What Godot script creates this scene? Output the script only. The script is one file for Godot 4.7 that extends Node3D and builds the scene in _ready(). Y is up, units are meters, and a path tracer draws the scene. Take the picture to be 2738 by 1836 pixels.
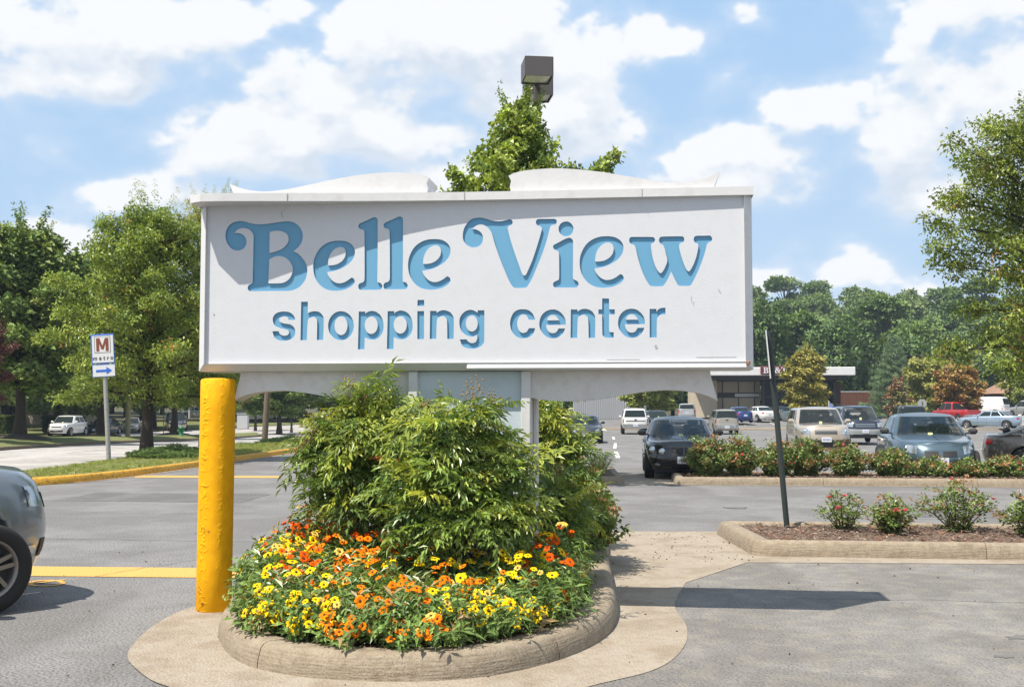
extends Node3D
# A shopping centre's road sign in its planter, seen across a parking lot on a bright summer day.

const EYE := 1.62
var M := {}
var used := {}

func _ready():
	# ---- camera, sky, sun, exposure
	var cam = Camera3D.new()
	cam.name = "camera"
	cam.position = Vector3(0, EYE, 0)
	cam.rotation_degrees = Vector3(3.214, 0, 0)
	cam.fov = 33.56
	cam.near = 0.1
	cam.far = 2000.0
	add_child(cam)
	var sky_mat = PanoramaSkyMaterial.new()
	sky_mat.panorama = sky_picture()
	var sky = Sky.new()
	sky.sky_material = sky_mat
	var env = Environment.new()
	env.background_mode = Environment.BG_SKY
	env.sky = sky
	env.tonemap_mode = Environment.TONE_MAPPER_LINEAR
	env.tonemap_exposure = 1.68
	env.sdfgi_enabled = true
	env.ssao_enabled = true
	env.ssil_enabled = true
	env.fog_enabled = true
	env.fog_density = 0.0003
	env.fog_light_color = Color(0.80, 0.88, 0.97)
	var we = WorldEnvironment.new()
	we.name = "world_environment"
	we.environment = env
	add_child(we)
	var sun = DirectionalLight3D.new()
	sun.name = "sun"
	sun.light_energy = 1.5
	sun.light_color = Color(1.0, 0.965, 0.91)
	sun.light_angular_distance = 0.5
	sun.shadow_enabled = true
	sun.look_at_from_position(Vector3(-0.41, 1.0, 0.34), Vector3.ZERO, Vector3.UP)
	add_child(sun)
	make_materials()
	# ---- large structure
	build_ground()
	build_islands()
	build_roads()
	build_buildings()
	build_forest()
	build_street_trees()
	# ---- objects
	build_sign()
	build_bollard()
	build_posts()
	build_cars()
	build_shrubs()
	build_zinnias()
	build_roses()
	build_small_things()

# ------------------------------------------------------------------ helpers
func lin(r, g, b) -> Color:
	return Color(r, g, b).linear_to_srgb()

func rng(seed_value):
	var r = RandomNumberGenerator.new()
	r.seed = seed_value
	return r

func numbered(n):
	if not used.has(n):
		used[n] = 0
		return n
	used[n] += 1
	return "%s_%03d" % [n, used[n]]

func thing(called, label, category, at = Vector3.ZERO, turn = 0.0, group = ""):
	var o = Node3D.new()
	o.name = numbered(called)
	add_child(o)
	o.position = at
	o.rotation.y = turn
	tag(o, label, category, group)
	return o

func tag(o, label, category, group = ""):
	o.set_meta("label", label)
	if category:
		o.set_meta("category", category)
	if group:
		o.set_meta("group", group)
	return o

func bag():
	var st = SurfaceTool.new()
	st.begin(Mesh.PRIMITIVE_TRIANGLES)
	st.set_smooth_group(-1)
	return st

func done(st, material):
	st.generate_normals()
	var m = st.commit()
	m.surface_set_material(0, material)
	return m

func obj(called, st, material, parent = self, at = Vector3.ZERO):
	return obj_mesh(called, done(st, material), parent, at)

func obj_mesh(called, mesh, parent = self, at = Vector3.ZERO):
	var o = MeshInstance3D.new()
	o.mesh = mesh
	o.name = numbered(called) if parent == self else called
	o.position = at
	parent.add_child(o, true)
	return o

func struct(called, st, material, parent = self):
	var o = obj(called, st, material, parent)
	if parent == self:
		o.set_meta("kind", "structure")
	return o

func copy_of(root, label, at, turn, group = ""):
	var base = root.name.rstrip("0123456789").rstrip("_")
	var r = root.duplicate()
	r.name = numbered(base)
	add_child(r)
	r.position = at
	r.rotation.y = turn
	r.set_meta("label", label)
	if group:
		r.set_meta("group", group)
	return r

func tri(st, a, b, c):
	st.add_vertex(a)
	st.add_vertex(b)
	st.add_vertex(c)

# a flat face whose front looks along «out»
func face(st, pts, out):
	var n = Vector3.ZERO
	for i in range(1, pts.size() - 1):
		n += (pts[i] - pts[0]).cross(pts[i + 1] - pts[0])
	var flip = n.dot(out) > 0.0      # clockwise is front
	for i in range(1, pts.size() - 1):
		if flip:
			tri(st, pts[0], pts[i + 1], pts[i])
		else:
			tri(st, pts[0], pts[i], pts[i + 1])

# box with chamfered edges
func box(st, c, size, r = 0.0, bas = Basis()):
	var h = size * 0.5
	r = min(r, min(h.x, min(h.y, h.z)) * 0.9)
	if r <= 0.0:
		for ax in 3:
			for s in [-1.0, 1.0]:
				var q = []
				for k in [[-1, -1], [1, -1], [1, 1], [-1, 1]]:
					var v = Vector3.ZERO
					v[ax] = s * h[ax]
					v[(ax + 1) % 3] = k[0] * h[(ax + 1) % 3]
					v[(ax + 2) % 3] = k[1] * h[(ax + 2) % 3]
					q.append(c + bas * v)
				var o = Vector3.ZERO
				o[ax] = s
				face(st, q, bas * o)
		return
	for ax in 3:
		var b = (ax + 1) % 3
		var d = (ax + 2) % 3
		for s in [-1.0, 1.0]:
			var q = []
			for k in [[-1, -1], [1, -1], [1, 1], [-1, 1]]:
				var v = Vector3.ZERO
				v[ax] = s * h[ax]
				v[b] = k[0] * (h[b] - r)
				v[d] = k[1] * (h[d] - r)
				q.append(c + bas * v)
			var o = Vector3.ZERO
			o[ax] = s
			face(st, q, bas * o)
			for s2 in [-1.0, 1.0]:
				var e = []
				for k in [[-1, 0], [1, 0], [1, 1], [-1, 1]]:
					var v = Vector3.ZERO
					v[d] = k[0] * (h[d] - r)
					v[ax] = s * (h[ax] if k[1] == 0 else h[ax] - r)
					v[b] = s2 * (h[b] - r if k[1] == 0 else h[b])
					e.append(c + bas * v)
				var o2 = Vector3.ZERO
				o2[ax] = s
				o2[b] = s2
				face(st, e, bas * o2)
	for sx in [-1.0, 1.0]:
		for sy in [-1.0, 1.0]:
			for sz in [-1.0, 1.0]:
				var sg = Vector3(sx, sy, sz)
				var t = []
				for ax in 3:
					var v = (h - Vector3.ONE * r)
					v[ax] = h[ax]
					t.append(c + bas * (v * sg))
				face(st, t, bas * sg)

# rows of points, joined by smooth quads; front looks to the left of (row direction x point direction) unless flipped
func loft(st, rows, closed = false, flip = false):
	for j in rows.size() - 1:
		var a = rows[j]
		var b = rows[j + 1]
		var n = a.size()
		for i in (n if closed else n - 1):
			var k = (i + 1) % n
			if flip:
				tri(st, a[i], b[k], b[i])
				tri(st, a[i], a[k], b[k])
			else:
				tri(st, a[i], b[i], b[k])
				tri(st, a[i], b[k], a[k])

func ring(c, bas, rx, ry, n):
	var r = []
	for i in n:
		var a = TAU * i / n
		r.append(c + bas.x * cos(a) * rx + bas.y * sin(a) * ry)
	return r

func tube(st, pts, radii, n = 8, cap = true):
	st.set_smooth_group(0)
	var rows = []
	var up = Vector3(0.31, 0.2, 0.93)
	for i in pts.size():
		var d = (pts[min(i + 1, pts.size() - 1)] - pts[max(i - 1, 0)]).normalized()
		var x = up.cross(d)
		if x.length() < 0.1:
			x = Vector3(1, 0, 0).cross(d)
		x = x.normalized()
		var y = d.cross(x).normalized()
		up = y.cross(x) if false else up
		rows.append(ring(pts[i], Basis(x, y, d), radii[i], radii[i], n))
	loft(st, rows, true, false)
	if cap:
		st.set_smooth_group(-1)
		face(st, rows[0], pts[0] - pts[1])
		face(st, rows[-1], pts[-1] - pts[-2])
	st.set_smooth_group(-1)

# profile: array of Vector2(radius, along) turned about the axis of «bas» z through c
func lathe(st, profile, n, c, bas):
	st.set_smooth_group(0)
	var rows = []
	for p in profile:
		rows.append(ring(c + bas.z * p.y, bas, p.x, p.x, n))
	loft(st, rows, true, false)
	st.set_smooth_group(-1)

func smooth_poly(flat, steps = 4):
	# Catmull-Rom through the points; a point given twice is a corner
	var p = []
	for i in range(0, flat.size(), 2):
		p.append(Vector2(flat[i], flat[i + 1]))
	var out = PackedVector2Array()
	var n = p.size()
	for i in n:
		var a = p[(i + n - 1) % n]
		var b = p[i]
		var c = p[(i + 1) % n]
		var d = p[(i + 2) % n]
		if b.distance_to(c) < 1e-5:
			continue
		var m = steps if b.distance_to(c) > 0.012 else 2
		if a.distance_to(b) < 1e-5 and c.distance_to(d) < 1e-5:
			m = 1
		for k in m:
			out.append(b.cubic_interpolate(c, a, d, float(k) / m))
	return out

func curve2(pts, steps = 6, closed = false):
	var out = []
	var n = pts.size()
	for i in (n if closed else n - 1):
		var a = pts[(i + n - 1) % n] if closed or i > 0 else pts[0]
		var b = pts[i]
		var c = pts[(i + 1) % n]
		var d = pts[(i + 2) % n] if closed or i + 2 < n else pts[n - 1]
		for k in steps:
			out.append(b.cubic_interpolate(c, a, d, float(k) / steps))
	if not closed:
		out.append(pts[n - 1])
	return out

# a polygon in x/y pushed out along z from z0 to z1
func extrude(st, poly, z0, z1, bas = Basis(), at = Vector3.ZERO):
	var t = Geometry2D.triangulate_polygon(poly)
	for i in range(0, t.size(), 3):
		var f = []
		var b = []
		for k in 3:
			var q = poly[t[i + k]]
			f.append(at + bas * Vector3(q.x, q.y, z1))
			b.append(at + bas * Vector3(q.x, q.y, z0))
		face(st, f, bas.z)
		face(st, b, -bas.z)
	var n = poly.size()
	var cw = Geometry2D.is_polygon_clockwise(poly)
	for i in n:
		var a = poly[i]
		var c = poly[(i + 1) % n]
		var d = c - a
		var o = Vector3(d.y, -d.x, 0) if not cw else Vector3(-d.y, d.x, 0)
		face(st, [at + bas * Vector3(a.x, a.y, z0), at + bas * Vector3(c.x, c.y, z0), at + bas * Vector3(c.x, c.y, z1), at + bas * Vector3(a.x, a.y, z1)], bas * o)

func sstep(a, b, x):
	var t = clampf((x - a) / (b - a), 0.0, 1.0)
	return t * t * (3.0 - 2.0 * t)

# height of the land
func land(x, z):
	var d = -z
	var left = -0.75 * sstep(38, 92, d) + 1.05 * sstep(108, 150, d)
	var right = -0.22 * sstep(34, 55, d) + 0.6 * sstep(88, 116, d)
	var h = lerpf(left, right, sstep(-15, -3, x))
	h += 17.0 * sstep(150, 290, d) * sstep(-10, 60, x)
	h += 5.0 * sstep(140, 260, d) * sstep(-20, -80, x)
	return h

func on_land(x, z, up = 0.0):
	return Vector3(x, land(x, z) + up, z)

func table(t, keys):
	# keys: [t0, v0, t1, v1 ...]
	if t <= keys[0]:
		return keys[1]
	for i in range(2, keys.size(), 2):
		if t <= keys[i]:
			return lerpf(keys[i - 1], keys[i + 1], (t - keys[i - 2]) / (keys[i] - keys[i - 2]))
	return keys[-1]

func text_mesh(words, height, material, bold = true, family = "Droid Sans", depth = 0.004):
	var f = SystemFont.new()
	f.font_names = PackedStringArray([family])
	f.font_weight = 700 if bold else 400
	var m = TextMesh.new()
	m.font = f
	m.text = words
	m.font_size = 64
	m.pixel_size = height / 46.0
	m.depth = depth
	m.curve_step = 1.0
	m.material = material
	return m

# ------------------------------------------------------------------ sky
func sky_picture():
	var w = 4096
	var h = 2048
	var fine = FastNoiseLite.new()
	fine.seed = 11
	fine.noise_type = FastNoiseLite.TYPE_SIMPLEX_SMOOTH
	fine.fractal_type = FastNoiseLite.FRACTAL_FBM
	fine.fractal_octaves = 7
	fine.fractal_gain = 0.56
	fine.frequency = 8.5
	var puff = FastNoiseLite.new()
	puff.seed = 23
	puff.noise_type = FastNoiseLite.TYPE_SIMPLEX_SMOOTH
	puff.fractal_type = FastNoiseLite.FRACTAL_RIDGED
	puff.fractal_octaves = 3
	puff.frequency = 17.0
	var wide = FastNoiseLite.new()
	wide.seed = 5
	wide.noise_type = FastNoiseLite.TYPE_SIMPLEX_SMOOTH
	wide.fractal_type = FastNoiseLite.FRACTAL_FBM
	wide.fractal_octaves = 3
	wide.frequency = 1.9
	# where the clouds stand: a coarse map, enlarged smoothly. Cumulus: azimuth, elevation, half sizes in degrees, strength
	var g = 8
	var gw = w / g
	var gh = h / 2 / g
	var field = Image.create_empty(gw, gh, false, Image.FORMAT_RF)
	for gy in gh:
		var el = 90.0 - (gy + 0.5) * 90.0 / gh
		for gx in gw:
			var az = (gx + 0.5) * 360.0 / gw
			if az > 180.0:
				az -= 360.0
			var far = maxf(sstep(26, 40, abs(az)), sstep(21, 32, el))
			var f = -0.8
			if far < 1.0:
				for b in CLOUDS:
					var u = (az - b[0]) / b[2]
					if abs(u) > 1.7:
						continue
					var v = (el - b[1]) / b[3]
					if v < 0.0:
						v *= 1.25
					f = maxf(f, minf((1.15 - u * u - v * v) * b[4], 0.75))
			if far > 0.0:
				var ce = cos(deg_to_rad(el))
				f = lerpf(f, wide.get_noise_3d(sin(deg_to_rad(az)) * ce, sin(deg_to_rad(el)) * 1.6, -cos(deg_to_rad(az)) * ce) * 2.2 + 0.28, far)
			field.set_pixel(gx, gy, Color(f, 0, 0))
	field.resize(w, h / 2, Image.INTERPOLATE_BILINEAR)
	var fmap = field.get_data().to_float32_array()
	var qmap = PackedFloat32Array()
	qmap.resize(w * h / 2)
	var px = PackedFloat32Array()
	px.resize(w * h * 3)
	px.fill(0.36)
	var y = 0
	while y < h / 2:
		var el = 90.0 - (y + 0.5) * 180.0 / h
		var step_y = 1 if el < 26.0 else 4
		var ce = cos(deg_to_rad(el))
		var se = sin(deg_to_rad(el))
		var blue = Vector3(0.206, 0.346, 0.542).lerp(Vector3(0.369, 0.464, 0.562), pow(1.0 - se, 3.4))
		var x = 0
		while x < w:
			var inside = x < 390 or x > w - 390
			var step_x = 1 if inside and el < 26.0 else 4
			var a0 = x * TAU / w
			var s = Vector3(sin(a0) * ce, se * 1.6, -cos(a0) * ce)
			var n = fine.get_noise_3dv(s)
			var q = fmap[y * w + x] * 0.66 + n * 0.95 - puff.get_noise_3dv(s) * 0.15 + 0.02 * (1.0 - sstep(24.0, 32.0, el))
			qmap[y * w + x] = q
			# denser above than here: an underside; thinner above: a lit top
			var above = qmap[maxi(y - (16 if step_x == 1 else 16), 0) * w + x]
			var above2 = qmap[maxi(y - 40, 0) * w + x]
			var lit = clampf(0.42 + (q - above) * 1.5 + (q - above2) * 0.55, 0.0, 1.0)
			var a = clampf((q + 0.02) / lerpf(0.48, 0.20, lit), 0.0, 1.0)
			a = a * a * (3.0 - 2.0 * a)
			var veil = clampf((q + 0.72) / 0.8, 0.0, 1.0)
			a = (a + (1.0 - a) * veil * veil * 0.34) * 0.97
			var thick = sstep(0.05, 0.6, q)
			var white = Vector3(0.585, 0.593, 0.605).lerp(Vector3(0.393, 0.444, 0.515), (1.0 - lit) * (0.45 + 0.55 * thick))
			var c = blue.lerp(white, a)
			for yy in step_y:
				var i = ((y + yy) * w + x) * 3
				for xx in step_x:
					px[i] = c.x
					px[i + 1] = c.y
					px[i + 2] = c.z
					i += 3
			x += step_x
		y += step_y
	var im = Image.create_from_data(w, h, false, Image.FORMAT_RGBF, px.to_byte_array())
	return ImageTexture.create_from_image(im)

# ------------------------------------------------------------------ materials
func noise_bytes(size, freq, octaves, seed_value, kind = FastNoiseLite.TYPE_SIMPLEX_SMOOTH):
	var n = FastNoiseLite.new()
	n.seed = seed_value
	n.noise_type = kind
	n.frequency = freq
	n.fractal_type = FastNoiseLite.FRACTAL_FBM
	n.fractal_octaves = octaves
	var im = n.get_seamless_image(size, size)
	im.convert(Image.FORMAT_L8)
	return im.get_data()

# colour texture: base colour (linear) changed by layers [freq, octaves, amount, colour, from, to]
func tint_texture(size, base, layers, seed_value):
	size = mini(size, 512)
	var im = Image.create_empty(size, size, false, Image.FORMAT_RGBA8)
	im.fill(base.linear_to_srgb())
	for l in layers:
		var b = noise_bytes(size, l[0], l[1], seed_value)
		seed_value += 7
		var lo = l[4] if l.size() > 4 else 0.0
		var hi = l[5] if l.size() > 5 else 1.0
		var lut = PackedByteArray()
		lut.resize(256)
		for i in 256:
			lut[i] = int(255.0 * clampf((i / 255.0 - lo) / (hi - lo), 0.0, 1.0) * l[2])
		var over = Image.create_empty(size, size, false, Image.FORMAT_RGBA8)
		over.fill(l[3].linear_to_srgb())
		var data = over.get_data()
		var k = 3
		for v in b:
			data[k] = lut[v]
			k += 4
		im.blend_rect(Image.create_from_data(size, size, false, Image.FORMAT_RGBA8, data), Rect2i(0, 0, size, size), Vector2i.ZERO)
	im.convert(Image.FORMAT_RGB8)
	return ImageTexture.create_from_image(im)

func bump_texture(size, freq, octaves, strength, seed_value):
	var n = FastNoiseLite.new()
	n.seed = seed_value
	n.noise_type = FastNoiseLite.TYPE_SIMPLEX_SMOOTH
	n.frequency = freq
	n.fractal_type = FastNoiseLite.FRACTAL_FBM
	n.fractal_octaves = octaves
	var im = n.get_seamless_image(size, size)
	im.convert(Image.FORMAT_RGBA8)
	im.bump_map_to_normal_map(strength)
	return ImageTexture.create_from_image(im)

func plain(col, rough = 0.6, metal = 0.0):
	var m = StandardMaterial3D.new()
	m.albedo_color = lin(col.r, col.g, col.b)
	m.roughness = rough
	m.metallic = metal
	return m

func surfaced(tex, metres, rough, normal = null, normal_scale = 1.0, world = true):
	var m = StandardMaterial3D.new()
	m.albedo_texture = tex
	m.roughness = rough
	m.uv1_triplanar = true
	m.uv1_world_triplanar = world
	m.uv1_scale = Vector3.ONE / metres
	if normal:
		m.normal_enabled = true
		m.normal_texture = normal
		m.normal_scale = normal_scale
	return m

func blotched(m, tex, metres):
	# wide stains laid over the fine grain
	m.detail_enabled = true
	m.detail_albedo = tex
	m.detail_blend_mode = BaseMaterial3D.BLEND_MODE_MUL
	m.detail_uv_layer = BaseMaterial3D.DETAIL_UV_2
	m.uv2_triplanar = true
	m.uv2_world_triplanar = true
	m.uv2_scale = Vector3.ONE / metres
	return m

func leafy(col, backlight = 0.8, rough = 0.42):
	var m = StandardMaterial3D.new()
	m.albedo_color = lin(col.r, col.g, col.b)
	m.roughness = rough
	m.metallic_specular = 0.5
	m.vertex_color_use_as_albedo = true
	m.cull_mode = BaseMaterial3D.CULL_DISABLED
	m.backlight_enabled = true
	m.backlight = Color(backlight, backlight, backlight * 0.55)
	return m

func paint(col, rough = 0.28, metal = 0.25):
	var m = plain(col, rough, metal)
	m.clearcoat_enabled = true
	m.clearcoat = 0.9
	m.clearcoat_roughness = 0.04
	return m

func make_materials():
	var W = Color.WHITE
	var K = Color.BLACK
	var grain = bump_texture(512, 0.12, 3, 6.0, 3)
	var soft = bump_texture(512, 0.03, 4, 5.0, 9)
	var stains = tint_texture(512, Color(1, 1, 1), [[0.006, 4, 0.5, Color(0.60, 0.59, 0.58), 0.38, 0.72], [0.02, 4, 0.35, Color(0.66, 0.65, 0.62), 0.5, 0.78]], 40)
	var streaks = tint_texture(512, Color(1, 1, 1), [[0.008, 5, 0.45, Color(0.66, 0.60, 0.53), 0.42, 0.72], [0.05, 3, 0.35, Color(0.66, 0.62, 0.56), 0.55, 0.8]], 70)
	M.asphalt = blotched(surfaced(tint_texture(1024, Color(0.172, 0.170, 0.170), [[0.22, 2, 0.75, Color(0.343, 0.338, 0.333), 0.58, 0.8], [0.16, 2, 0.8, Color(0.083, 0.083, 0.085), 0.6, 0.82], [0.02, 3, 0.25, Color(0.218, 0.214, 0.208), 0.3, 0.8]], 100), 2.2, 0.88, grain, 0.7), stains, 7.0)
	M.asphalt_worn = blotched(surfaced(tint_texture(1024, Color(0.186, 0.177, 0.166), [[0.22, 2, 0.7, Color(0.304, 0.293, 0.274), 0.58, 0.8], [0.16, 2, 0.8, Color(0.099, 0.095, 0.091), 0.6, 0.82], [0.015, 4, 0.6, Color(0.258, 0.236, 0.205), 0.45, 0.8]], 130), 2.2, 0.88, grain, 0.7), stains, 5.0)
	M.asphalt_dark = blotched(surfaced(tint_texture(512, Color(0.135, 0.134, 0.135), [[0.22, 2, 0.7, Color(0.27, 0.265, 0.26), 0.58, 0.8], [0.16, 2, 0.8, Color(0.06, 0.06, 0.062), 0.6, 0.82]], 145), 2.0, 0.86, grain, 0.7), stains, 5.0)
	M.stain = plain(Color(0.12, 0.117, 0.112), 0.8)
	M.road = blotched(surfaced(tint_texture(512, Color(0.389, 0.375, 0.360), [[0.2, 2, 0.5, Color(0.389, 0.378, 0.366), 0.5, 0.8], [0.02, 4, 0.35, Color(0.224, 0.212, 0.201), 0.4, 0.8]], 160), 3.0, 0.9, grain, 0.4), stains, 11.0)
	M.concrete = blotched(surfaced(tint_texture(1024, Color(0.294, 0.248, 0.193), [[0.2, 2, 0.5, Color(0.336, 0.287, 0.231), 0.5, 0.8], [0.11, 2, 0.5, Color(0.196, 0.161, 0.122), 0.66, 0.86], [0.012, 4, 0.55, Color(0.315, 0.280, 0.234), 0.4, 0.75]], 190), 1.6, 0.9, grain, 0.6), streaks, 2.6)
	M.kerb = blotched(surfaced(tint_texture(1024, Color(0.285, 0.235, 0.172), [[0.2, 2, 0.5, Color(0.296, 0.248, 0.185), 0.5, 0.8], [0.13, 2, 0.8, Color(0.096, 0.078, 0.059), 0.62, 0.82], [0.02, 4, 0.45, Color(0.170, 0.137, 0.096), 0.45, 0.75]], 220), 1.1, 0.9, brush_normal(), 0.65), streaks, 1.3)
	M.yellow_kerb = surfaced(tint_texture(512, Color(0.589, 0.314, 0.024), [[0.03, 4, 0.9, Color(0.095, 0.071, 0.043), 0.66, 0.76], [0.1, 3, 0.4, Color(0.475, 0.247, 0.028), 0.4, 0.8]], 250), 2.0, 0.75, grain, 0.6)
	M.stripe = surfaced(tint_texture(512, Color(0.561, 0.319, 0.076), [[0.2, 2, 0.6, Color(0.442, 0.264, 0.102), 0.55, 0.8], [0.02, 4, 0.3, Color(0.595, 0.365, 0.128), 0.4, 0.8]], 280), 1.5, 0.8, grain, 0.7)
	M.white_line = surfaced(tint_texture(256, Color(0.558, 0.549, 0.522), [[0.1, 3, 0.6, Color(0.324, 0.315, 0.306), 0.5, 0.8]], 300), 1.5, 0.8)
	M.mulch = surfaced(tint_texture(512, Color(0.135, 0.085, 0.058), [[0.16, 3, 0.8, Color(0.30, 0.23, 0.18), 0.5, 0.75], [0.1, 3, 0.8, Color(0.04, 0.024, 0.016), 0.52, 0.8]], 320), 0.8, 0.95, grain, 1.5)
	M.grass = surfaced(tint_texture(512, Color(0.125, 0.150, 0.040), [[0.2, 3, 0.7, Color(0.237, 0.250, 0.094), 0.45, 0.75], [0.02, 4, 0.7, Color(0.275, 0.231, 0.112), 0.5, 0.75], [0.12, 2, 0.6, Color(0.050, 0.075, 0.019), 0.5, 0.8]], 340), 1.7, 0.95, grain, 1.2)
	M.soil = surfaced(tint_texture(256, Color(0.05, 0.045, 0.022), [[0.1, 3, 0.7, Color(0.08, 0.085, 0.03), 0.4, 0.7]], 350), 6.0, 0.95)
	M.sidewalk = surfaced(tint_texture(256, Color(0.420, 0.330, 0.260), [[0.1, 3, 0.5, Color(0.340, 0.260, 0.200), 0.4, 0.8]], 360), 3.0, 0.9)
	M.panel_white = surfaced(tint_texture(512, Color(0.548, 0.564, 0.594), [[0.02, 4, 0.35, Color(0.515, 0.521, 0.528), 0.5, 0.85], [0.15, 2, 0.3, Color(0.622, 0.641, 0.669), 0.5, 0.8]], 380), 1.4, 0.55, grain, 0.03)
	M.trim_white = surfaced(tint_texture(256, Color(0.568, 0.568, 0.576), [[0.02, 4, 0.4, Color(0.482, 0.473, 0.456), 0.5, 0.85]], 390), 0.9, 0.45, soft, 0.08)
	M.wing_white = surfaced(tint_texture(512, Color(0.585, 0.572, 0.559), [[0.012, 4, 0.5, Color(0.499, 0.473, 0.430), 0.5, 0.8], [0.12, 2, 0.6, Color(0.361, 0.318, 0.267), 0.72, 0.86]], 395), 1.0, 0.6, soft, 0.12)
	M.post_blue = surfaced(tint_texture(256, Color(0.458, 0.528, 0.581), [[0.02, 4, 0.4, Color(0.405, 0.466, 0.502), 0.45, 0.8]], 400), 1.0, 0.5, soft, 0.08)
	M.scuff = plain(Color(0.36, 0.34, 0.32), 0.8)
	M.letter_blue = plain(Color(0.115, 0.307, 0.474), 0.55)
	M.bollard = bollard_material()
	M.steel = surfaced(tint_texture(256, Color(0.40, 0.39, 0.37), [[0.03, 4, 0.6, Color(0.24, 0.22, 0.20), 0.5, 0.8]], 420), 0.5, 0.5, soft, 0.3)
	M.steel.metallic = 0.6
	M.dark_post = plain(Color(0.022, 0.032, 0.030), 0.55)
	M.bronze = plain(Color(0.075, 0.066, 0.064), 0.5)
	M.diffuser = plain(Color(0.62, 0.62, 0.54), 0.2)
	M.wood_pole = surfaced(tint_texture(256, Color(0.165, 0.125, 0.09), [[0.05, 3, 0.7, Color(0.09, 0.066, 0.048), 0.4, 0.75]], 430), 1.0, 0.9, grain, 0.8)
	M.pale_pole = surfaced(tint_texture(256, Color(0.30, 0.27, 0.15), [[0.05, 3, 0.6, Color(0.20, 0.17, 0.10), 0.4, 0.75]], 435), 1.0, 0.9)
	M.bark = surfaced(tint_texture(256, Color(0.075, 0.060, 0.048), [[0.06, 4, 0.8, Color(0.028, 0.022, 0.018), 0.45, 0.7]], 440), 0.7, 0.95, grain, 1.6)
	M.stem = plain(Color(0.075, 0.055, 0.035), 0.85)
	M.green_stem = plain(Color(0.10, 0.15, 0.035), 0.7)
	M.leaf = leafy(Color(1, 1, 1))
	M.leaf_shiny = leafy(Color(1, 1, 1), 0.75, 0.34)
	M.leaf_far = leafy(Color(1, 1, 1), 0.6, 0.6)
	M.berry = plain(Color(0.26, 0.17, 0.075), 0.6)
	M.petal_orange = leafy(Color(0.76, 0.090, 0.004), 0.4, 0.7)
	M.petal_amber = leafy(Color(0.80, 0.185, 0.006), 0.4, 0.7)
	M.petal_yellow = leafy(Color(0.80, 0.53, 0.010), 0.4, 0.7)
	M.petal_fade = leafy(Color(0.70, 0.46, 0.10), 0.5, 0.6)
	M.petal_pink = leafy(Color(0.80, 0.09, 0.22), 0.5, 0.6)
	for k in ["petal_orange", "petal_amber", "petal_yellow", "petal_fade", "petal_pink"]:
		M[k].metallic_specular = 0.1
		M[k].vertex_color_use_as_albedo = false
	M.flower_heart = plain(Color(0.06, 0.022, 0.008), 0.9)
	M.flower_gold = plain(Color(0.55, 0.33, 0.02), 0.9)
	M.rubber = plain(Color(0.014, 0.014, 0.014), 0.8)
	M.black = plain(Color(0.010, 0.010, 0.011), 0.6)
	M.dark_plastic = plain(Color(0.030, 0.031, 0.033), 0.55)
	M.glass = plain(Color(0.018, 0.026, 0.028), 0.03)
	M.glass.metallic_specular = 0.27
	M.clear_glass = plain(Color(0.012, 0.022, 0.024), 0.02)
	M.clear_glass.transparency = BaseMaterial3D.TRANSPARENCY_ALPHA
	M.clear_glass.albedo_color.a = 0.42
	M.clear_glass.cull_mode = BaseMaterial3D.CULL_DISABLED
	M.seat = plain(Color(0.030, 0.030, 0.032), 0.85)
	M.dash = plain(Color(0.022, 0.022, 0.024), 0.8)
	M.chrome = plain(Color(0.62, 0.63, 0.64), 0.18, 1.0)
	M.alloy = plain(Color(0.42, 0.42, 0.43), 0.32, 0.8)
	M.dull_alloy = plain(Color(0.24, 0.22, 0.20), 0.42, 0.7)
	M.lamp_lens = plain(Color(0.55, 0.58, 0.60), 0.16, 0.85)
	M.amber_lens = plain(Color(0.75, 0.20, 0.03), 0.15)
	M.red_lens = plain(Color(0.42, 0.018, 0.014), 0.12)
	M.plate = plain(Color(0.62, 0.63, 0.65), 0.5)
	M.seam = plain(Color(0.012, 0.012, 0.013), 0.7)
	M.brown_sign = plain(Color(0.19, 0.048, 0.018), 0.5)
	M.blue_sign = plain(Color(0.015, 0.115, 0.52), 0.5)
	M.sign_white = plain(Color(0.595, 0.603, 0.612), 0.45)
	M.sign_black = plain(Color(0.02, 0.02, 0.02), 0.5)
	M.maroon = plain(Color(0.115, 0.012, 0.018), 0.5)
	M.fascia = surfaced(tint_texture(256, Color(0.612, 0.612, 0.620), [[0.02, 4, 0.3, Color(0.527, 0.527, 0.527), 0.5, 0.8]], 460), 4.0, 0.6)
	M.cream_wall = surfaced(tint_texture(256, Color(0.493, 0.425, 0.327), [[0.02, 4, 0.4, Color(0.425, 0.361, 0.272), 0.4, 0.8]], 470), 3.0, 0.85)
	M.bronze_frame = plain(Color(0.028, 0.028, 0.032), 0.5)
	M.container = plain(Color(0.44, 0.45, 0.47), 0.55)
	M.red_roof = plain(Color(0.55, 0.045, 0.02), 0.6)
	M.brown_roof = surfaced(tint_texture(256, Color(0.26, 0.155, 0.105), [[0.1, 3, 0.6, Color(0.20, 0.115, 0.08), 0.4, 0.8]], 480), 2.0, 0.9)
	M.brick = surfaced(tint_texture(256, Color(0.125, 0.052, 0.030), [[0.1, 3, 0.7, Color(0.09, 0.035, 0.022), 0.4, 0.8]], 490), 1.6, 0.9)
	M.cover_grey = plain(Color(0.30, 0.32, 0.32), 0.6)
	M.terracotta = plain(Color(0.20, 0.06, 0.035), 0.7)
	M.bin_tan = plain(Color(0.36, 0.27, 0.18), 0.8)
	M.hydrant = plain(Color(0.012, 0.15, 0.055), 0.5)
	M.wire = plain(Color(0.05, 0.05, 0.055), 0.6)

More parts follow.
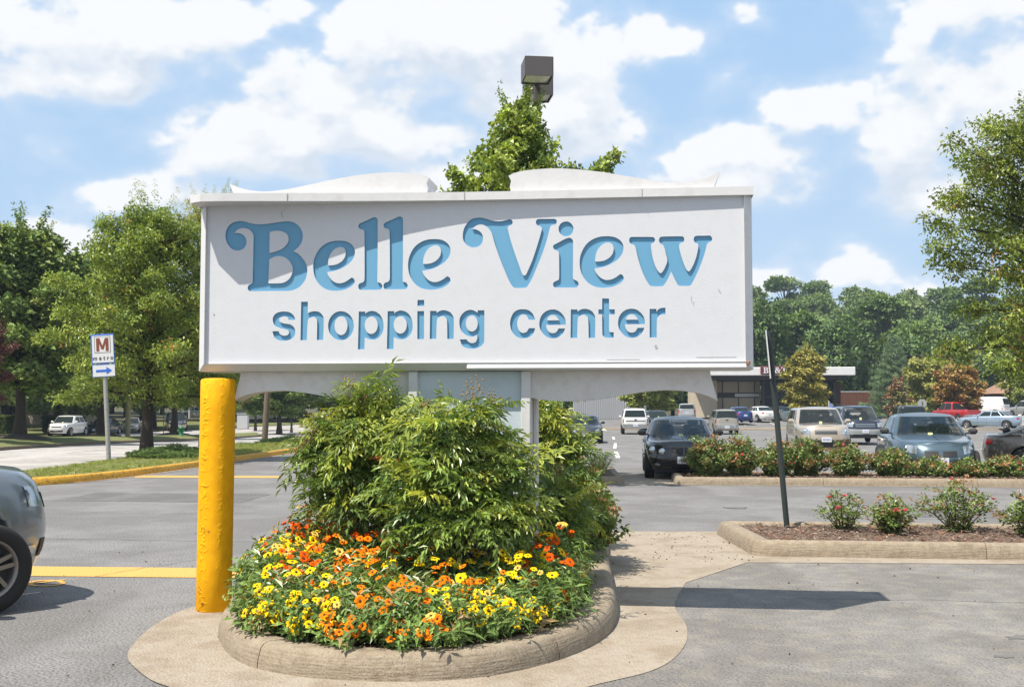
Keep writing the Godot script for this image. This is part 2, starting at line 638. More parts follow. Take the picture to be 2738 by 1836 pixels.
func brush_normal():
	# broom marks along the kerb's face
	var size = 256
	var n = FastNoiseLite.new()
	n.seed = 77
	n.noise_type = FastNoiseLite.TYPE_SIMPLEX
	n.frequency = 0.02
	n.fractal_octaves = 3
	var im = Image.create_empty(size, size, false, Image.FORMAT_L8)
	for y in size:
		for x in size:
			var a = TAU * x / size
			var v = n.get_noise_3d(cos(a) * 25.0, sin(a) * 25.0, y * 11.0) * 0.5 + n.get_noise_3d(x * 14.0, y * 14.0, 9.0) * 0.3
			im.set_pixel(x, y, Color(0.5 + v * 0.5, 0, 0))
	im.convert(Image.FORMAT_RGBA8)
	im.bump_map_to_normal_map(5.0)
	return ImageTexture.create_from_image(im)

func bollard_material():
	# thick old paint: wrinkles and flakes down one side of the pipe
	var w = 320
	var h = 768
	var n = FastNoiseLite.new()
	n.seed = 21
	n.noise_type = FastNoiseLite.TYPE_SIMPLEX_SMOOTH
	n.frequency = 0.02
	n.fractal_octaves = 4
	var r = FastNoiseLite.new()
	r.seed = 22
	r.noise_type = FastNoiseLite.TYPE_SIMPLEX
	r.fractal_type = FastNoiseLite.FRACTAL_RIDGED
	r.fractal_octaves = 3
	r.frequency = 0.012
	var hm = Image.create_empty(w, h, false, Image.FORMAT_L8)
	var col = Image.create_empty(w, h, false, Image.FORMAT_RGB8)
	for y in h:
		for x in w:
			var a = TAU * x / w
			var px = cos(a) * 80.0
			var pz = sin(a) * 80.0
			var q = n.get_noise_3d(px, y * 1.2, pz)
			var band = exp(-pow((x / float(w) - 0.255 + 0.02 * n.get_noise_1d(y * 0.7)) / 0.045, 2.0)) + 0.7 * exp(-pow((x / float(w) - 0.09) / 0.02, 2.0))
			var rid = r.get_noise_3d(px * 1.4, y * 2.1, pz * 1.4)
			var wr = sstep(0.35, 0.8, rid) * clampf(band, 0.0, 1.0)
			var v = 0.45 + 0.06 * q + 0.45 * wr
			hm.set_pixel(x, y, Color(v, 0, 0))
			var rust = sstep(0.70, 0.78, rid * 0.5 + q * 0.45 + 0.22 * band + 0.06) * 0.75
			var c = Color(0.84, 0.415, 0.004).lerp(Color(0.75, 0.350, 0.004), clampf(0.5 + q * 0.9, 0, 1)).lerp(Color(0.20, 0.10, 0.02), rust)
			col.set_pixel(x, y, c.linear_to_srgb())
	hm.convert(Image.FORMAT_RGBA8)
	hm.bump_map_to_normal_map(9.0)
	var m = StandardMaterial3D.new()
	m.albedo_texture = ImageTexture.create_from_image(col)
	m.normal_enabled = true
	m.normal_texture = ImageTexture.create_from_image(hm)
	m.normal_scale = 0.5
	m.roughness = 0.66
	m.metallic_specular = 0.3
	return m

# ------------------------------------------------------------------ ground
func sheet_grid(st, xs, zs, up):
	st.set_smooth_group(0)
	var rows = []
	for z in zs:
		var r = []
		for x in xs:
			r.append(on_land(x, z, up))
		rows.append(r)
	loft(st, rows, false, true)
	st.set_smooth_group(-1)

func steps_between(marks):
	# [start, step, until, step, until ...]
	var out = [marks[0]]
	var v = marks[0]
	for i in range(1, marks.size(), 2):
		var s = marks[i]
		while (v + s * 0.999 < marks[i + 1]) if s > 0 else (v + s * 0.999 > marks[i + 1]):
			v += s
			out.append(v)
		v = marks[i + 1]
		if abs(out[-1] - v) > 0.01:
			out.append(v)
	return out

func build_ground():
	var st = bag()
	sheet_grid(st, steps_between([-600.0, 60.0, -120.0, 10.0, -40.0, 3.0, 8.0, 8.0, 200.0, 60.0, 620.0]), steps_between([40.0, -6.0, -34.0, -2.5, -160.0, -8.0, -320.0, -60.0, -900.0]), -0.05)
	struct("ground", st, M.soil)
	st = bag()
	sheet_grid(st, steps_between([-70.0, 10.0, -40.0, 2.0, 0.0, 5.0, 95.0]), steps_between([34.0, -6.0, -34.0, -2.0, -132.0]), 0.0)
	struct("parking_lot", st, M.asphalt)
	# patched, sun-bleached asphalt by the right-hand planter
	flat("asphalt_patch", [[2.3, -12.1], [1.35, -10.6], [1.1, -9.4], [1.05, -8.5], [0.9, -7.8], [0.6, -7.3], [0.2, -6.9], [0.2, -4.5], [14, -4.0], [14, -11.1], [5.3, -12.1]], 0.004, M.asphalt_worn)
	# pale concrete: apron round the planter and the slab between the planters
	flat("concrete_apron", [[-2.45, -9.75], [-2.62, -9.2], [-2.66, -8.6], [-2.6, -7.95], [-2.5, -7.5], [-2.3, -7.1], [-2.0, -6.7], [-1.4, -6.3], [-0.7, -6.15], [0.0, -6.3], [0.5, -6.75], [0.9, -7.15], [1.15, -7.75], [1.29, -8.5], [1.33, -9.4], [1.6, -10.6], [2.45, -11.98], [5.4, -11.85], [14.0, -10.88], [14.0, -11.4], [2.95, -12.6], [2.95, -14.7], [2.95, -14.93], [1.28, -14.95], [1.0, -14.6], [0.5, -8.9], [0.0, -8.0], [-0.6, -7.6], [-1.2, -8.0], [-1.7, -8.6], [-2.0, -9.75]], 0.008, M.concrete, 16)
	# gutter and gap slab of the middle island
	flat("gutter", [[-3.2, -24.55], [2.2, -24.05], [3.4, -23.92], [14.5, -22.7], [14.5, -23.1], [3.9, -24.3], [3.75, -27.8], [2.5, -27.9], [2.3, -24.5], [-3.2, -24.95]], 0.006, M.concrete)
	flat("gutter", [[2.6, -14.95], [16.0, -13.5], [16.0, -13.25], [2.6, -14.7]], 0.0065, M.concrete)
	# stop bars and lettering on the tarmac
	flat("stop_line", [[-6.6, -11.83], [-2.55, -11.55], [-2.4, -10.9], [-6.4, -11.16]], 0.005, M.stripe)
	flat("stop_line", [[-8.93, -27.2], [-5.5, -27.0], [-5.3, -26.3], [-8.75, -26.45]], 0.005, M.stripe)
	for k in 2:
		var st2 = bag()
		var loop = []
		for i in 23:
			var a = TAU * i / 22.0
			loop.append(Vector2(-4.30 - k * 0.5 + 0.155 * cos(a) + 0.05 * sin(a), -10.60 - 0.05 * k + 0.17 * sin(a)))
		ribbon(st2, loop, 0.055, 0.006)
		ribbon(st2, [Vector2(-4.64 - k * 0.5, -10.36), Vector2(-4.2 - k * 0.5, -10.8)], 0.055, 0.0066)
		struct("road_lettering", st2, M.stripe)
	# lane dashes and stall lines of the lot
	for d in [[3.40, -36.6, 4.05, -44.6], [4.5, -50.0, 5.3, -58.5], [5.85, -65.5, 6.3, -71.0]]:
		var st3 = bag()
		ribbon(st3, resample([Vector2(d[0], d[1]), Vector2(d[2], d[3])], 1.5), 0.14, 0.012)
		struct("lane_marking", st3, M.white_line)
	for z in [-41.0, -54.0]:
		var st4 = bag()
		ribbon(st4, resample([Vector2(1.0, z - 0.3), Vector2(8.0, z)], 1.5), 0.07, 0.011)
		struct("lane_marking", st4, M.white_line)
	for i in 7:
		var st5 = bag()
		var x0 = 11.5 + i * 2.7
		ribbon(st5, resample([Vector2(x0, -46.0 + i * 0.3), Vector2(x0 + 0.6, -50.6 + i * 0.3)], 1.2), 0.11, 0.012)
		struct("stall_marking", st5, M.white_line)
	for i in 9:
		var st6 = bag()
		var x1 = 15.0 + i * 2.75
		ribbon(st6, resample([Vector2(x1, -100.0), Vector2(x1 + 0.7, -106.0)], 1.2), 0.12, 0.012)
		struct("stall_marking", st6, M.white_line)
	# fine crack across the near lane, and small grit
	var cr = bag()
	var pts = []
	var r = rng(4)
	for i in 40:
		pts.append(Vector2(-6.0 + i * 0.1, -14.2 + 0.012 * i + r.randf_range(-0.012, 0.012)))
	ribbon(cr, pts, 0.012, 0.003)
	struct("pavement_crack", cr, M.seam)
	# old oil drips, a repaired strip and wandering cracks
	for d in [[3.6, -8.1, 0.09], [3.75, -8.25, 0.05], [3.2, -7.5, 0.05], [-3.4, -13.0, 0.10], [3.6, -18.5, 0.16]]:
		var loop = []
		for i in 14:
			var a = TAU * i / 14
			var q = d[2] * r.randf_range(0.55, 1.15)
			loop.append([d[0] + cos(a) * q * 1.5, d[1] + sin(a) * q])
		flat("oil_stain", loop, 0.0075, M.stain)
	for k in [[2.4, -9.8, 9.5, -8.9, 0.012], [4.5, -4.8, 5.2, -11.6, 0.009], [-7.5, -17.6, 9.0, -16.2, 0.014], [-6.2, -20.6, 1.5, -21.2, 0.010], [-5.6, -8.0, -3.1, -12.8, 0.009], [6.5, -15.8, 8.5, -22.6, 0.012]]:
		var ck = bag()
		var line = []
		var off = 0.0
		for i in 61:
			off = clampf(off + r.randf_range(-0.035, 0.035), -0.25, 0.25)
			var p = Vector2(k[0], k[1]).lerp(Vector2(k[2], k[3]), i / 60.0)
			line.append(p + Vector2(off * 0.3, off))
		ribbon(ck, line, k[4], 0.0085)
		struct("pavement_crack", ck, M.stain)
	flat("repair_patch", [[-8.0, -19.9], [-4.6, -19.5], [-4.5, -21.4], [-7.9, -21.8]], 0.003, M.asphalt_dark)
	flat("repair_patch", [[5.6, -17.0], [12.0, -16.3], [12.1, -17.7], [5.7, -18.4]], 0.003, M.asphalt_dark)
	var st7 = bag()
	for i in 210:
		var p = Vector3(r.randf_range(-4.5, 6.0), 0.012, -r.randf_range(6.0, 15.0))
		if i > 130:
			p = Vector3(r.randf_range(1.35, 2.6), 0.013, -r.randf_range(12.0, 14.8))
		var s = r.randf_range(0.004, 0.011)
		box(st7, p, Vector3(s * 1.6, s, s), 0.0, Basis(Vector3.UP, r.randf() * 3.0))
	var grit = obj("grit", st7, M.mulch)
	grit.set_meta("kind", "stuff")
	grit.set_meta("label", "grit and leaf crumbs scattered on the concrete and tarmac")

func flat(called, pts, up, material, smooth = 0):
	var poly = PackedVector2Array()
	for p in pts:
		poly.append(Vector2(p[0], p[1]))
	if smooth > 0:
		# the first points form a curve, the rest are corners
		var arr = Array(poly)
		poly = PackedVector2Array(curve2(arr.slice(0, smooth), 5) + arr.slice(smooth))
	var st = bag()
	var t = Geometry2D.triangulate_polygon(poly)
	for i in range(0, t.size(), 3):
		var f = []
		for k in 3:
			f.append(Vector3(poly[t[i + k]].x, up, poly[t[i + k]].y))
		face(st, f, Vector3.UP)
	return struct(called, st, material)

func resample(pts, step):
	var out = [pts[0]]
	for i in pts.size() - 1:
		var n = int(ceil(pts[i].distance_to(pts[i + 1]) / step))
		for k in n:
			out.append(pts[i].lerp(pts[i + 1], (k + 1.0) / n))
	return out

func ribbon(st, pts, width, up):
	var rows = []
	for i in pts.size():
		var d = (pts[min(i + 1, pts.size() - 1)] - pts[max(i - 1, 0)]).normalized()
		var n = Vector2(-d.y, d.x) * width * 0.5
		rows.append([on_land(pts[i].x + n.x, pts[i].y + n.y, up), on_land(pts[i].x - n.x, pts[i].y - n.y, up)])
	for i in rows.size() - 1:
		face(st, [rows[i][0], rows[i][1], rows[i + 1][1], rows[i + 1][0]], Vector3.UP)

# strip of land between two lines
func band(st, a, b, up, across = 6, crown = 0.0):
	st.set_smooth_group(0)
	var n = int(maxf(length2(a), length2(b)) / 2.0) + 2
	var rows = []
	for i in n:
		var t = float(i) / (n - 1)
		var p = along(a, t)
		var q = along(b, t)
		var r = []
		for k in across + 1:
			var f = float(k) / across
			var c = p.lerp(q, f)
			r.append(on_land(c.x, c.y, up + crown * sin(PI * f)))
		rows.append(r)
	loft(st, rows, false, rows[0][0].x < rows[0][-1].x)
	st.set_smooth_group(-1)

func length2(p):
	var s = 0.0
	for i in p.size() - 1:
		s += p[i].distance_to(p[i + 1])
	return s

func along(p, t):
	var want = length2(p) * t
	for i in p.size() - 1:
		var l = p[i].distance_to(p[i + 1])
		if want <= l or i == p.size() - 2:
			return p[i].lerp(p[i + 1], clampf(want / maxf(l, 1e-6), 0.0, 1.0))
		want -= l
	return p[-1]

func v2(flat_list):
	var out = []
	for i in range(0, flat_list.size(), 2):
		out.append(Vector2(flat_list[i], flat_list[i + 1]))
	return out

# a kerb along a line, its face on the outside (right of the line's direction when side = 1), split into cast lengths
func kerb(called, line, closed, material, height = 0.16, width = 0.25, lengths = 3.0, side = 1.0):
	var root = Node3D.new()
	root.name = numbered(called)
	add_child(root)
	root.set_meta("kind", "structure")
	var n = line.size()
	var nor = []
	var acc = [0.0]
	for i in n:
		var a = line[(i + n - 1) % n] if closed or i > 0 else line[0]
		var b = line[(i + 1) % n] if closed or i < n - 1 else line[n - 1]
		var d = (b - a).normalized()
		nor.append(Vector2(-d.y, d.x) * side)
		if i > 0:
			acc.append(acc[i - 1] + line[i].distance_to(line[i - 1]))
	if closed:
		acc.append(acc[n - 1] + line[0].distance_to(line[n - 1]))
	var total = acc[-1]
	var pieces = int(maxf(1.0, round(total / lengths)))
	var h = height
	var prof = [[0.0, -0.05], [0.008, 0.35 * h], [0.03, 0.80 * h], [0.05, 0.925 * h], [0.075, 0.985 * h], [0.11, h], [width - 0.03, 0.97 * h], [width - 0.005, 0.92 * h], [width, 0.5 * h], [width, 0.0]]
	for k in pieces:
		var s0 = total * k / pieces + 0.004
		var s1 = total * (k + 1) / pieces - 0.004
		var marks = [s0]
		for i in acc.size():
			if acc[i] > s0 + 0.01 and acc[i] < s1 - 0.01:
				marks.append(acc[i])
		marks.append(s1)
		var st = bag()
		st.set_smooth_group(0)
		var rows = []
		for s in marks:
			var i = 0
			while i < acc.size() - 2 and acc[i + 1] < s:
				i += 1
			var t = (s - acc[i]) / maxf(acc[i + 1] - acc[i], 1e-6)
			var p = line[i % n].lerp(line[(i + 1) % n], t)
			var o = nor[i % n].lerp(nor[(i + 1) % n], t).normalized()
			var r = []
			for q in prof:
				var w = p + o * q[0]
				r.append(on_land(w.x, w.y, q[1]))
			rows.append(r)
		loft(st, rows, false, side < 0)
		st.set_smooth_group(-1)
		face(st, rows[0], rows[0][0] - rows[1][0])
		face(st, rows[-1], rows[-1][0] - rows[-2][0])
		obj("kerb_stone", st, material, root)
	return root

func bed(called, line, up, material, seed_value, lumps = 0.03):
	var poly = PackedVector2Array(line)
	var lo = poly[0]
	var hi = poly[0]
	for p in poly:
		lo = lo.min(p)
		hi = hi.max(p)
	var n = FastNoiseLite.new()
	n.seed = seed_value
	n.frequency = 1.2
	var st = bag()
	st.set_smooth_group(0)
	var s = 0.16
	var nx = int((hi.x - lo.x) / s) + 1
	var nz = int((hi.y - lo.y) / s) + 1
	for i in nx:
		for j in nz:
			var ok = true
			var c = []
			for k in [[0, 0], [1, 0], [1, 1], [0, 1]]:
				var p = lo + Vector2(i + k[0], j + k[1]) * s
				ok = ok and Geometry2D.is_point_in_polygon(lo + Vector2(i + 0.5, j + 0.5) * s, poly)
				c.append(Vector3(p.x, up + n.get_noise_2dv(p) * lumps, p.y))
			if ok:
				tri(st, c[0], c[1], c[2])
				tri(st, c[0], c[2], c[3])
	return struct(called, st, material)

func offset_line(line, d):
	var best = PackedVector2Array()
	for p in Geometry2D.offset_polygon(PackedVector2Array(line), d, Geometry2D.JOIN_ROUND):
		if p.size() > best.size():
			best = p
	return Array(best)

func chips(parent_name, line, up, count, seed_value):
	# shredded bark lying on a bed
	var st = bag()
	box(st, Vector3.ZERO, Vector3(0.055, 0.006, 0.011))
	var mesh = done(st, M.chip if M.has("chip") else chip_material())
	var r = rng(seed_value)
	var poly = PackedVector2Array(line)
	var lo = poly[0]
	var hi = poly[0]
	for p in poly:
		lo = lo.min(p)
		hi = hi.max(p)
	var xs = []
	var cs = []
	while xs.size() < count:
		var p = Vector2(r.randf_range(lo.x, hi.x), r.randf_range(lo.y, hi.y))
		if not Geometry2D.is_point_in_polygon(p, poly):
			continue
		var b = Basis(Vector3.UP, r.randf() * TAU) * Basis(Vector3.FORWARD, r.randf_range(-0.4, 0.4)) * Basis(Vector3.RIGHT, r.randf_range(-0.6, 0.6))
		xs.append(Transform3D(b.scaled(Vector3.ONE * r.randf_range(0.5, 1.3)), Vector3(p.x, up + r.randf_range(0.0, 0.025), p.y)))
		var t = r.randf()
		cs.append(Color(0.10, 0.06, 0.04).lerp(Color(0.36, 0.28, 0.22), t * t) if r.randf() < 0.93 else Color(0.30, 0.11, 0.05))
	var o = copies("mulch_chips", mesh, xs, cs, self)
	o.set_meta("kind", "stuff")
	o.set_meta("label", "shredded bark mulch lying on the " + parent_name)
	return o

func chip_material():
	var m = plain(Color(1, 1, 1), 0.95)
	m.vertex_color_use_as_albedo = true
	M.chip = m
	return m

func copies(called, mesh, xforms, colours, parent):
	var mm = MultiMesh.new()
	mm.transform_format = MultiMesh.TRANSFORM_3D
	mm.use_colors = true
	mm.mesh = mesh
	mm.instance_count = xforms.size()
	for i in xforms.size():
		mm.set_instance_transform(i, xforms[i])
		mm.set_instance_color(i, colours[i])
	var o = MultiMeshInstance3D.new()
	o.multimesh = mm
	o.name = numbered(called) if parent == self else called
	parent.add_child(o, true)
	return o

func planter_line():
	return curve2(v2([-2.16, -9.2, -2.15, -8.5, -2.02, -7.95, -1.72, -7.3, -1.28, -6.93, -0.7, -6.80, -0.15, -6.93, 0.33, -7.42, 0.66, -8.1, 0.82, -8.9, 0.90, -10.0, 1.02, -12.0, 1.17, -13.9, 1.14, -14.35, 0.95, -14.6, 0.5, -14.62, -1.2, -14.45, -1.75, -14.35, -1.95, -14.1, -2.03, -13.6, -2.1, -11.4]), 4, true)

func build_islands():
	# the sign's planter (line runs clockwise seen from above, the bed lies to its left-hand side)
	var p = planter_line()
	kerb("planter_kerb", p, true, M.kerb, 0.165, 0.25, 2.3, -1.0)
	var inner = offset_line(p, -0.2)
	bed("planter_soil", inner, 0.115, M.mulch, 3)
	chips("sign's planter", offset_line(p, -0.27), 0.125, 1500, 31)
	# the planter beside it
	var q = v2([2.62, -12.62, 2.66, -12.5, 2.78, -12.44, 9.0, -11.75, 15.6, -11.05, 15.8, -11.2, 15.5, -13.2, 15.3, -13.35, 9.0, -14.05, 2.85, -14.73, 2.68, -14.7, 2.6, -14.55])
	kerb("planter_kerb", q, true, M.kerb, 0.175, 0.22, 2.55, -1.0)
	bed("planter_soil", offset_line(q, -0.18), 0.135, M.mulch, 5)
	chips("bed beside the sign's planter", offset_line(q, -0.25), 0.145, 5200, 32)
	# middle island in two pieces with a gap
	var a = v2([3.42, -24.1, 3.5, -24.02, 3.65, -24.0, 9.0, -23.42, 15.0, -22.75, 15.2, -22.95, 14.9, -24.9, 14.7, -25.05, 9.0, -25.6, 6.5, -26.2, 3.9, -26.6, 3.72, -26.55, 3.66, -26.4])
	kerb("island_kerb", a, true, M.kerb, 0.16, 0.2, 3.1, -1.0)
	bed("island_soil", offset_line(a, -0.16), 0.13, M.mulch, 6)
	chips("middle island", offset_line(a, -0.22), 0.14, 3600, 33)
	var b = v2([-2.6, -24.7, 0.0, -24.42, 2.1, -24.2, 2.3, -24.22, 2.4, -24.4, 2.55, -28.4, 2.45, -28.65, 2.2, -28.7, -2.6, -29.2, -2.8, -29.0, -2.8, -24.9])
	kerb("island_kerb", b, true, M.kerb, 0.16, 0.2, 3.0, -1.0)
	bed("island_soil", offset_line(b, -0.16), 0.13, M.mulch, 7)
	# far island across the lot
	var c = v2([4.0, -92.2, 25.0, -91.0, 46.0, -90.0, 46.3, -91.2, 25.0, -92.2, 4.0, -93.4])
	kerb("island_kerb", c, true, M.kerb, 0.14, 0.25, 8.0, -1.0)
	var st = bag()
	band(st, v2([4.2, -92.4, 25.0, -91.2, 45.9, -90.25]), v2([4.2, -93.2, 25.0, -92.0, 45.9, -91.0]), 0.10)
	struct("island_grass", st, M.grass)

func build_roads():
	var kl = v2([-10.6, -23.3, -9.9, -23.55, -9.3, -24.9, -8.9, -26.7, -8.5, -30.7, -8.05, -37.6, -7.9, -46.8, -8.2, -58.0])
	kerb("yellow_kerb", kl, false, M.yellow_kerb, 0.17, 0.17, 3.0, -1.0)
	var wl = []
	for p in kl:
		wl.append(p + Vector2(0.1, 0.0))
	var st = bag()
	band(st, kl, wl, 0.009, 1)
	struct("kerb_gutter", st, M.sidewalk)
	var inner = []
	for p in kl:
		inner.append(p + Vector2(-0.15, -0.02))
	var outer = v2([-11.1, -23.35, -11.2, -24.5, -11.15, -26.5, -10.95, -30.3, -11.3, -35.0, -11.5, -41.0, -11.7, -47.0, -12.0, -58.0])
	st = bag()
	band(st, inner, outer, 0.155, 6, 0.05)
	struct("grass_strip", st, M.grass)
	var walk = []
	for p in outer:
		walk.append(p + Vector2(-1.35, -0.1))
	st = bag()
	band(st, outer, walk, 0.02, 2)
	struct("sidewalk", st, M.sidewalk)
	# first carriageway, median, second carriageway, verge
	var m0 = v2([-18.6, -18.0, -18.8, -35.0, -19.6, -50.0, -20.6, -66.0, -20.8, -84.0, -20.3, -92.0])
	var m1 = v2([-25.0, -18.0, -25.0, -35.0, -25.2, -50.0, -25.4, -66.0, -24.4, -84.0, -21.3, -93.0])
	var far_a = v2([-11.5, -16.0, -12.4, -35.0, -12.9, -58.0, -12.0, -84.0, -8.0, -104.0, 4.0, -122.0])
	var far_b = v2([-36.6, -16.0, -36.6, -60.0, -36.6, -97.0, -34.0, -112.0, -30.0, -120.0, -22.0, -128.0])
	st = bag()
	band(st, far_a, far_b, 0.03, 12)
	struct("road", st, M.road)
	st = bag()
	band(st, m0, m1, 0.15, 6, 0.22)
	struct("median_grass", st, M.grass)
	kerb("median_kerb", m0, false, M.wood_pole, 0.17, 0.18, 12.0, 1.0)
	var v0 = far_b
	var v1 = v2([-75.0, -16.0, -75.0, -60.0, -75.0, -97.0, -75.0, -112.0, -75.0, -120.0, -75.0, -140.0])
	st = bag()
	band(st, v0, v1, 0.10, 10, 0.1)
	struct("verge_grass", st, M.grass)
	st = bag()
	band(st, v2([-12.0, -62.0, -11.5, -80.0, -7.0, -104.0]), v2([-4.5, -60.0, -4.0, -80.0, 0.0, -100.0]), 0.06, 4, 0.1)
	struct("corner_grass", st, M.grass)
	st = bag()
	ribbon(st, resample(v2([-15.6, -40.0, -16.4, -60.0, -16.2, -84.0]), 2.0), 0.12, 0.05)
	struct("lane_marking", st, M.white_line)
	# mulch rings round the median trees
	for t in [[-22.0, -51.0], [-23.6, -65.5], [-23.4, -79.0]]:
		st = bag()
		st.set_smooth_group(0)
		var rows = []
		for k in [[1.5, 0.22], [1.1, 0.40], [0.55, 0.52], [0.02, 0.55]]:
			var r = []
			for i in 18:
				var a = TAU * i / 18
				r.append(on_land(t[0] + cos(a) * k[0], t[1] + sin(a) * k[0], k[1]))
			rows.append(r)
		loft(st, rows, true, true)
		struct("mulch_mound", st, M.bark)

# ------------------------------------------------------------------ buildings
func part_box(called, parent, material, c, size, r = 0.0, bas = Basis()):
	var st = bag()
	box(st, c, size, r, bas)
	return obj(called, st, material, parent)

func build_buildings():
	# low bank with a broad white flat roof
	var b = thing("bank_building", "low bank with a broad flat white roof and dark glass front", "building", on_land(27.6, -126.0), -0.08)
	part_box("roof", b, M.fascia, Vector3(0, 4.95, 2.5), Vector3(16.6, 0.85, 13.0), 0.05)
	part_box("soffit", b, M.bronze_frame, Vector3(0.2, 4.32, 2.2), Vector3(15.0, 0.4, 11.6))
	part_box("wall", b, M.cream_wall, Vector3(-6.6, 2.2, 1.2), Vector3(2.6, 4.1, 7.0), 0.02)
	part_box("wall", b, M.cream_wall, Vector3(-2.9, 2.0, 3.2), Vector3(4.6, 4.0, 0.3))
	part_box("wall", b, M.brick, Vector3(4.8, 2.0, -1.5), Vector3(7.0, 4.1, 6.0))
	var gl = part_box("window", b, M.glass, Vector3(3.3, 2.0, 4.2), Vector3(7.6, 4.0, 0.16))
	for i in 5:
		part_box("frame", gl, M.bronze_frame, Vector3(-0.4 + i * 1.9, 2.0, 4.3), Vector3(0.34 if i % 2 == 0 else 0.14, 4.0, 0.16))
	part_box("frame", gl, M.bronze_frame, Vector3(3.3, 2.35, 4.33), Vector3(7.6, 0.16, 0.12))
	part_box("night_deposit_band", b, M.bronze_frame, Vector3(-2.9, 2.55, 3.42), Vector3(4.4, 0.55, 0.14))
	part_box("night_deposit_sign", b, M.sign_white, Vector3(-2.0, 2.55, 3.52), Vector3(2.6, 0.34, 0.06))
	for x in [-4.6, -2.9, -1.2]:
		part_box("mullion", b, M.bronze_frame, Vector3(x, 2.0, 3.42), Vector3(0.09, 4.0, 0.1))
	for x in [-0.55, 6.9]:
		part_box("column", b, M.bronze_frame, Vector3(x, 2.1, 5.2), Vector3(0.34, 4.2, 0.34))
	var bd = thing("bank_sign", "maroon board with white bank letters on the flat roof's edge", "sign", b.position + Vector3(-0.6, 4.62, 9.14), -0.08)
	part_box("board", bd, M.maroon, Vector3(0, 0.42, 0), Vector3(2.9, 0.86, 0.12), 0.05)
	var lt = MeshInstance3D.new()
	lt.mesh = text_mesh("BB&T", 0.62, M.sign_white, true, "Droid Serif", 0.05)
	lt.name = "lettering"
	lt.position = Vector3(0.0, 0.42, 0.08)
	bd.add_child(lt, true)
	# shipping container seen end to end under the sign
	var c = thing("shipping_container", "pale grey corrugated shipping container with a red top behind the parked cars", "container", on_land(10.0, -118.0), -0.05)
	var st = bag()
	for i in 34:
		var x = -3.6 + i * 0.22
		for k in 2:
			box(st, Vector3(x + k * 0.11, 1.3, 1.26 + (0.0 if k == 0 else -0.10)), Vector3(0.10, 2.5, 0.10))
	var wall = obj("corrugated_wall", st, M.container, c)
	part_box("body", c, M.container, Vector3(0.1, 1.3, 0), Vector3(7.4, 2.5, 2.3))
	part_box("top_rail", c, M.container, Vector3(0.1, 2.58, 1.2), Vector3(7.5, 0.14, 0.16))
	part_box("cover", c, M.red_roof, Vector3(0.1, 2.95, 0.3), Vector3(7.2, 0.55, 2.0), 0.05)
	# house with a brown roof behind the trees
	var h = thing("brick_house", "low brick house with a brown hipped roof beyond the parked van", "house", on_land(63.5, -140.0), -0.1)
	part_box("wall", h, M.brick, Vector3(0, 1.5, 0), Vector3(9, 3.0, 6))
	st = bag()
	var e = [Vector3(-5.2, 2.9, 3.6), Vector3(5.2, 2.9, 3.6), Vector3(5.2, 2.9, -3.6), Vector3(-5.2, 2.9, -3.6), Vector3(-2.6, 4.7, 0), Vector3(2.6, 4.7, 0)]
	face(st, [e[0], e[1], e[5], e[4]], Vector3(0, 1, 1))
	face(st, [e[2], e[3], e[4], e[5]], Vector3(0, 1, -1))
	face(st, [e[1], e[2], e[5]], Vector3(1, 1, 0))
	face(st, [e[3], e[0], e[4]], Vector3(-1, 1, 0))
	face(st, [e[0], e[1], e[2], e[3]], Vector3.DOWN)
	obj("roof", st, M.brown_roof, h)
	for x in [-2.6, 0.4, 2.8]:
		part_box("window", h, M.glass, Vector3(x, 1.7, 3.02), Vector3(1.1, 1.1, 0.06))
	# low cream building behind the hedge on the far side of the road
	var w = thing("cream_building", "low cream building half hidden by the trees behind the clipped hedge", "building", on_land(-52.0, -128.0), 0.2)
	part_box("wall", w, M.cream_wall, Vector3(0, 1.5, 0), Vector3(11, 3.0, 8))
	part_box("roof", w, M.brown_roof, Vector3(0, 3.2, 0), Vector3(12, 0.4, 9))
	for i in 3:
		part_box("window", w, M.glass, Vector3(-3.4 + i * 3.4, 1.8, 4.03), Vector3(1.4, 1.3, 0.08))
	# dark timber fence under the trees behind the bank
	var f = thing("timber_fence", "dark brown timber fence in the shade right of the bank", "fence", on_land(43.0, -134.0), -0.1)
	for i in 22:
		part_box("board", f, M.brick, Vector3(-4.2 + i * 0.4, 1.5, 0.02 * (i % 2)), Vector3(0.37, 3.0, 0.05))
	part_box("rail", f, M.container, Vector3(2, 3.1, 0.0), Vector3(13.0, 0.1, 0.1))

# ------------------------------------------------------------------ the shopping centre's sign
const SIGN_AT := Vector3(-0.3427, 0, -8.82)
const SIGN_TURN := -0.1152

func glyph_loops(key, x, y):
	var out = []
	for l in GLYPHS[key]:
		var p = smooth_poly(l)
		for i in p.size():
			p[i] += Vector2(x, y)
		out.append(p)
	return out

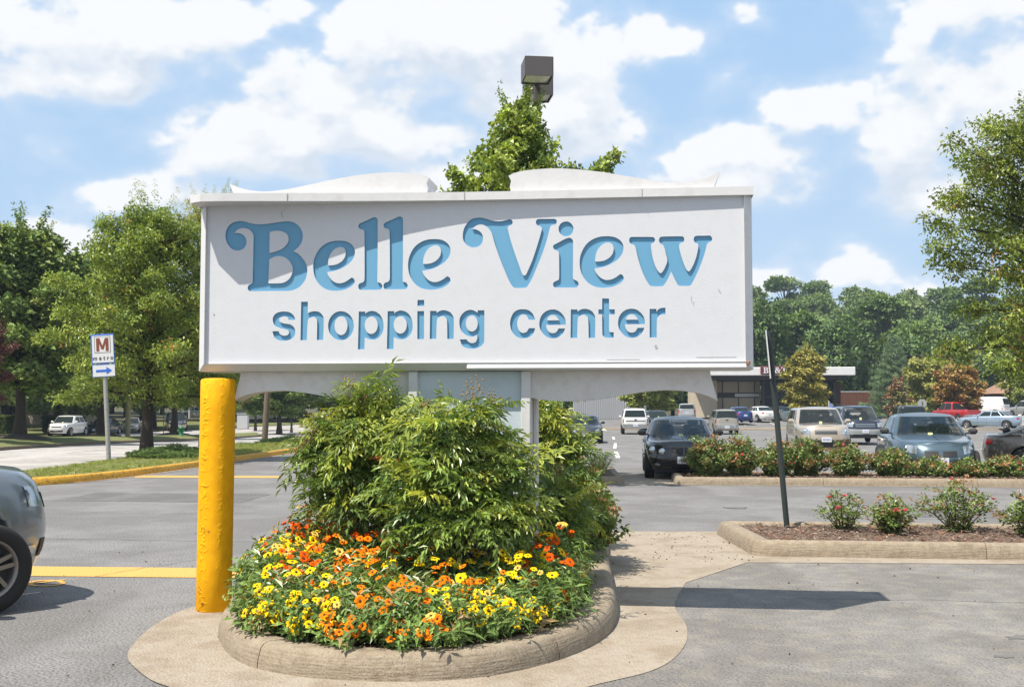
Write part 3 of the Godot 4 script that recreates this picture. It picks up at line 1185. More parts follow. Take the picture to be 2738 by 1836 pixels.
func build_sign():
	var t = thing("shopping_center_sign", "large white roadside sign with recessed blue letters naming the shopping center", "sign", SIGN_AT, SIGN_TURN)
	var places = []
	for g in [["B", -1.965, 2.542], ["e", -1.239, 2.538], ["l", -0.876, 2.543], ["l", -0.673, 2.545], ["e", -0.475, 2.538], ["V", -0.042, 2.543], ["i", 0.664, 2.541], ["dot", 0.708, 2.939], ["e", 0.871, 2.537], ["w", 1.251, 2.543],
		["s", -1.567, 2.147], ["h", -1.338, 2.15], ["o", -1.115, 2.148], ["p", -0.873, 2.075], ["p", -0.641, 2.076], ["si", -0.400, 2.152], ["sd", -0.399, 2.411], ["n", -0.301, 2.152], ["g", -0.067, 2.075],
		["c", 0.332, 2.152], ["se", 0.558, 2.150], ["n", 0.798, 2.152], ["t", 1.013, 2.152], ["se", 1.163, 2.150], ["r", 1.402, 2.152]]:
		places.append(glyph_loops(g[0], g[1], g[2]))
	# face sheet with the letters cut out of it
	var deep = 0.013
	var cut = CSGBox3D.new()
	cut.size = Vector3(4.26, 1.29, deep)
	cut.position = Vector3(0, 2.594, -deep * 0.5)
	cut.material = M.panel_white
	var sheet = CSGCombiner3D.new()
	sheet.name = "face_panel"
	sheet.add_child(cut)
	for loops in places:
		var c = CSGPolygon3D.new()
		c.polygon = loops[0]
		c.depth = 0.06
		c.position = Vector3(0, 0, 0.03)
		c.operation = CSGShape3D.OPERATION_SUBTRACTION
		c.material = M.letter_blue
		sheet.add_child(c)
	for loops in places:
		for k in range(1, loops.size()):
			var c = CSGPolygon3D.new()
			c.polygon = loops[k]
			c.depth = deep
			c.position = Vector3(0, 0, 0.0)
			c.material = M.panel_white
			sheet.add_child(c)
	t.add_child(sheet, true)
	# the blue sheet behind it, one piece behind each word
	part_box("lettering", t, M.letter_blue, Vector3(0.0, 2.82, -deep - 0.006), Vector3(4.1, 0.66, 0.010))
	part_box("lettering", t, M.letter_blue, Vector3(0.0, 2.27, -deep - 0.006), Vector3(4.1, 0.43, 0.010))
	var st = bag()
	box(st, Vector3(0, 2.595, -0.215), Vector3(4.28, 1.30, 0.37))
	obj("cabinet", st, M.trim_white, t)
	# angled frame bars, mitred at the corners: outer edge set back, inner edge proud
	var ox = 2.18
	var ix = 2.118
	var oy0 = 1.906
	var oy1 = 3.288
	var iy0 = 1.965
	var iy1 = 3.225
	var zo = -0.03
	var zi = 0.030
	var zb = -0.40
	var o = [Vector3(-ox, oy0, zo), Vector3(ox, oy0, zo), Vector3(ox, oy1, zo), Vector3(-ox, oy1, zo)]
	var n = [Vector3(-ix, iy0, zi), Vector3(ix, iy0, zi), Vector3(ix, iy1, zi), Vector3(-ix, iy1, zi)]
	var outs = [Vector3.DOWN, Vector3.RIGHT, Vector3.UP, Vector3.LEFT]
	for k in 4:
		var m = (k + 1) % 4
		st = bag()
		var ob = [Vector3(o[k].x, o[k].y, zb), Vector3(o[m].x, o[m].y, zb)]
		var nb = [Vector3(n[k].x, n[k].y, -0.01), Vector3(n[m].x, n[m].y, -0.01)]
		face(st, [o[k], o[m], n[m], n[k]], outs[k] + Vector3(0, 0, 2))
		face(st, [n[k], n[m], nb[1], nb[0]], -outs[k])
		face(st, [o[k], o[m], ob[1], ob[0]], outs[k])
		obj("frame_bar", st, M.trim_white, t)
	# overlapping cover strips on the right half of the top and bottom bars
	st = bag()
	box(st, Vector3(1.06, 1.934, 0.004), Vector3(2.13, 0.052, 0.05), 0.006, Basis(Vector3.RIGHT, -0.35))
	obj("cover_strip", st, M.trim_white, t)
	st = bag()
	box(st, Vector3(2.135, 1.955, 0.02), Vector3(0.035, 0.035, 0.02), 0.008)
	obj("rusty_bolt", st, M.brown_roof, t)
	for k in [[1.93, 2.50, 0.035, 0.006, 0.5], [1.72, 2.44, 0.05, 0.004, 0.1], [1.735, 2.41, 0.03, 0.004, -0.1], [-1.50, 3.15, 0.05, 0.006, 0.3], [-2.05, 2.36, 0.012, 0.012, 0.0], [1.45, 2.08, 0.03, 0.018, 0.4], [1.9, 2.0, 0.3, 0.003, 1.57], [1.2, 1.985, 0.25, 0.003, 1.57]]:
		st = bag()
		box(st, Vector3(k[0], k[1], 0.001), Vector3(k[3], k[2], 0.002), 0.0, Basis(Vector3.BACK, k[4]))
		obj("scuff_mark", st, M.scuff, t)
	for x in [-1.4, -0.02, 1.35]:
		st = bag()
		box(st, Vector3(x, 3.258, table(x, [-1.4, 0.186, 0.0, 0.0645, 1.35, 0.048])), Vector3(0.004, 0.062, 0.003))
		obj("joint", st, M.scuff, t)
	# projecting top lip: deep at one end, shallow at the other
	var front = []
	for i in 41:
		var x = -2.19 + 4.38 * i / 40.0
		var p = table(x, [-2.19, 0.180, -2.17, 0.213, -2.14, 0.232, -2.08, 0.243, -1.9, 0.240, -1.75, 0.222, -1.3, 0.170, -0.95, 0.130, -0.6, 0.098, -0.3, 0.078, 0.0, 0.062, 0.6, 0.052, 1.4, 0.045, 2.205, 0.036])
		front.append(Vector2(x, p))
	st = bag()
	var y0 = 3.226
	var y1 = 3.290
	for i in 40:
		var a = front[i]
		var c = front[i + 1]
		face(st, [Vector3(a.x, y0, a.y), Vector3(c.x, y0, c.y), Vector3(c.x, y1, c.y), Vector3(a.x, y1, a.y)], Vector3(0, 0, 1))
		face(st, [Vector3(a.x, y1, a.y), Vector3(c.x, y1, c.y), Vector3(c.x, y1, -0.42), Vector3(a.x, y1, -0.42)], Vector3.UP)
		face(st, [Vector3(a.x, y0, a.y), Vector3(c.x, y0, c.y), Vector3(c.x, y0, 0.003), Vector3(a.x, y0, 0.003)], Vector3.DOWN)
	for s in [0, 40]:
		var a = front[s]
		face(st, [Vector3(a.x, y0, a.y), Vector3(a.x, y1, a.y), Vector3(a.x, y1, -0.42), Vector3(a.x, y0, -0.42)], Vector3(-1 if s == 0 else 1, 0, 0))
	obj("top_lip", st, M.trim_white, t)
	# curved crest boards on top and curved brackets below
	for s in [-1.0, 1.0]:
		var crest = v2([0.335, 3.288, 0.325, 3.34, 0.335, 3.385, 0.315, 3.425, 0.36, 3.446, 0.45, 3.464, 0.58, 3.474, 0.72, 3.474, 0.9, 3.458, 1.1, 3.428, 1.3, 3.389, 1.48, 3.358, 1.62, 3.345, 1.74, 3.352, 1.86, 3.380, 1.945, 3.418])
		var poly = PackedVector2Array()
		var top = curve2(crest.slice(3), 5)
		poly.append(crest[0])
		poly.append(crest[1])
		poly.append(crest[2])
		for q in top:
			poly.append(q)
		poly.append(Vector2(1.91, 3.33))
		poly.append(Vector2(1.895, 3.288))
		var mir = PackedVector2Array()
		for q in poly:
			mir.append(Vector2(q.x * s, q.y))
		st = bag()
		extrude(st, mir, -0.40, -0.02)
		obj("crest_board", st, M.trim_white, t)
		var low = curve2(v2([0.475, 1.70, 0.56, 1.680, 0.75, 1.668, 0.9, 1.674, 1.1, 1.698, 1.3, 1.732, 1.45, 1.750, 1.6, 1.752, 1.75, 1.735, 1.85, 1.705, 1.915, 1.672]), 5)
		mir = PackedVector2Array()
		mir.append(Vector2(0.475 * s, 1.905))
		for q in low:
			mir.append(Vector2(q.x * s, q.y))
		mir.append(Vector2(1.865 * s, 1.86))
		mir.append(Vector2(1.86 * s, 1.905))
		st = bag()
		extrude(st, mir, -0.33, -0.10)
		obj("bracket_board", st, M.wing_white, t)
	# broad post with corner strips
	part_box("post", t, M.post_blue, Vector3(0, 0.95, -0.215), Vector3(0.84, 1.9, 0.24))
	for s in [-1.0, 1.0]:
		part_box("corner_strip", t, M.trim_white, Vector3(0.445 * s, 0.953, -0.205), Vector3(0.075, 1.9, 0.30), 0.006)
	part_box("side_board", t, M.wing_white, Vector3(0.50, 0.93, -0.33), Vector3(0.03, 1.85, 0.16), 0.004)

func build_bollard():
	var t = thing("bollard", "thick yellow pipe bollard with flaking paint beside the planter", "bollard", Vector3(-2.37, 0, -9.14))
	var r = 0.138
	var h = 1.845
	var st = SurfaceTool.new()
	st.begin(Mesh.PRIMITIVE_TRIANGLES)
	st.set_smooth_group(0)
	var n = 48
	var ys = [0.0, 0.012, 0.4, 0.8, 1.2, 1.6, h - 0.012, h]
	var lean = Vector3(0.012, 0, 0)
	for j in ys.size() - 1:
		for i in n:
			var q = []
			for k in [[0, 0], [0, 1], [1, 1], [1, 0]]:
				var a = TAU * (i + k[0]) / n + 0.5
				var y = ys[j + k[1]]
				var rr = r if y > 0.0 and y < h else r - 0.008
				q.append([Vector3(cos(a) * rr, y, sin(a) * rr) + lean * (y / h), Vector2((i + k[0]) / float(n), 1.0 - y / h)])
			for m in [0, 2, 1, 0, 3, 2]:
				st.set_uv(q[m][1])
				st.add_vertex(q[m][0])
	st.generate_normals()
	st.generate_tangents()
	var mesh = st.commit()
	mesh.surface_set_material(0, M.bollard)
	obj_mesh("pipe", mesh, t)
	st = bag()
	lathe(st, [Vector2(r - 0.008, h - 0.002), Vector2(r - 0.03, h + 0.006), Vector2(0.001, h + 0.012)], 32, lean, Basis(Vector3.RIGHT, -PI / 2))
	obj("cap", st, plain(Color(0.78, 0.40, 0.012), 0.5), t)
	st = bag()
	lathe(st, [Vector2(r + 0.012, 0.0), Vector2(r + 0.008, 0.014), Vector2(r - 0.004, 0.02)], 32, Vector3.ZERO, Basis(Vector3.RIGHT, -PI / 2))
	obj("base_collar", st, M.concrete, t)

func build_posts():
	# leaning dark post with a sign seen edge-on, in the right-hand bed
	var t = thing("leaning_post", "thin dark leaning sign post in the bed beside the sign", "post", Vector3(3.42, 0.12, -14.25))
	var st = bag()
	tube(st, [Vector3(0, 0, 0), Vector3(-0.10, 1.25, 0), Vector3(-0.205, 2.46, 0)], [0.036, 0.036, 0.036], 8)
	obj("pole", st, M.dark_post, t)
	st = bag()
	box(st, Vector3(-0.215, 2.16, 0.03), Vector3(0.012, 0.6, 0.42), 0.0, Basis(Vector3.FORWARD, -0.085) * Basis(Vector3.UP, -0.21))
	obj("plate", st, M.sign_white, t)
	# parking-lot lamp: two shoebox heads on one square pole
	var l = thing("parking_lot_lamp", "tall parking lot lamp with two dark box heads", "lamp post", Vector3(0.56, 0.12, -24.75), 0.12)
	st = bag()
	box(st, Vector3(0, 4.4, 0), Vector3(0.14, 8.85, 0.14), 0.01)
	obj("pole", st, M.bronze, l)
	for s in [1.0, -1.0]:
		st = bag()
		box(st, Vector3(-0.04 * s, 8.62, 0.16 * s), Vector3(0.07, 0.07, 0.3))
		obj("arm", st, M.bronze, l)
		st = bag()
		var c = Vector3(-0.11 * s, 8.70, 0.72 * s)
		var d = Vector3(0.295, 0.205, 0.33)
		for f in [[Vector3(0, d.y, 0), Vector3(d.x * 2, 0.02, d.z * 2)], [Vector3(d.x, 0, 0), Vector3(0.02, d.y * 2, d.z * 2)], [Vector3(-d.x, 0, 0), Vector3(0.02, d.y * 2, d.z * 2)], [Vector3(0, 0, d.z), Vector3(d.x * 2 - 0.02, d.y * 2, 0.02)], [Vector3(0, 0, -d.z), Vector3(d.x * 2 - 0.02, d.y * 2, 0.02)]]:
			box(st, c + f[0], f[1])
		var hd = obj("lamp_head", st, M.bronze, l)
		st = bag()
		st.set_smooth_group(0)
		var rows = []
		for j in 7:
			var r = []
			for i in 7:
				var u = (i - 3) / 3.0
				var v = (j - 3) / 3.0
				r.append(c + Vector3(u * (d.x - 0.03), -d.y + 0.03 - 0.06 * (1.0 - u * u) * (1.0 - v * v), v * (d.z - 0.03)))
			rows.append(r)
		loft(st, rows, false, false)
		obj("diffuser", st, M.diffuser, hd)
	# transit sign on a leaning steel pole
	var m = thing("transit_sign", "leaning metal pole with a white transit sign and blue arrow plate", "sign", Vector3(-10.94, 0.13, -31.0), 0.0)
	st = bag()
	tube(st, [Vector3(0, 0, 0), Vector3(-0.15, 2.35, 0), Vector3(-0.23, 3.5, 0)], [0.062, 0.060, 0.058], 10)
	obj("pole", st, M.steel, m)
	var tilt = Basis(Vector3.BACK, 0.062) * Basis(Vector3.UP, 0.05)
	var pl = Node3D.new()
	pl.name = "transit_plate"
	pl.position = Vector3(-0.20, 3.06, 0.075)
	pl.basis = tilt
	m.add_child(pl)
	part_box("backing", pl, M.blue_sign, Vector3(0, 0.02, 0), Vector3(0.62, 0.80, 0.012), 0.004)
	part_box("face", pl, M.sign_white, Vector3(0.005, 0.015, 0.009), Vector3(0.565, 0.735, 0.008))
	part_box("logo_outline", pl, M.sign_black, Vector3(0, 0.135, 0.0135), Vector3(0.43, 0.45, 0.004))
	part_box("logo_ground", pl, M.sign_white, Vector3(0, 0.135, 0.0155), Vector3(0.405, 0.425, 0.005))
	var mono = PackedVector2Array()
	for q in [[-0.165, -0.18], [-0.165, 0.18], [-0.075, 0.18], [0.0, -0.03], [0.075, 0.18], [0.165, 0.18], [0.165, -0.18], [0.085, -0.18], [0.085, 0.03], [0.03, -0.13], [-0.03, -0.13], [-0.085, 0.03], [-0.085, -0.18]]:
		mono.append(Vector2(q[0], q[1]))
	st = bag()
	extrude(st, mono, 0.018, 0.022, Basis(), Vector3(0, 0.135, 0))
	obj("logo_letter", st, M.brown_sign, pl)
	var tx = MeshInstance3D.new()
	tx.mesh = text_mesh("m e t r o", 0.10, M.sign_black, true)
	tx.name = "lettering"
	tx.position = Vector3(0, -0.235, 0.016)
	pl.add_child(tx, true)
	var ar = Node3D.new()
	ar.name = "arrow_plate"
	ar.position = Vector3(-0.155, 2.485, 0.072)
	ar.basis = tilt
	m.add_child(ar)
	part_box("backing", ar, M.blue_sign, Vector3.ZERO, Vector3(0.62, 0.335, 0.012), 0.004)
	part_box("face", ar, M.sign_white, Vector3(0, 0, 0.009), Vector3(0.59, 0.305, 0.008))
	var arrow = PackedVector2Array()
	for q in [[-0.21, -0.032], [-0.21, 0.032], [0.07, 0.032], [0.07, 0.10], [0.22, 0.0], [0.07, -0.10], [0.07, -0.032]]:
		arrow.append(Vector2(q[0], q[1]))
	st = bag()
	extrude(st, arrow, 0.014, 0.018, Basis())
	obj("arrow", st, M.blue_sign, ar)
	# timber and steel poles along the road
	for p in [[-11.2, -51.6, 6.5, 0.14, M.wood_pole, "weathered timber utility pole at the end of the grass strip", 0.05], [-22.4, -66.5, 9.0, 0.15, M.pale_pole, "pale yellowish timber pole on the median grass", 0.0], [-41.0, -145.0, 11.5, 0.17, M.container, "grey utility pole with wires far down the road", 0.0]]:
		var u = thing("utility_pole", p[5], "utility pole", on_land(p[0], p[1], 0.0), 0.0)
		st = bag()
		tube(st, [Vector3.ZERO, Vector3(p[6] * p[2] * 0.5, p[2] * 0.5, 0), Vector3(p[6] * p[2], p[2], 0)], [p[3], p[3] * 0.92, p[3] * 0.85], 10)
		obj("pole", st, p[4], u)
		if p[2] > 10.0:
			part_box("crossarm", u, M.container, Vector3(0, 10.6, 0), Vector3(2.4, 0.14, 0.14))
			part_box("crossarm", u, M.container, Vector3(0, 9.2, 0), Vector3(1.8, 0.12, 0.12))
	for k in 3:
		var w = bag()
		var pts = []
		for i in 13:
			var f = i / 12.0
			pts.append(Vector3(lerpf(-41.0, 2.0, f), 10.6 - k * 0.7 + land(-41.0, -145.0) - 1.6 * sin(PI * f), -145.0 + 6.0 * f))
		tube(w, pts, [0.03, 0.03, 0.03, 0.03, 0.03, 0.03, 0.03, 0.03, 0.03, 0.03, 0.03, 0.03, 0.03], 4, false)
		tag(obj("overhead_wire", w, M.wire), "thin overhead wire strung from the far grey pole, %s" % ["topmost of three", "middle of three", "lowest of three"][k], "wire")
	for k in 3:
		var w = bag()
		var pts = []
		for i in 13:
			var f = i / 12.0
			pts.append(Vector3(lerpf(32.0, 75.0, f), 7.6 - k * 0.85 + 0.5 - 0.5 * sin(PI * f), -132.0))
		tube(w, pts, [0.025, 0.025, 0.025, 0.025, 0.025, 0.025, 0.025, 0.025, 0.025, 0.025, 0.025, 0.025, 0.025], 4, false)
		tag(obj("overhead_wire", w, M.wire), "thin overhead wire crossing the dark trees beside the bank, %s" % ["topmost of three", "middle of three", "lowest of three"][k], "wire")

# ------------------------------------------------------------------ plants
func leaf(st, base, dir, side, long, wide, fold = 0.25):
	var up = side.cross(dir).normalized()
	var tip = base + dir * long - up * long * 0.12
	var mid = base + dir * long * 0.45
	var l = mid + side * wide * 0.5 + up * wide * fold
	var r = mid - side * wide * 0.5 + up * wide * fold
	tri(st, base, l, tip)
	tri(st, base, tip, r)

func random_dir(r, up_min = -1.0):
	var y = r.randf_range(up_min, 1.0)
	var a = r.randf() * TAU
	var q = sqrt(1.0 - y * y)
	return Vector3(cos(a) * q, y, sin(a) * q)

# a tuft of leaves round a short twig; droop > 0 lets the leaves hang
func tuft(material, count, size, long, wide, droop, seed_value):
	var r = rng(seed_value)
	var st = bag()
	for i in count:
		var p = random_dir(r) * size * pow(r.randf(), 0.5) * Vector3(1, 0.6, 1)
		var d = (random_dir(r, -0.6) + Vector3(p.x, 0, p.z) / size * 0.8 + Vector3.DOWN * droop).normalized()
		var s = d.cross(Vector3.UP if abs(d.y) < 0.9 else Vector3.RIGHT).normalized().rotated(d, r.randf_range(-0.9, 0.9))
		leaf(st, p, d, s, long * r.randf_range(0.7, 1.2), wide * r.randf_range(0.75, 1.2))
	return done(st, material)

# a nandina frond: leaflets in threes along a branched stalk
func frond(seed_value, scale_by = 1.0):
	var r = rng(seed_value)
	var st = bag()
	var spine = []
	for i in 7:
		var f = i / 6.0
		spine.append(Vector3(0, 0.10 * f - 0.16 * f * f, 0.34 * f) * scale_by)
	for i in range(1, 7):
		var sides = [-1.0, 1.0] if i < 6 else [0.0]
		for s in sides:
			var reach = 0.13 * (1.0 - abs(i / 6.0 - 0.45)) * scale_by
			var o = spine[i]
			var n = 4
			for k in n:
				var f = (k + 1.0) / n
				var p = o + Vector3(s * reach * f, -0.03 * f * f * scale_by, (0.05 * f if s != 0.0 else 0.03 * k) * scale_by)
				for side in ([-1.0, 1.0] if k < n - 1 else [0.0]):
					var d = (Vector3(s * 0.7 + side * 0.1, r.randf_range(-0.65, 0.05), 0.45 + side * 0.75 * (1.0 if s != 0.0 else 0.2)) + random_dir(r) * 0.25).normalized()
					var w = d.cross(Vector3.UP).normalized().rotated(d, r.randf_range(-0.5, 0.5))
					leaf(st, p, d, w, 0.060 * scale_by * r.randf_range(0.75, 1.25), 0.0185 * scale_by * r.randf_range(0.8, 1.2))
	return done(st, M.leaf_shiny)

func mix_tint(r, palette):
	# [colour, weight, colour, weight ...]
	var t = r.randf()
	for i in range(0, palette.size(), 2):
		t -= palette[i + 1]
		if t <= 0.0:
			var k = r.randf_range(0.72, 1.28) * 2.15
			return Color(palette[i].r * k, palette[i].g * k * r.randf_range(0.95, 1.05), palette[i].b * k)
	return palette[0]

func look_basis(dir, r):
	var z = dir.normalized()
	var x = Vector3.UP.cross(z)
	if x.length() < 0.05:
		x = Vector3.RIGHT
	x = x.normalized()
	return Basis(x, z.cross(x), z).rotated(z, r.randf_range(-0.5, 0.5))

# tree with limbs: env gives the crown's radius by its height (0 base .. 1 top)
func limb_tree(called, label, group, at, o):
	var t = thing(called, label, "tree", at, 0.0, group)
	var r = rng(o.seed)
	var st = bag()
	var top = o.h
	var wob = []
	var rad = []
	var lean = o.get("lean", Vector3.ZERO)
	for i in 9:
		var f = i / 8.0
		wob.append(Vector3(r.randf_range(-1, 1) * 0.02 * top * f, top * f * 0.96, r.randf_range(-1, 1) * 0.02 * top * f) + lean * f)
		rad.append(o.trunk * (1.0 - 0.86 * pow(f, 0.8)) * (1.25 if i == 0 else 1.0))
	tube(st, wob, rad, 10)
	var xs = []
	var cs = []
	var ch = top - o.base
	for i in o.limbs:
		var f = pow((i + 0.5) / o.limbs, o.get("bias", 0.85))
		var az = i * 2.39996 + r.randf_range(-0.4, 0.4)
		var reach = table(f, o.env) * r.randf_range(0.72, 1.12)
		var y0 = o.base + ch * f * 0.86
		var rise = reach * o.get("rise", 0.55) * r.randf_range(0.6, 1.3) * (1.35 * f - 0.10)
		var root = trunk_point(wob, y0 / top)
		var out = Vector3(cos(az), 0, sin(az))
		var tip = root + out * reach + Vector3.UP * (rise + ch * 0.10 * f)
		tip.y = minf(tip.y, top * 1.01)
		var mid = root.lerp(tip, 0.5) + Vector3.UP * reach * 0.07
		var lr = o.trunk * 0.34 * (1.0 - 0.6 * f)
		tube(st, [root, mid, tip], [lr, lr * 0.6, lr * 0.2], 5, false)
		var n = int(o.tufts * (0.35 + reach / maxf(o.rmax, 0.1)))
		for k in n:
			var s = pow(r.randf(), 0.6)
			var p = root.lerp(mid, s * 2.0) if s < 0.5 else mid.lerp(tip, s * 2.0 - 1.0)
			var spread = o.spread * (0.35 + 0.65 * sin(PI * clampf(s, 0.08, 0.93)))
			p += random_dir(r) * spread * pow(r.randf(), 0.5) * Vector3(1, o.get("flat", 0.62), 1)
			var b = Basis(Vector3.UP, r.randf() * TAU) * Basis(Vector3.RIGHT, r.randf_range(-0.5, 0.5))
			xs.append(Transform3D(b.scaled(Vector3.ONE * r.randf_range(0.75, 1.25)), p))
			var c = mix_tint(r, o.palette)
			cs.append(c)
	# leading shoots that break the outline
	for i in o.get("shoots", 10):
		var az = r.randf() * TAU
		var f = r.randf_range(0.55, 1.0)
		var p = trunk_point(wob, (o.base + ch * f) / top) + Vector3(cos(az), 0, sin(az)) * table(f, o.env) * r.randf_range(0.2, 0.85)
		p.y = minf(p.y + 0.2, top)
		for k in 9:
			var q = p + Vector3(cos(az) * 0.05, 0.13, sin(az) * 0.05) * k * o.get("shoot_step", 1.0) + random_dir(r) * 0.06
			xs.append(Transform3D(Basis(Vector3.UP, r.randf() * TAU).scaled(Vector3.ONE * lerpf(0.9, 0.35, k / 8.0)), q))
			cs.append(mix_tint(r, o.palette))
	for q in o.get("sprigs", []):
		var root = trunk_point(wob, (q.y - 1.6) / top)
		var mid = root.lerp(q, 0.55) + Vector3.UP * -0.1
		tube(st, [root, mid, q], [0.03, 0.018, 0.006], 5, false)
		for k in 75:
			var s = pow(r.randf(), 0.7)
			var p = root.lerp(mid, s * 2.0) if s < 0.5 else mid.lerp(q, s * 2.0 - 1.0)
			xs.append(Transform3D(Basis(Vector3.UP, r.randf() * TAU).scaled(Vector3.ONE * r.randf_range(0.7, 1.1)), p + random_dir(r) * lerpf(0.32, 0.1, s)))
			cs.append(mix_tint(r, o.palette))
	obj("trunk", st, o.get("bark", M.bark), t)
	var crown = copies("crown", o.mesh, xs, cs, t)
	crown.set_meta("kind", "stuff")
	return t

func trunk_point(w, f):
	var k = clampf(f / 0.96, 0.0, 1.0) * (w.size() - 1)
	var i = int(minf(k, w.size() - 2))
	return w[i].lerp(w[i + 1], k - i)

# far tree: crown built of overlapping billows covered in tufts
func billow_tree(called, label, group, at, h, wide, mesh, count, palette, seed_value, trunk_share = 0.22):
	var t = thing(called, label, "tree", at, 0.0, group)
	var r = rng(seed_value)
	var st = bag()
	tube(st, [Vector3(0, -0.5, 0), Vector3(0.02 * h, h * 0.4, 0), Vector3(0, h * 0.8, 0.02 * h)], [h * 0.028, h * 0.02, h * 0.006], 6)
	var blobs = []
	for i in 16:
		var f = r.randf()
		var y = h * (trunk_share + (0.96 - trunk_share) * (0.12 + 0.78 * f))
		var reach = wide * sqrt(maxf(0.0, 1.0 - pow((f - 0.38) / 0.68, 2.0)))
		var a = i * 2.4 + r.randf()
		blobs.append([Vector3(cos(a), 0, sin(a)) * reach * r.randf_range(0.25, 0.72) + Vector3.UP * y, wide * r.randf_range(0.30, 0.50)])
		tube(st, [Vector3(0, y * 0.6, 0), blobs[-1][0]], [h * 0.008, h * 0.003], 4, false)
	var xs = []
	var cs = []
	for i in count:
		var b = blobs[i % 16]
		var d = random_dir(r, -0.45)
		var p = b[0] + d * b[1] * r.randf_range(0.70, 1.05) * Vector3(1, 0.82, 1)
		xs.append(Transform3D(Basis(Vector3.UP, r.randf() * TAU).scaled(Vector3.ONE * r.randf_range(0.7, 1.35)), p))
		cs.append(mix_tint(r, palette))
	obj("trunk", st, M.bark, t)
	var crown = copies("crown", mesh, xs, cs, t)
	crown.set_meta("kind", "stuff")
	return t

func conifer(at, h, wide, label):
	var t = thing("conifer_tree", label, "tree", at)
	var r = rng(88)
	var st = bag()
	tube(st, [Vector3(0, -0.3, 0), Vector3(0, h * 0.5, 0), Vector3(0, h, 0)], [0.22, 0.14, 0.02], 6)
	var xs = []
	var cs = []
	for i in 78:
		var f = i / 77.0
		var y = h * (0.06 + 0.92 * f)
		var reach = wide * (1.0 - f) * r.randf_range(0.75, 1.12) + 0.25
		var a = i * 2.4
		var tip = Vector3(cos(a) * reach, y + reach * 0.05, sin(a) * reach)
		tube(st, [Vector3(0, y, 0), tip], [0.05, 0.012], 4, false)
		for k in int(10 + 34 * reach / wide):
			var s = pow(r.randf(), 0.7)
			var p = Vector3(0, y, 0).lerp(tip, s) + Vector3(r.randf_range(-1, 1) * 0.35, -0.35 * s * s - r.randf() * 0.3, r.randf_range(-1, 1) * 0.35)
			xs.append(Transform3D(Basis(Vector3.UP, -a + PI / 2 + r.randf_range(-0.5, 0.5)).scaled(Vector3.ONE * r.randf_range(0.6, 1.1)), p))
			cs.append(mix_tint(r, [Color(0.070, 0.105, 0.055), 0.65, Color(0.11, 0.15, 0.075), 0.35]))
	obj("trunk", st, M.bark, t)
	var mesh = tuft(M.leaf_far, 16, 0.36, 0.34, 0.07, 0.5, 12)
	copies("crown", mesh, xs, cs, t).set_meta("kind", "stuff")

func build_forest():
	var r = rng(501)
	var mesh = tuft(M.leaf_far, 15, 0.75, 0.62, 0.40, 0.25, 41)
	var greens = [
		[Color(0.060, 0.092, 0.023), 0.7, Color(0.090, 0.124, 0.030), 0.3],
		[Color(0.064, 0.096, 0.026), 0.6, Color(0.095, 0.130, 0.036), 0.4],
		[Color(0.046, 0.074, 0.021), 0.8, Color(0.068, 0.098, 0.026), 0.2],
		[Color(0.075, 0.108, 0.036), 0.6, Color(0.105, 0.135, 0.045), 0.4],
		[Color(0.055, 0.088, 0.026), 0.7, Color(0.080, 0.114, 0.030), 0.3]]
	var names = ["mid green broad-crowned tree in the wood on the hill", "bright green rounded tree in the wood on the hill", "dark green dense tree in the wood on the hill", "pale green airy tree in the wood on the hill", "deep green tall tree in the wood on the hill"]
	var protos = []
	for i in 5:
		var hh = [14.0, 12.0, 13.0, 15.0, 16.0][i]
		var ww = [5.6, 5.4, 5.0, 4.8, 5.0][i]
		protos.append([billow_tree("hill_tree", names[i], "trees of the wood on the hill", Vector3.ZERO, hh, ww, mesh, [620, 560, 620, 430, 620][i], greens[i], 60 + i, 0.10), false])
	var spots = []
	# wood on the hill, seen right of the sign
	for row in 9:
		var d = 158.0 + row * 15.0
		var x = d * 0.175
		while x < d * 0.50:
			spots.append([x + r.randf_range(-2, 2), -d + r.randf_range(-5, 5), r.randf_range(0.75, 1.12), -1])
			x += r.randf_range(7.5, 10.5)
	# belt behind the lot's far end, seen below the sign
	for d in [140.0, 152.0]:
		var x = -d * 0.26
		while x < d * 0.2:
			spots.append([x + r.randf_range(-2, 2), -d + r.randf_range(-3, 3), r.randf_range(0.55, 0.75), -1])
			x += r.randf_range(7.0, 9.0)
	# dark belt beyond the road on the other side
	for d in [150.0, 165.0]:
		var x = -d * 0.56
		while x < -d * 0.24:
			spots.append([x + r.randf_range(-2, 2), -d + r.randf_range(-3, 3), r.randf_range(0.85, 1.15), -1])
			x += r.randf_range(7.0, 9.5)
	for s in spots:
		var k = r.randi() % 5
		var p = protos[k]
		var at = on_land(s[0], s[1], -0.3)
		var lab = names[k]
		var grp = "trees of the wood on the hill"
		if s[0] < s[1] * -0.2 * 0.0 + 25.0 and s[0] < 25.0:
			lab = lab.replace("in the wood on the hill", "in the belt of trees far down the road" if s[0] < -30.0 else "in the belt of trees beyond the lot")
			grp = "trees far down the road" if s[0] < -30.0 else "trees beyond the lot"
		var o
		if not p[1]:
			p[1] = true
			o = p[0]
			o.position = at
			o.set_meta("label", lab)
			o.set_meta("group", grp)
		else:
			o = copy_of(p[0], lab, at, r.randf() * TAU, grp)
		o.rotation.y = r.randf() * TAU
		o.scale = Vector3(s[2] * r.randf_range(0.9, 1.15), s[2], s[2] * r.randf_range(0.9, 1.15))

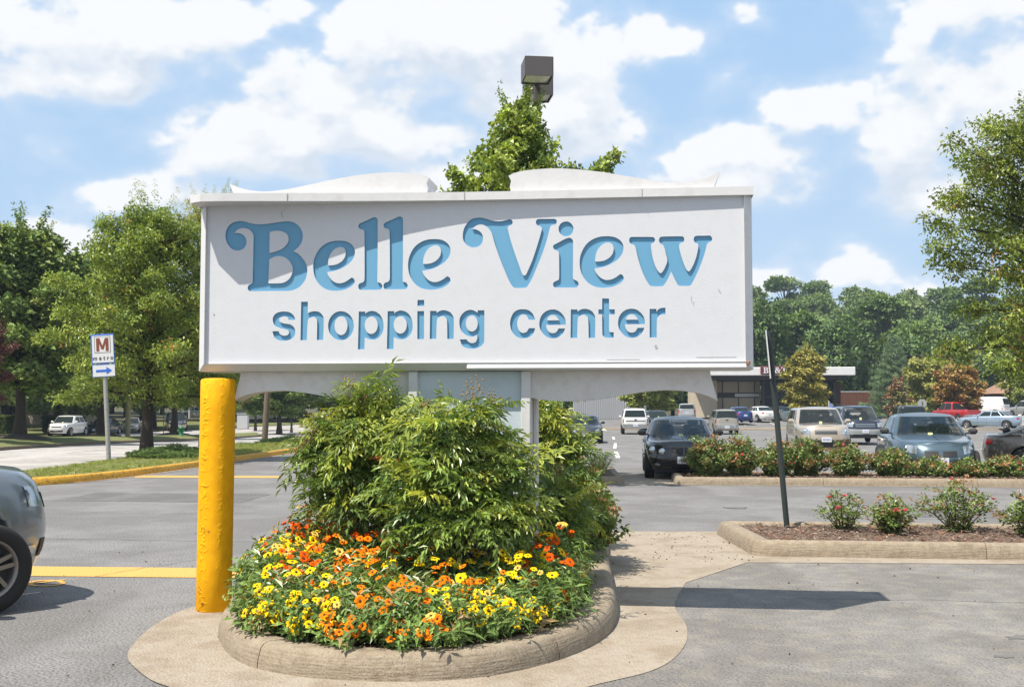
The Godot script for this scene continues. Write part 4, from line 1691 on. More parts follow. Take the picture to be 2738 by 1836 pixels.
func build_street_trees():
	var pear = tuft(M.leaf, 13, 0.20, 0.105, 0.058, 0.55, 7)
	var maple = tuft(M.leaf, 11, 0.20, 0.115, 0.095, 0.30, 8)
	var coarse = tuft(M.leaf_far, 14, 0.42, 0.26, 0.17, 0.35, 9)
	var olive = [Color(0.104, 0.140, 0.027), 0.48, Color(0.165, 0.200, 0.042), 0.36, Color(0.062, 0.088, 0.018), 0.15, Color(0.20, 0.11, 0.03), 0.02]
	var deep = [Color(0.064, 0.098, 0.023), 0.55, Color(0.096, 0.130, 0.030), 0.33, Color(0.135, 0.160, 0.038), 0.12]
	var plum = [Color(0.060, 0.018, 0.022), 0.6, Color(0.095, 0.032, 0.034), 0.3, Color(0.05, 0.03, 0.025), 0.1]
	# the olive-green tree between the lot and the road
	limb_tree("street_tree", "olive green tree on the grass strip behind the transit sign", "", Vector3(-10.95, 0.15, -34.2), {"h": 7.4, "trunk": 0.19, "base": 1.6, "env": [0.0, 2.5, 0.2, 3.1, 0.45, 2.75, 0.7, 1.95, 0.9, 1.0, 1.0, 0.3], "rmax": 3.4, "limbs": 66, "tufts": 90, "spread": 0.62, "flat": 0.72, "mesh": pear, "palette": olive, "seed": 301, "shoots": 26, "rise": 0.6})
	limb_tree("street_tree", "slender pale tree right behind the olive one, thin at the top", "", on_land(-12.4, -46.0, 0.1), {"h": 10.0, "trunk": 0.2, "base": 2.4, "env": [0.0, 1.8, 0.3, 2.7, 0.6, 2.2, 1.0, 0.8], "rmax": 2.8, "limbs": 40, "tufts": 46, "spread": 0.6, "mesh": pear, "palette": [Color(0.14, 0.155, 0.035), 0.7, Color(0.19, 0.19, 0.05), 0.3], "seed": 302, "shoots": 40, "rise": 0.9})
	# trees on the median and beyond
	var m1 = limb_tree("median_tree", "dark green tree on the median, the one with the widest trunk", "", on_land(-22.0, -51.0, 0.45), {"h": 9.0, "trunk": 0.26, "base": 2.1, "env": [0.0, 3.2, 0.25, 4.1, 0.55, 3.6, 0.8, 2.4, 1.0, 0.8], "rmax": 4.1, "limbs": 52, "tufts": 70, "spread": 0.8, "mesh": coarse, "palette": deep, "seed": 303, "shoots": 16, "rise": 0.5, "shoot_step": 1.4})
	for k in [[-23.6, -65.5, 1.05, "dark green tree on the median beside the white parked car"], [-23.4, -79.0, 1.0, "dark green tree on the median behind the olive tree's trunk"], [-30.5, -63.0, 1.1, "dark green tree standing farthest out beside the purple tree"]]:
		copy_of(m1, k[3], on_land(k[0], k[1], 0.45), k[0] * 3.0).scale = Vector3.ONE * k[2]
	var v = limb_tree("verge_tree", "tall dark tree behind the clipped hedge across the road", "tall trees across the road", on_land(-46.0, -88.0), {"h": 13.0, "trunk": 0.35, "base": 2.2, "env": [0.0, 4.2, 0.3, 5.4, 0.6, 4.6, 0.85, 2.6, 1.0, 0.9], "rmax": 5.4, "limbs": 54, "tufts": 82, "spread": 1.15, "mesh": tuft(M.leaf_far, 15, 0.6, 0.42, 0.27, 0.3, 10), "palette": deep, "seed": 305, "shoots": 14, "rise": 0.55, "shoot_step": 2.2})
	for k in [[-38.5, -97.0, 1.02], [-54.0, -98.0, 1.1], [-43.5, -109.0, 1.12], [-36.5, -116.0, 0.95], [-52.0, -118.0, 1.15], [-61.0, -112.0, 1.2], [-33.0, -131.0, 1.05], [-43.0, -133.0, 1.1], [-26.5, -136.0, 0.9], [-40.0, -80.0, 0.85]]:
		copy_of(v, "tall dark tree behind the clipped hedge across the road", on_land(k[0], k[1]), k[0] * 2.1, "tall trees across the road").scale = Vector3.ONE * k[2]
	var pl = limb_tree("plum_tree", "purple-leaved tree at the picture's edge before the dark trees", "", on_land(-21.5, -45.5, 0.3), {"h": 4.9, "trunk": 0.13, "base": 1.7, "env": [0.0, 1.1, 0.4, 1.6, 0.8, 1.1, 1.0, 0.4], "rmax": 1.6, "limbs": 30, "tufts": 46, "spread": 0.45, "mesh": pear, "palette": plum, "seed": 306, "shoots": 12})
	copy_of(pl, "purple-leaved tree across the junction beside the lane sign", on_land(-25.2, -112.0), 1.0).scale = Vector3.ONE * 1.15
	copy_of(pl, "smaller purple-leaved tree behind the lane sign", on_land(-20.5, -106.0), 2.0).scale = Vector3.ONE * 0.95
	copy_of(m1, "green tree whose low crown shows under the sign", on_land(-20.2, -99.0), 0.4).scale = Vector3(0.95, 0.8, 0.95)
	# tree behind the sign, on the middle island
	limb_tree("island_tree", "young maple rising behind the sign beside the lamp", "", Vector3(0.16, 0.13, -24.45), {"h": 8.35, "sprigs": [Vector3(2.15, 6.95, 0.2), Vector3(1.75, 6.6, 0.3), Vector3(-1.5, 6.6, 0.2)], "trunk": 0.13, "base": 2.4, "env": [0.0, 2.2, 0.3, 2.4, 0.55, 2.2, 0.62, 1.8, 0.70, 1.05, 0.84, 0.66, 0.93, 0.42, 1.0, 0.18], "rmax": 2.2, "limbs": 56, "tufts": 40, "spread": 0.42, "mesh": maple, "palette": [Color(0.105, 0.142, 0.026), 0.45, Color(0.165, 0.20, 0.040), 0.42, Color(0.055, 0.085, 0.018), 0.15], "seed": 311, "shoots": 9, "rise": 0.45, "shoot_step": 0.6, "lean": Vector3(-0.05, 0, 0)})
	# big pear tree at the picture's right edge
	limb_tree("island_tree", "large green tree at the lot's edge above the parked coupe", "", Vector3(12.9, 0.13, -26.2), {"h": 8.6, "trunk": 0.2, "base": 2.15, "env": [0.0, 2.7, 0.12, 3.4, 0.3, 2.7, 0.5, 3.3, 0.7, 2.5, 0.85, 1.6, 1.0, 0.4], "rmax": 3.3, "limbs": 74, "tufts": 78, "spread": 0.68, "flat": 0.85, "mesh": pear, "palette": [Color(0.092, 0.120, 0.023), 0.5, Color(0.140, 0.165, 0.033), 0.30, Color(0.055, 0.080, 0.016), 0.18, Color(0.19, 0.10, 0.03), 0.02], "seed": 317, "shoots": 34, "rise": 0.7})
	# trees around the bank
	limb_tree("lot_tree", "yellowish olive tree in front of the bank", "", on_land(25.75, -100.0), {"h": 6.4, "trunk": 0.12, "base": 1.3, "env": [0.0, 1.6, 0.35, 2.2, 0.7, 1.6, 1.0, 0.4], "rmax": 2.3, "limbs": 40, "tufts": 52, "spread": 0.6, "mesh": coarse, "palette": [Color(0.150, 0.135, 0.028), 0.6, Color(0.185, 0.165, 0.040), 0.25, Color(0.09, 0.09, 0.02), 0.15], "seed": 321, "shoots": 12})
	var lt = limb_tree("lot_tree", "green tree whose crown fills the gap under the sign, beside the white container", "", on_land(12.7, -104.0), {"h": 5.6, "trunk": 0.13, "base": 1.5, "env": [0.0, 2.1, 0.4, 2.9, 0.8, 2.0, 1.0, 0.6], "rmax": 2.9, "limbs": 40, "tufts": 56, "spread": 0.7, "mesh": coarse, "palette": [Color(0.105, 0.128, 0.026), 0.7, Color(0.15, 0.16, 0.035), 0.3], "seed": 322, "shoots": 8})
	limb_tree("lot_tree", "yellow-green bushy tree beside the orange one", "", on_land(42.0, -114.0), {"h": 5.9, "trunk": 0.12, "base": 0.7, "env": [0.0, 2.4, 0.4, 2.9, 0.8, 1.9, 1.0, 0.5], "rmax": 2.9, "limbs": 40, "tufts": 50, "spread": 0.75, "mesh": coarse, "palette": [Color(0.165, 0.165, 0.040), 0.6, Color(0.115, 0.125, 0.035), 0.4], "seed": 323, "shoots": 10})
	limb_tree("lot_tree", "small tree turning orange behind the blue car", "", on_land(39.6, -101.0), {"h": 5.1, "trunk": 0.09, "base": 1.5, "env": [0.0, 1.6, 0.4, 2.1, 0.8, 1.4, 1.0, 0.4], "rmax": 2.1, "limbs": 36, "tufts": 46, "spread": 0.55, "mesh": coarse, "palette": [Color(0.165, 0.088, 0.030), 0.5, Color(0.145, 0.098, 0.032), 0.28, Color(0.15, 0.14, 0.035), 0.2], "seed": 324, "shoots": 10})
	limb_tree("lot_tree", "small half-bare reddish shrub beside the tall conifer", "", on_land(36.6, -108.0), {"h": 3.6, "trunk": 0.06, "base": 0.3, "env": [0.0, 0.9, 0.5, 1.2, 1.0, 0.4], "rmax": 1.2, "limbs": 20, "tufts": 8, "spread": 0.35, "mesh": coarse, "palette": [Color(0.135, 0.070, 0.042), 0.55, Color(0.11, 0.11, 0.04), 0.45], "seed": 325, "shoots": 4})
	for k in [[51.5, -134.0, 0.95, "light green tree behind the white van"], [58.5, -128.0, 1.05, "light green tree at the brick house's corner"], [46.5, -132.0, 0.9, "light green tree behind the red pickup"], [66.0, -126.0, 1.1, "light green tree past the brick house"]]:
		var o = copy_of(lt, k[3], on_land(k[0], k[1]), k[0])
		o.scale = Vector3.ONE * k[2] * 1.05
	conifer(on_land(43.0, -128.0), 9.6, 3.9, "tall blue-green drooping conifer behind the parking lot")
	# dark broad trees close behind the bank
	var big = billow_tree("bank_tree", "dark green broad tree close behind the bank's flat roof", "", on_land(42.5, -146.0, -0.3), 12.6, 6.6, tuft(M.leaf_far, 15, 0.62, 0.5, 0.33, 0.3, 43), 900, [Color(0.036, 0.064, 0.018), 0.75, Color(0.058, 0.090, 0.024), 0.25], 71, 0.06)
	copy_of(big, "tall green tree behind the sign's corner, left of the bank sign", on_land(31.5, -150.0), 2.0).scale = Vector3(1.0, 1.25, 1.0)
	copy_of(big, "dark green tree behind the conifer", on_land(52.0, -146.0), 4.0).scale = Vector3(1.0, 0.85, 1.0)
	copy_of(big, "dark green tree behind the container and pickup", on_land(14.0, -134.0), 1.0).scale = Vector3(0.9, 0.62, 0.9)
	copy_of(big, "dark green tree at the gap between container and bank", on_land(20.5, -138.0), 5.0).scale = Vector3(0.8, 0.7, 0.8)
	# clipped hedge by the road
	for k in [[-46.5, -97.0, 9.5, "long clipped hedge left of the white parked car"], [-39.5, -100.0, 3.0, "short clipped hedge behind the white parked car"]]:
		var h = thing("hedge", k[3], "hedge", on_land(k[0], k[1], 0.1))
		var r = rng(int(k[2] * 10))
		var xs = []
		var cs = []
		for i in int(k[2] * 150):
			var p = Vector3(r.randf_range(-0.5, 0.5) * k[2], r.randf_range(0.1, 1.5), r.randf_range(-0.6, 0.6))
			var q = r.randi() % 3
			if q == 0:
				p.y = 1.5 + r.randf_range(-0.06, 0.06)
			else:
				p.z = 0.6 + r.randf_range(-0.08, 0.05)
			xs.append(Transform3D(Basis(Vector3.UP, r.randf() * TAU).scaled(Vector3.ONE * 0.45), p))
			cs.append(mix_tint(r, [Color(0.05, 0.075, 0.02), 0.7, Color(0.085, 0.11, 0.03), 0.3]))
		part_box("core", h, M.soil, Vector3(0, 0.72, 0), Vector3(k[2] - 0.2, 1.4, 1.0))
		copies("foliage", coarse, xs, cs, h).set_meta("kind", "stuff")
	# low juniper on the grass strip, grass blades along the strip
	for k in [[-9.9, -33.2, 2.2, 3.4, "low juniper spreading at the olive tree's foot"], [-9.6, -49.0, 2.4, 5.5, "low juniper by the timber utility pole"]]:
		var j = thing("juniper", k[4], "shrub", on_land(k[0], k[1], 0.15))
		var r = rng(int(k[3] * 10))
		var xs = []
		var cs = []
		for i in 620:
			var a = r.randf() * TAU
			var q = sqrt(r.randf())
			xs.append(Transform3D(Basis(Vector3.UP, r.randf() * TAU).scaled(Vector3.ONE * r.randf_range(0.35, 0.6)), Vector3(cos(a) * q * k[2] * 0.5, 0.08 + r.randf() * 0.28 * (1.1 - q), sin(a) * q * k[3] * 0.5)))
			cs.append(mix_tint(r, [Color(0.065, 0.10, 0.03), 0.7, Color(0.10, 0.135, 0.04), 0.3]))
		copies("foliage", tuft(M.leaf_far, 14, 0.3, 0.3, 0.05, -0.3, 15), xs, cs, j).set_meta("kind", "stuff")
	var gb = bag()
	var r2 = rng(12)
	for i in 7:
		var d = random_dir(r2, 0.5)
		leaf(gb, Vector3(r2.randf_range(-0.05, 0.05), 0, r2.randf_range(-0.05, 0.05)), d, d.cross(Vector3.RIGHT).normalized(), 0.10, 0.012)
	var gm = done(gb, M.leaf)
	var gx = []
	var gc = []
	for i in 5200:
		var z = -r2.randf_range(23.6, 46.0)
		var x0 = table(-z, [23.6, -10.0, 26.7, -9.05, 30.7, -8.65, 37.6, -8.2, 47.0, -8.05])
		gx.append(Transform3D(Basis(Vector3.UP, r2.randf() * TAU).scaled(Vector3.ONE * r2.randf_range(0.5, 1.0)), Vector3(r2.randf_range(-11.0, x0), 0.165, z)))
		gc.append(mix_tint(r2, [Color(0.12, 0.15, 0.035), 0.5, Color(0.20, 0.20, 0.07), 0.5]))
	var g = copies("grass_blades", gm, gx, gc, self)
	g.set_meta("kind", "stuff")
	g.set_meta("label", "short dry grass on the strip behind the yellow kerb")

# a shrub of fronds: ell = list of [centre, radii, share]
func frond_shrub(called, label, at, ell, count, scale_by, seed_value, canes, berries = []):
	var t = thing(called, label, "shrub", at)
	var r = rng(seed_value)
	var fr = [frond(seed_value + 1, scale_by), frond(seed_value + 2, scale_by)]
	var xs = [[], []]
	var cs = [[], []]
	var stems = bag()
	for c in canes:
		var b = Vector3(c[0], 0, c[1])
		var top = ell[r.randi() % ell.size()]
		var tip = top[0] + random_dir(r, -0.2) * top[1] * 0.5
		tube(stems, [b, b.lerp(tip, 0.45) + Vector3(r.randf_range(-0.05, 0.05), 0.1, 0), tip], [0.013, 0.010, 0.005], 5, false)
	for i in count:
		var e = ell[0]
		var pick = r.randf()
		for q in ell:
			e = q
			pick -= q[2]
			if pick <= 0.0:
				break
		var d = random_dir(r, -0.85)
		var p = e[0] + d * e[1] * (0.35 + 0.65 * pow(r.randf(), 0.45)) * (1.32 if i % 6 == 0 else 1.0)
		var dir = (Vector3(d.x, 0, d.z) * 1.1 + random_dir(r) * 0.7 + Vector3.UP * (0.35 * d.y - 0.05)).normalized()
		var k = r.randi() % 2
		xs[k].append(Transform3D(look_basis(dir, r).scaled(Vector3.ONE * (r.randf_range(0.7, 1.15) if i % 9 else 1.5)), p - dir * 0.16 * scale_by))
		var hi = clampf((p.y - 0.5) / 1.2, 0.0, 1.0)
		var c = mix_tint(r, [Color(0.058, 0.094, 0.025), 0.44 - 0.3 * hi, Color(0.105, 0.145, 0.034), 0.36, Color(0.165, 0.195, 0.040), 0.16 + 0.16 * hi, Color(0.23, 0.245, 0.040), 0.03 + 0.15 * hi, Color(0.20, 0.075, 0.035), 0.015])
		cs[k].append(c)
	obj("stem", stems, M.stem, t)
	for k in 2:
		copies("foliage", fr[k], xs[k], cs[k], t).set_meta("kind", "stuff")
	for b in berries:
		var bs = bag()
		var c = Vector3(b[0], b[1], b[2])
		for i in 46:
			var p = c + random_dir(r) * Vector3(0.085, 0.11, 0.085) * b[3] * pow(r.randf(), 0.4)
			ball(bs, p, 0.0075, 5, 3)
			if i % 3 == 0:
				tube(bs, [c + Vector3(0, -0.1, 0), p], [0.002, 0.0015], 3, false)
		obj("berry_cluster", bs, M.berry, t)
	return t

func ball(st, c, rad, n = 8, m = 5, squash = 1.0):
	st.set_smooth_group(0)
	var rows = []
	for j in m + 1:
		var a = PI * j / m
		var r = []
		for i in n:
			var b = TAU * i / n
			r.append(c + Vector3(cos(b) * sin(a), cos(a) * squash, sin(b) * sin(a)) * rad)
		rows.append(r)
	loft(st, rows, true, true)
	st.set_smooth_group(-1)

func build_shrubs():
	var y = 0.115
	# big nandina in front of the post
	frond_shrub("nandina_shrub", "large yellow-green shrub with berries in front of the sign's post", Vector3(-0.36, y, -8.36), [
		[Vector3(-0.08, 1.30, 0.0), Vector3(0.30, 0.26, 0.24), 0.22], [Vector3(0.20, 1.08, 0.02), Vector3(0.26, 0.22, 0.24), 0.14], [Vector3(-0.14, 0.94, 0.08), Vector3(0.32, 0.26, 0.26), 0.26], [Vector3(0.12, 0.74, 0.1), Vector3(0.34, 0.20, 0.28), 0.24], [Vector3(-0.20, 0.66, 0.08), Vector3(0.28, 0.18, 0.24), 0.14]],
		450, 0.90, 700, [[-0.1, 0.0], [0.0, 0.05], [0.08, -0.03], [0.16, 0.04], [0.24, 0.0], [-0.2, 0.02], [0.3, 0.06], [-0.02, -0.08], [0.12, 0.1], [0.05, -0.02], [0.2, -0.08], [-0.14, 0.08], [0.27, 0.1], [-0.25, -0.05]],
		[[0.08, 1.62, 0.05, 1.2], [0.22, 1.54, 0.0, 0.9], [-0.26, 1.52, 0.0, 0.6], [0.46, 0.98, 0.05, 0.5]])
	# the darker one at its side
	frond_shrub("nandina_shrub", "darker shrub with red-tinted leaves beside the yellow bollard", Vector3(-1.10, y, -8.95), [
		[Vector3(-0.02, 1.34, 0.0), Vector3(0.34, 0.26, 0.28), 0.27], [Vector3(-0.26, 1.14, 0.0), Vector3(0.26, 0.24, 0.26), 0.17], [Vector3(0.18, 1.0, 0.05), Vector3(0.32, 0.30, 0.28), 0.22], [Vector3(-0.10, 0.84, 0.0), Vector3(0.34, 0.24, 0.28), 0.24], [Vector3(0.08, 0.48, 0.05), Vector3(0.28, 0.22, 0.26), 0.10]],
		440, 0.90, 720, [[-0.05, 0.0], [0.03, 0.06], [0.1, -0.04], [-0.12, 0.04], [0.16, 0.05], [0.0, -0.1], [0.07, 0.09], [-0.08, -0.06]],
		[[-0.16, 1.66, 0.1, 1.0], [-0.44, 1.38, 0.12, 1.3], [-0.52, 1.22, 0.1, 1.0], [-0.05, 1.58, 0.12, 0.5]])
	# behind the post, on the other side
	frond_shrub("nandina_shrub", "tall dark shrub behind the sign's post", Vector3(0.36, y, -11.3), [
		[Vector3(-0.06, 1.26, 0.0), Vector3(0.16, 0.30, 0.4), 0.36], [Vector3(0.06, 0.92, 0.0), Vector3(0.20, 0.30, 0.5), 0.36], [Vector3(0.08, 0.5, 0.1), Vector3(0.22, 0.28, 0.4), 0.28]],
		460, 0.85, 740, [[-0.1, 0.0], [0.05, 0.06], [0.1, -0.1]])
	frond_shrub("nandina_shrub", "dull green shrub spilling over the kerb right of the post", Vector3(0.36, y, -9.75), [
		[Vector3(-0.03, 0.78, 0.0), Vector3(0.13, 0.14, 0.2), 0.22], [Vector3(0.02, 0.55, 0.0), Vector3(0.17, 0.22, 0.3), 0.44], [Vector3(0.0, 0.28, 0.05), Vector3(0.16, 0.18, 0.3), 0.34]],
		360, 0.72, 760, [[-0.1, 0.0], [0.05, 0.06], [0.0, -0.1], [-0.05, 0.12]], [[0.02, 0.98, 0.0, 0.9]])
	# striped grass tuft on the middle island's end
	var st = bag()
	var r = rng(9)
	for i in 90:
		var a = r.randf() * TAU
		var p0 = Vector3(cos(a), 0, sin(a)) * 0.06
		var d = Vector3(cos(a), 0, sin(a))
		var l = r.randf_range(0.3, 0.5)
		var s = Vector3(-sin(a), 0, cos(a)) * 0.013
		var p1 = p0 + d * l * 0.45 + Vector3.UP * l * 0.75
		var p2 = p0 + d * l * 1.0 + Vector3.UP * l * 0.55
		tri(st, p0 - s, p0 + s, p1 + s)
		tri(st, p0 - s, p1 + s, p1 - s)
		tri(st, p1 - s, p1 + s, p2)
	var gm = leafy(Color(0.33, 0.34, 0.13), 0.4)
	gm.vertex_color_use_as_albedo = false
	var g = obj("ornamental_grass", st, gm, self, Vector3(1.95, 0.14, -25.2))
	tag(g, "pale striped ornamental grass on the island end behind the shrubs", "plant")
	var c = copy_of(g, "darker ornamental grass tuft behind the pale striped one", Vector3(2.0, 0.14, -26.8), 1.0)
	c.scale = Vector3.ONE * 1.1

# petals round a dark heart, 0.055 across, facing up
func daisy(petal_material, seed_value, petals = 9):
	var r = rng(seed_value)
	var st = bag()
	for i in petals:
		var a = TAU * i / petals + r.randf_range(-0.08, 0.08)
		var d = Vector3(cos(a), 0, sin(a))
		var s = Vector3(-sin(a), 0, cos(a))
		var l = 0.031 * r.randf_range(0.88, 1.1)
		var w = 0.0092
		var rise = r.randf_range(0.0, 0.006)
		var p0 = d * 0.004
		var p1 = d * l * 0.6 + Vector3.UP * (rise + 0.004)
		var p2 = d * l + Vector3.UP * (rise - 0.001)
		tri(st, p0, p1 - s * w, p1 + s * w)
		tri(st, p1 - s * w, p2 - s * w * 0.55, p2 + s * w * 0.55)
		tri(st, p1 - s * w, p2 + s * w * 0.55, p1 + s * w)
	st.generate_normals()
	var m = st.commit()
	var h = bag()
	ball(h, Vector3(0, 0.004, 0), 0.0085, 7, 4, 0.7)
	h.generate_normals()
	h.commit(m)
	m.surface_set_material(0, petal_material)
	m.surface_set_material(1, M.flower_heart)
	return m

func build_zinnias():
	var r = rng(900)
	# leafy stem
	var sm = []
	for v in 2:
		var st = bag()
		for i in 9:
			var a = i * 2.2
			var y = 0.02 + i * 0.017
			var d = Vector3(cos(a), r.randf_range(0.15, 0.75), sin(a)).normalized()
			leaf(st, Vector3(0, y, 0), d, d.cross(Vector3.UP).normalized(), r.randf_range(0.05, 0.085), r.randf_range(0.015, 0.024), 0.2)
		sm.append(done(st, M.leaf_shiny))
	var blooms = {"O": [daisy(M.petal_orange, 1), daisy(M.petal_orange, 2, 10)], "A": [daisy(M.petal_amber, 3), daisy(M.petal_amber, 4, 10)], "Y": [daisy(M.petal_yellow, 5, 8), daisy(M.petal_yellow, 6, 9)], "F": [daisy(M.petal_fade, 7, 8)]}
	var seeds = [[-1.9, -9.8, "O"], [-1.5, -10.0, "O"], [-1.75, -9.1, "O"], [-1.85, -8.3, "Y"], [-1.6, -8.6, "Y"], [-1.2, -8.4, "A"], [-1.0, -7.7, "A"], [-0.6, -7.4, "A"], [-0.55, -8.2, "Y"], [-0.95, -8.9, "O"], [-0.2, -7.4, "Y"], [0.1, -7.8, "Y"], [-0.1, -8.4, "Y"], [0.4, -8.3, "O"], [0.3, -9.0, "O"], [0.55, -8.9, "O"], [-1.35, -7.6, "Y"], [-0.75, -7.1, "A"], [-0.35, -7.6, "A"], [-1.45, -8.1, "O"], [-2.0, -8.9, "O"], [-0.85, -8.3, "A"]]
	var poly = PackedVector2Array(offset_line(planter_line(), -0.34))
	var spots = []
	var tries = 0
	while spots.size() < 110 and tries < 9000:
		tries += 1
		var p = Vector2(r.randf_range(-2.0, 0.7), r.randf_range(-10.2, -7.0))
		if not Geometry2D.is_point_in_polygon(p, poly) or p.x > 0.40:
			continue
		if p.y < (-8.35 if p.x > -0.95 else (-8.9 if p.x > -1.35 else -10.2)) and not (p.x > 0.15 and p.y > -9.05):
			continue
		var ok = true
		for q in spots:
			ok = ok and p.distance_to(q) > 0.205
		if ok:
			spots.append(p)
	var words = {"O": "orange-red zinnia plant in the sign's planter", "A": "amber-orange zinnia plant in the sign's planter", "Y": "yellow zinnia plant in the sign's planter"}
	var groups = {"O": "orange-red zinnias", "A": "amber-orange zinnias", "Y": "yellow zinnias"}
	for p in spots:
		var best = 99.0
		var key = "O"
		for s in seeds:
			var d = p.distance_to(Vector2(s[0], s[1])) + r.randf() * 0.12
			if d < best:
				best = d
				key = s[2]
		var t = thing("zinnia_plant", words[key], "flower", Vector3(p.x, 0.115, p.y), 0.0, groups[key])
		var h = 0.29 + 0.07 * r.randf() + 0.12 * sstep(-7.3, -8.6, p.y) + 0.06 * sstep(-8.8, -9.8, p.y)
		var xs = [[], []]
		var cs = [[], []]
		for i in 84:
			var d = random_dir(r, -0.1)
			var q = Vector3(d.x * 0.19, 0.0, d.z * 0.19) + Vector3.UP * (0.03 + (h - 0.14) * clampf(d.y * 1.15, 0, 1)) * (0.55 + 0.45 * pow(r.randf(), 0.5))
			var k = i % 2
			var dir = (Vector3(d.x, 0.9, d.z) + random_dir(r) * 0.4).normalized()
			var x = dir.cross(Vector3.FORWARD).normalized()
			xs[k].append(Transform3D(Basis(x, dir, x.cross(dir)).scaled(Vector3.ONE * r.randf_range(0.8, 1.25)), q))
			cs[k].append(mix_tint(r, [Color(0.080, 0.125, 0.034), 0.45, Color(0.115, 0.165, 0.048), 0.33, Color(0.05, 0.085, 0.022), 0.17, Color(0.17, 0.12, 0.06), 0.05]))
		for k in 2:
			copies("foliage", sm[k], xs[k], cs[k], t).set_meta("kind", "stuff")
		for i in (20 + r.randi() % 9):
			var d = (random_dir(r, 0.0) + Vector3(0, 0.0, 0.85 if p.y > -7.75 else 0.4)).normalized()
			var q = Vector3(d.x * 0.215, 0.07 + (h + 0.02) * clampf(d.y * 1.15, 0.22, 1.0), d.z * 0.235)
			var kk = key
			var roll = r.randf()
			if roll < 0.11:
				kk = "F"
			elif roll < 0.13:
				kk = ["O", "A", "Y"][r.randi() % 3]
			if p.y > -7.85 and i % 2 == 0:
				q = Vector3(r.randf_range(-0.2, 0.2), r.randf_range(0.10, h * 0.8), r.randf_range(0.16, 0.24))
				d = Vector3(d.x, 0.2, 0.9)
			var m = MeshInstance3D.new()
			m.mesh = blooms[kk][r.randi() % blooms[kk].size()]
			m.name = "flower"
			var dir = (Vector3(d.x * 0.7, 0.95, d.z * 0.7 + 0.18) + random_dir(r) * 0.4).normalized()
			var x = dir.cross(Vector3.FORWARD).normalized()
			m.transform = Transform3D(Basis(x, dir, x.cross(dir)).rotated(dir, r.randf() * TAU).scaled(Vector3(1, r.randf_range(0.6, 1.5), 1) * r.randf_range(0.78, 1.24)), q + dir * 0.012)
			t.add_child(m, true)

# one rose bush: tufts of leaflets on arching canes with a few flowers
func rose_bush(label, at, wide, high, seed_value, dense, flowers, mesh, bloom):
	var t = thing("rose_bush", label, "shrub", at)
	var r = rng(seed_value)
	var st = bag()
	var xs = []
	var cs = []
	var tips = []
	var n = int(16 + 14 * dense)
	for i in n:
		var a = i * 2.4 + r.randf_range(-0.3, 0.3)
		var f = sqrt((i + 0.6) / n)
		var tip = Vector3(cos(a) * wide * 0.5 * f, high * (1.02 - 0.55 * f * f) * r.randf_range(0.8, 1.05), sin(a) * wide * 0.5 * f)
		var b = Vector3(cos(a) * 0.06, 0, sin(a) * 0.06)
		var mid = b.lerp(tip, 0.5) + Vector3.UP * high * 0.08
		tube(st, [b, mid, tip], [0.009, 0.006, 0.003], 4, false)
		tips.append(tip)
		for k in int(26 * dense):
			var s = pow(r.randf(), 0.65) if dense < 0.8 else pow(r.randf(), 0.9)
			var p = b.lerp(mid, s * 2.0) if s < 0.5 else mid.lerp(tip, s * 2.0 - 1.0)
			p += random_dir(r) * (0.05 + 0.07 * dense)
			p.y = maxf(p.y, 0.04)
			xs.append(Transform3D(Basis(Vector3.UP, r.randf() * TAU) * Basis(Vector3.RIGHT, r.randf_range(-0.6, 0.6)), p))
			var red = clampf((s - 0.7) * 1.6, 0.0, 0.45)
			cs.append(mix_tint(r, [Color(0.070, 0.100, 0.030), 0.50 - red * 0.3, Color(0.110, 0.142, 0.046), 0.40 - red * 0.35, Color(0.13, 0.080, 0.036), 0.03 + red * 0.45, Color(0.20, 0.11, 0.055), 0.04 + red * 0.12]))
	obj("cane", st, M.stem, t)
	copies("foliage", mesh, xs, cs, t).set_meta("kind", "stuff")
	for i in flowers:
		var m = MeshInstance3D.new()
		m.mesh = bloom
		m.name = "rose"
		var q = tips[r.randi() % tips.size()] + random_dir(r, -0.6) * 0.05 + Vector3(0, -0.03, 0.04)
		m.transform = Transform3D(Basis(random_dir(r), r.randf() * 0.8).scaled(Vector3.ONE * r.randf_range(0.7, 1.1)), q)
		t.add_child(m, true)
	return t

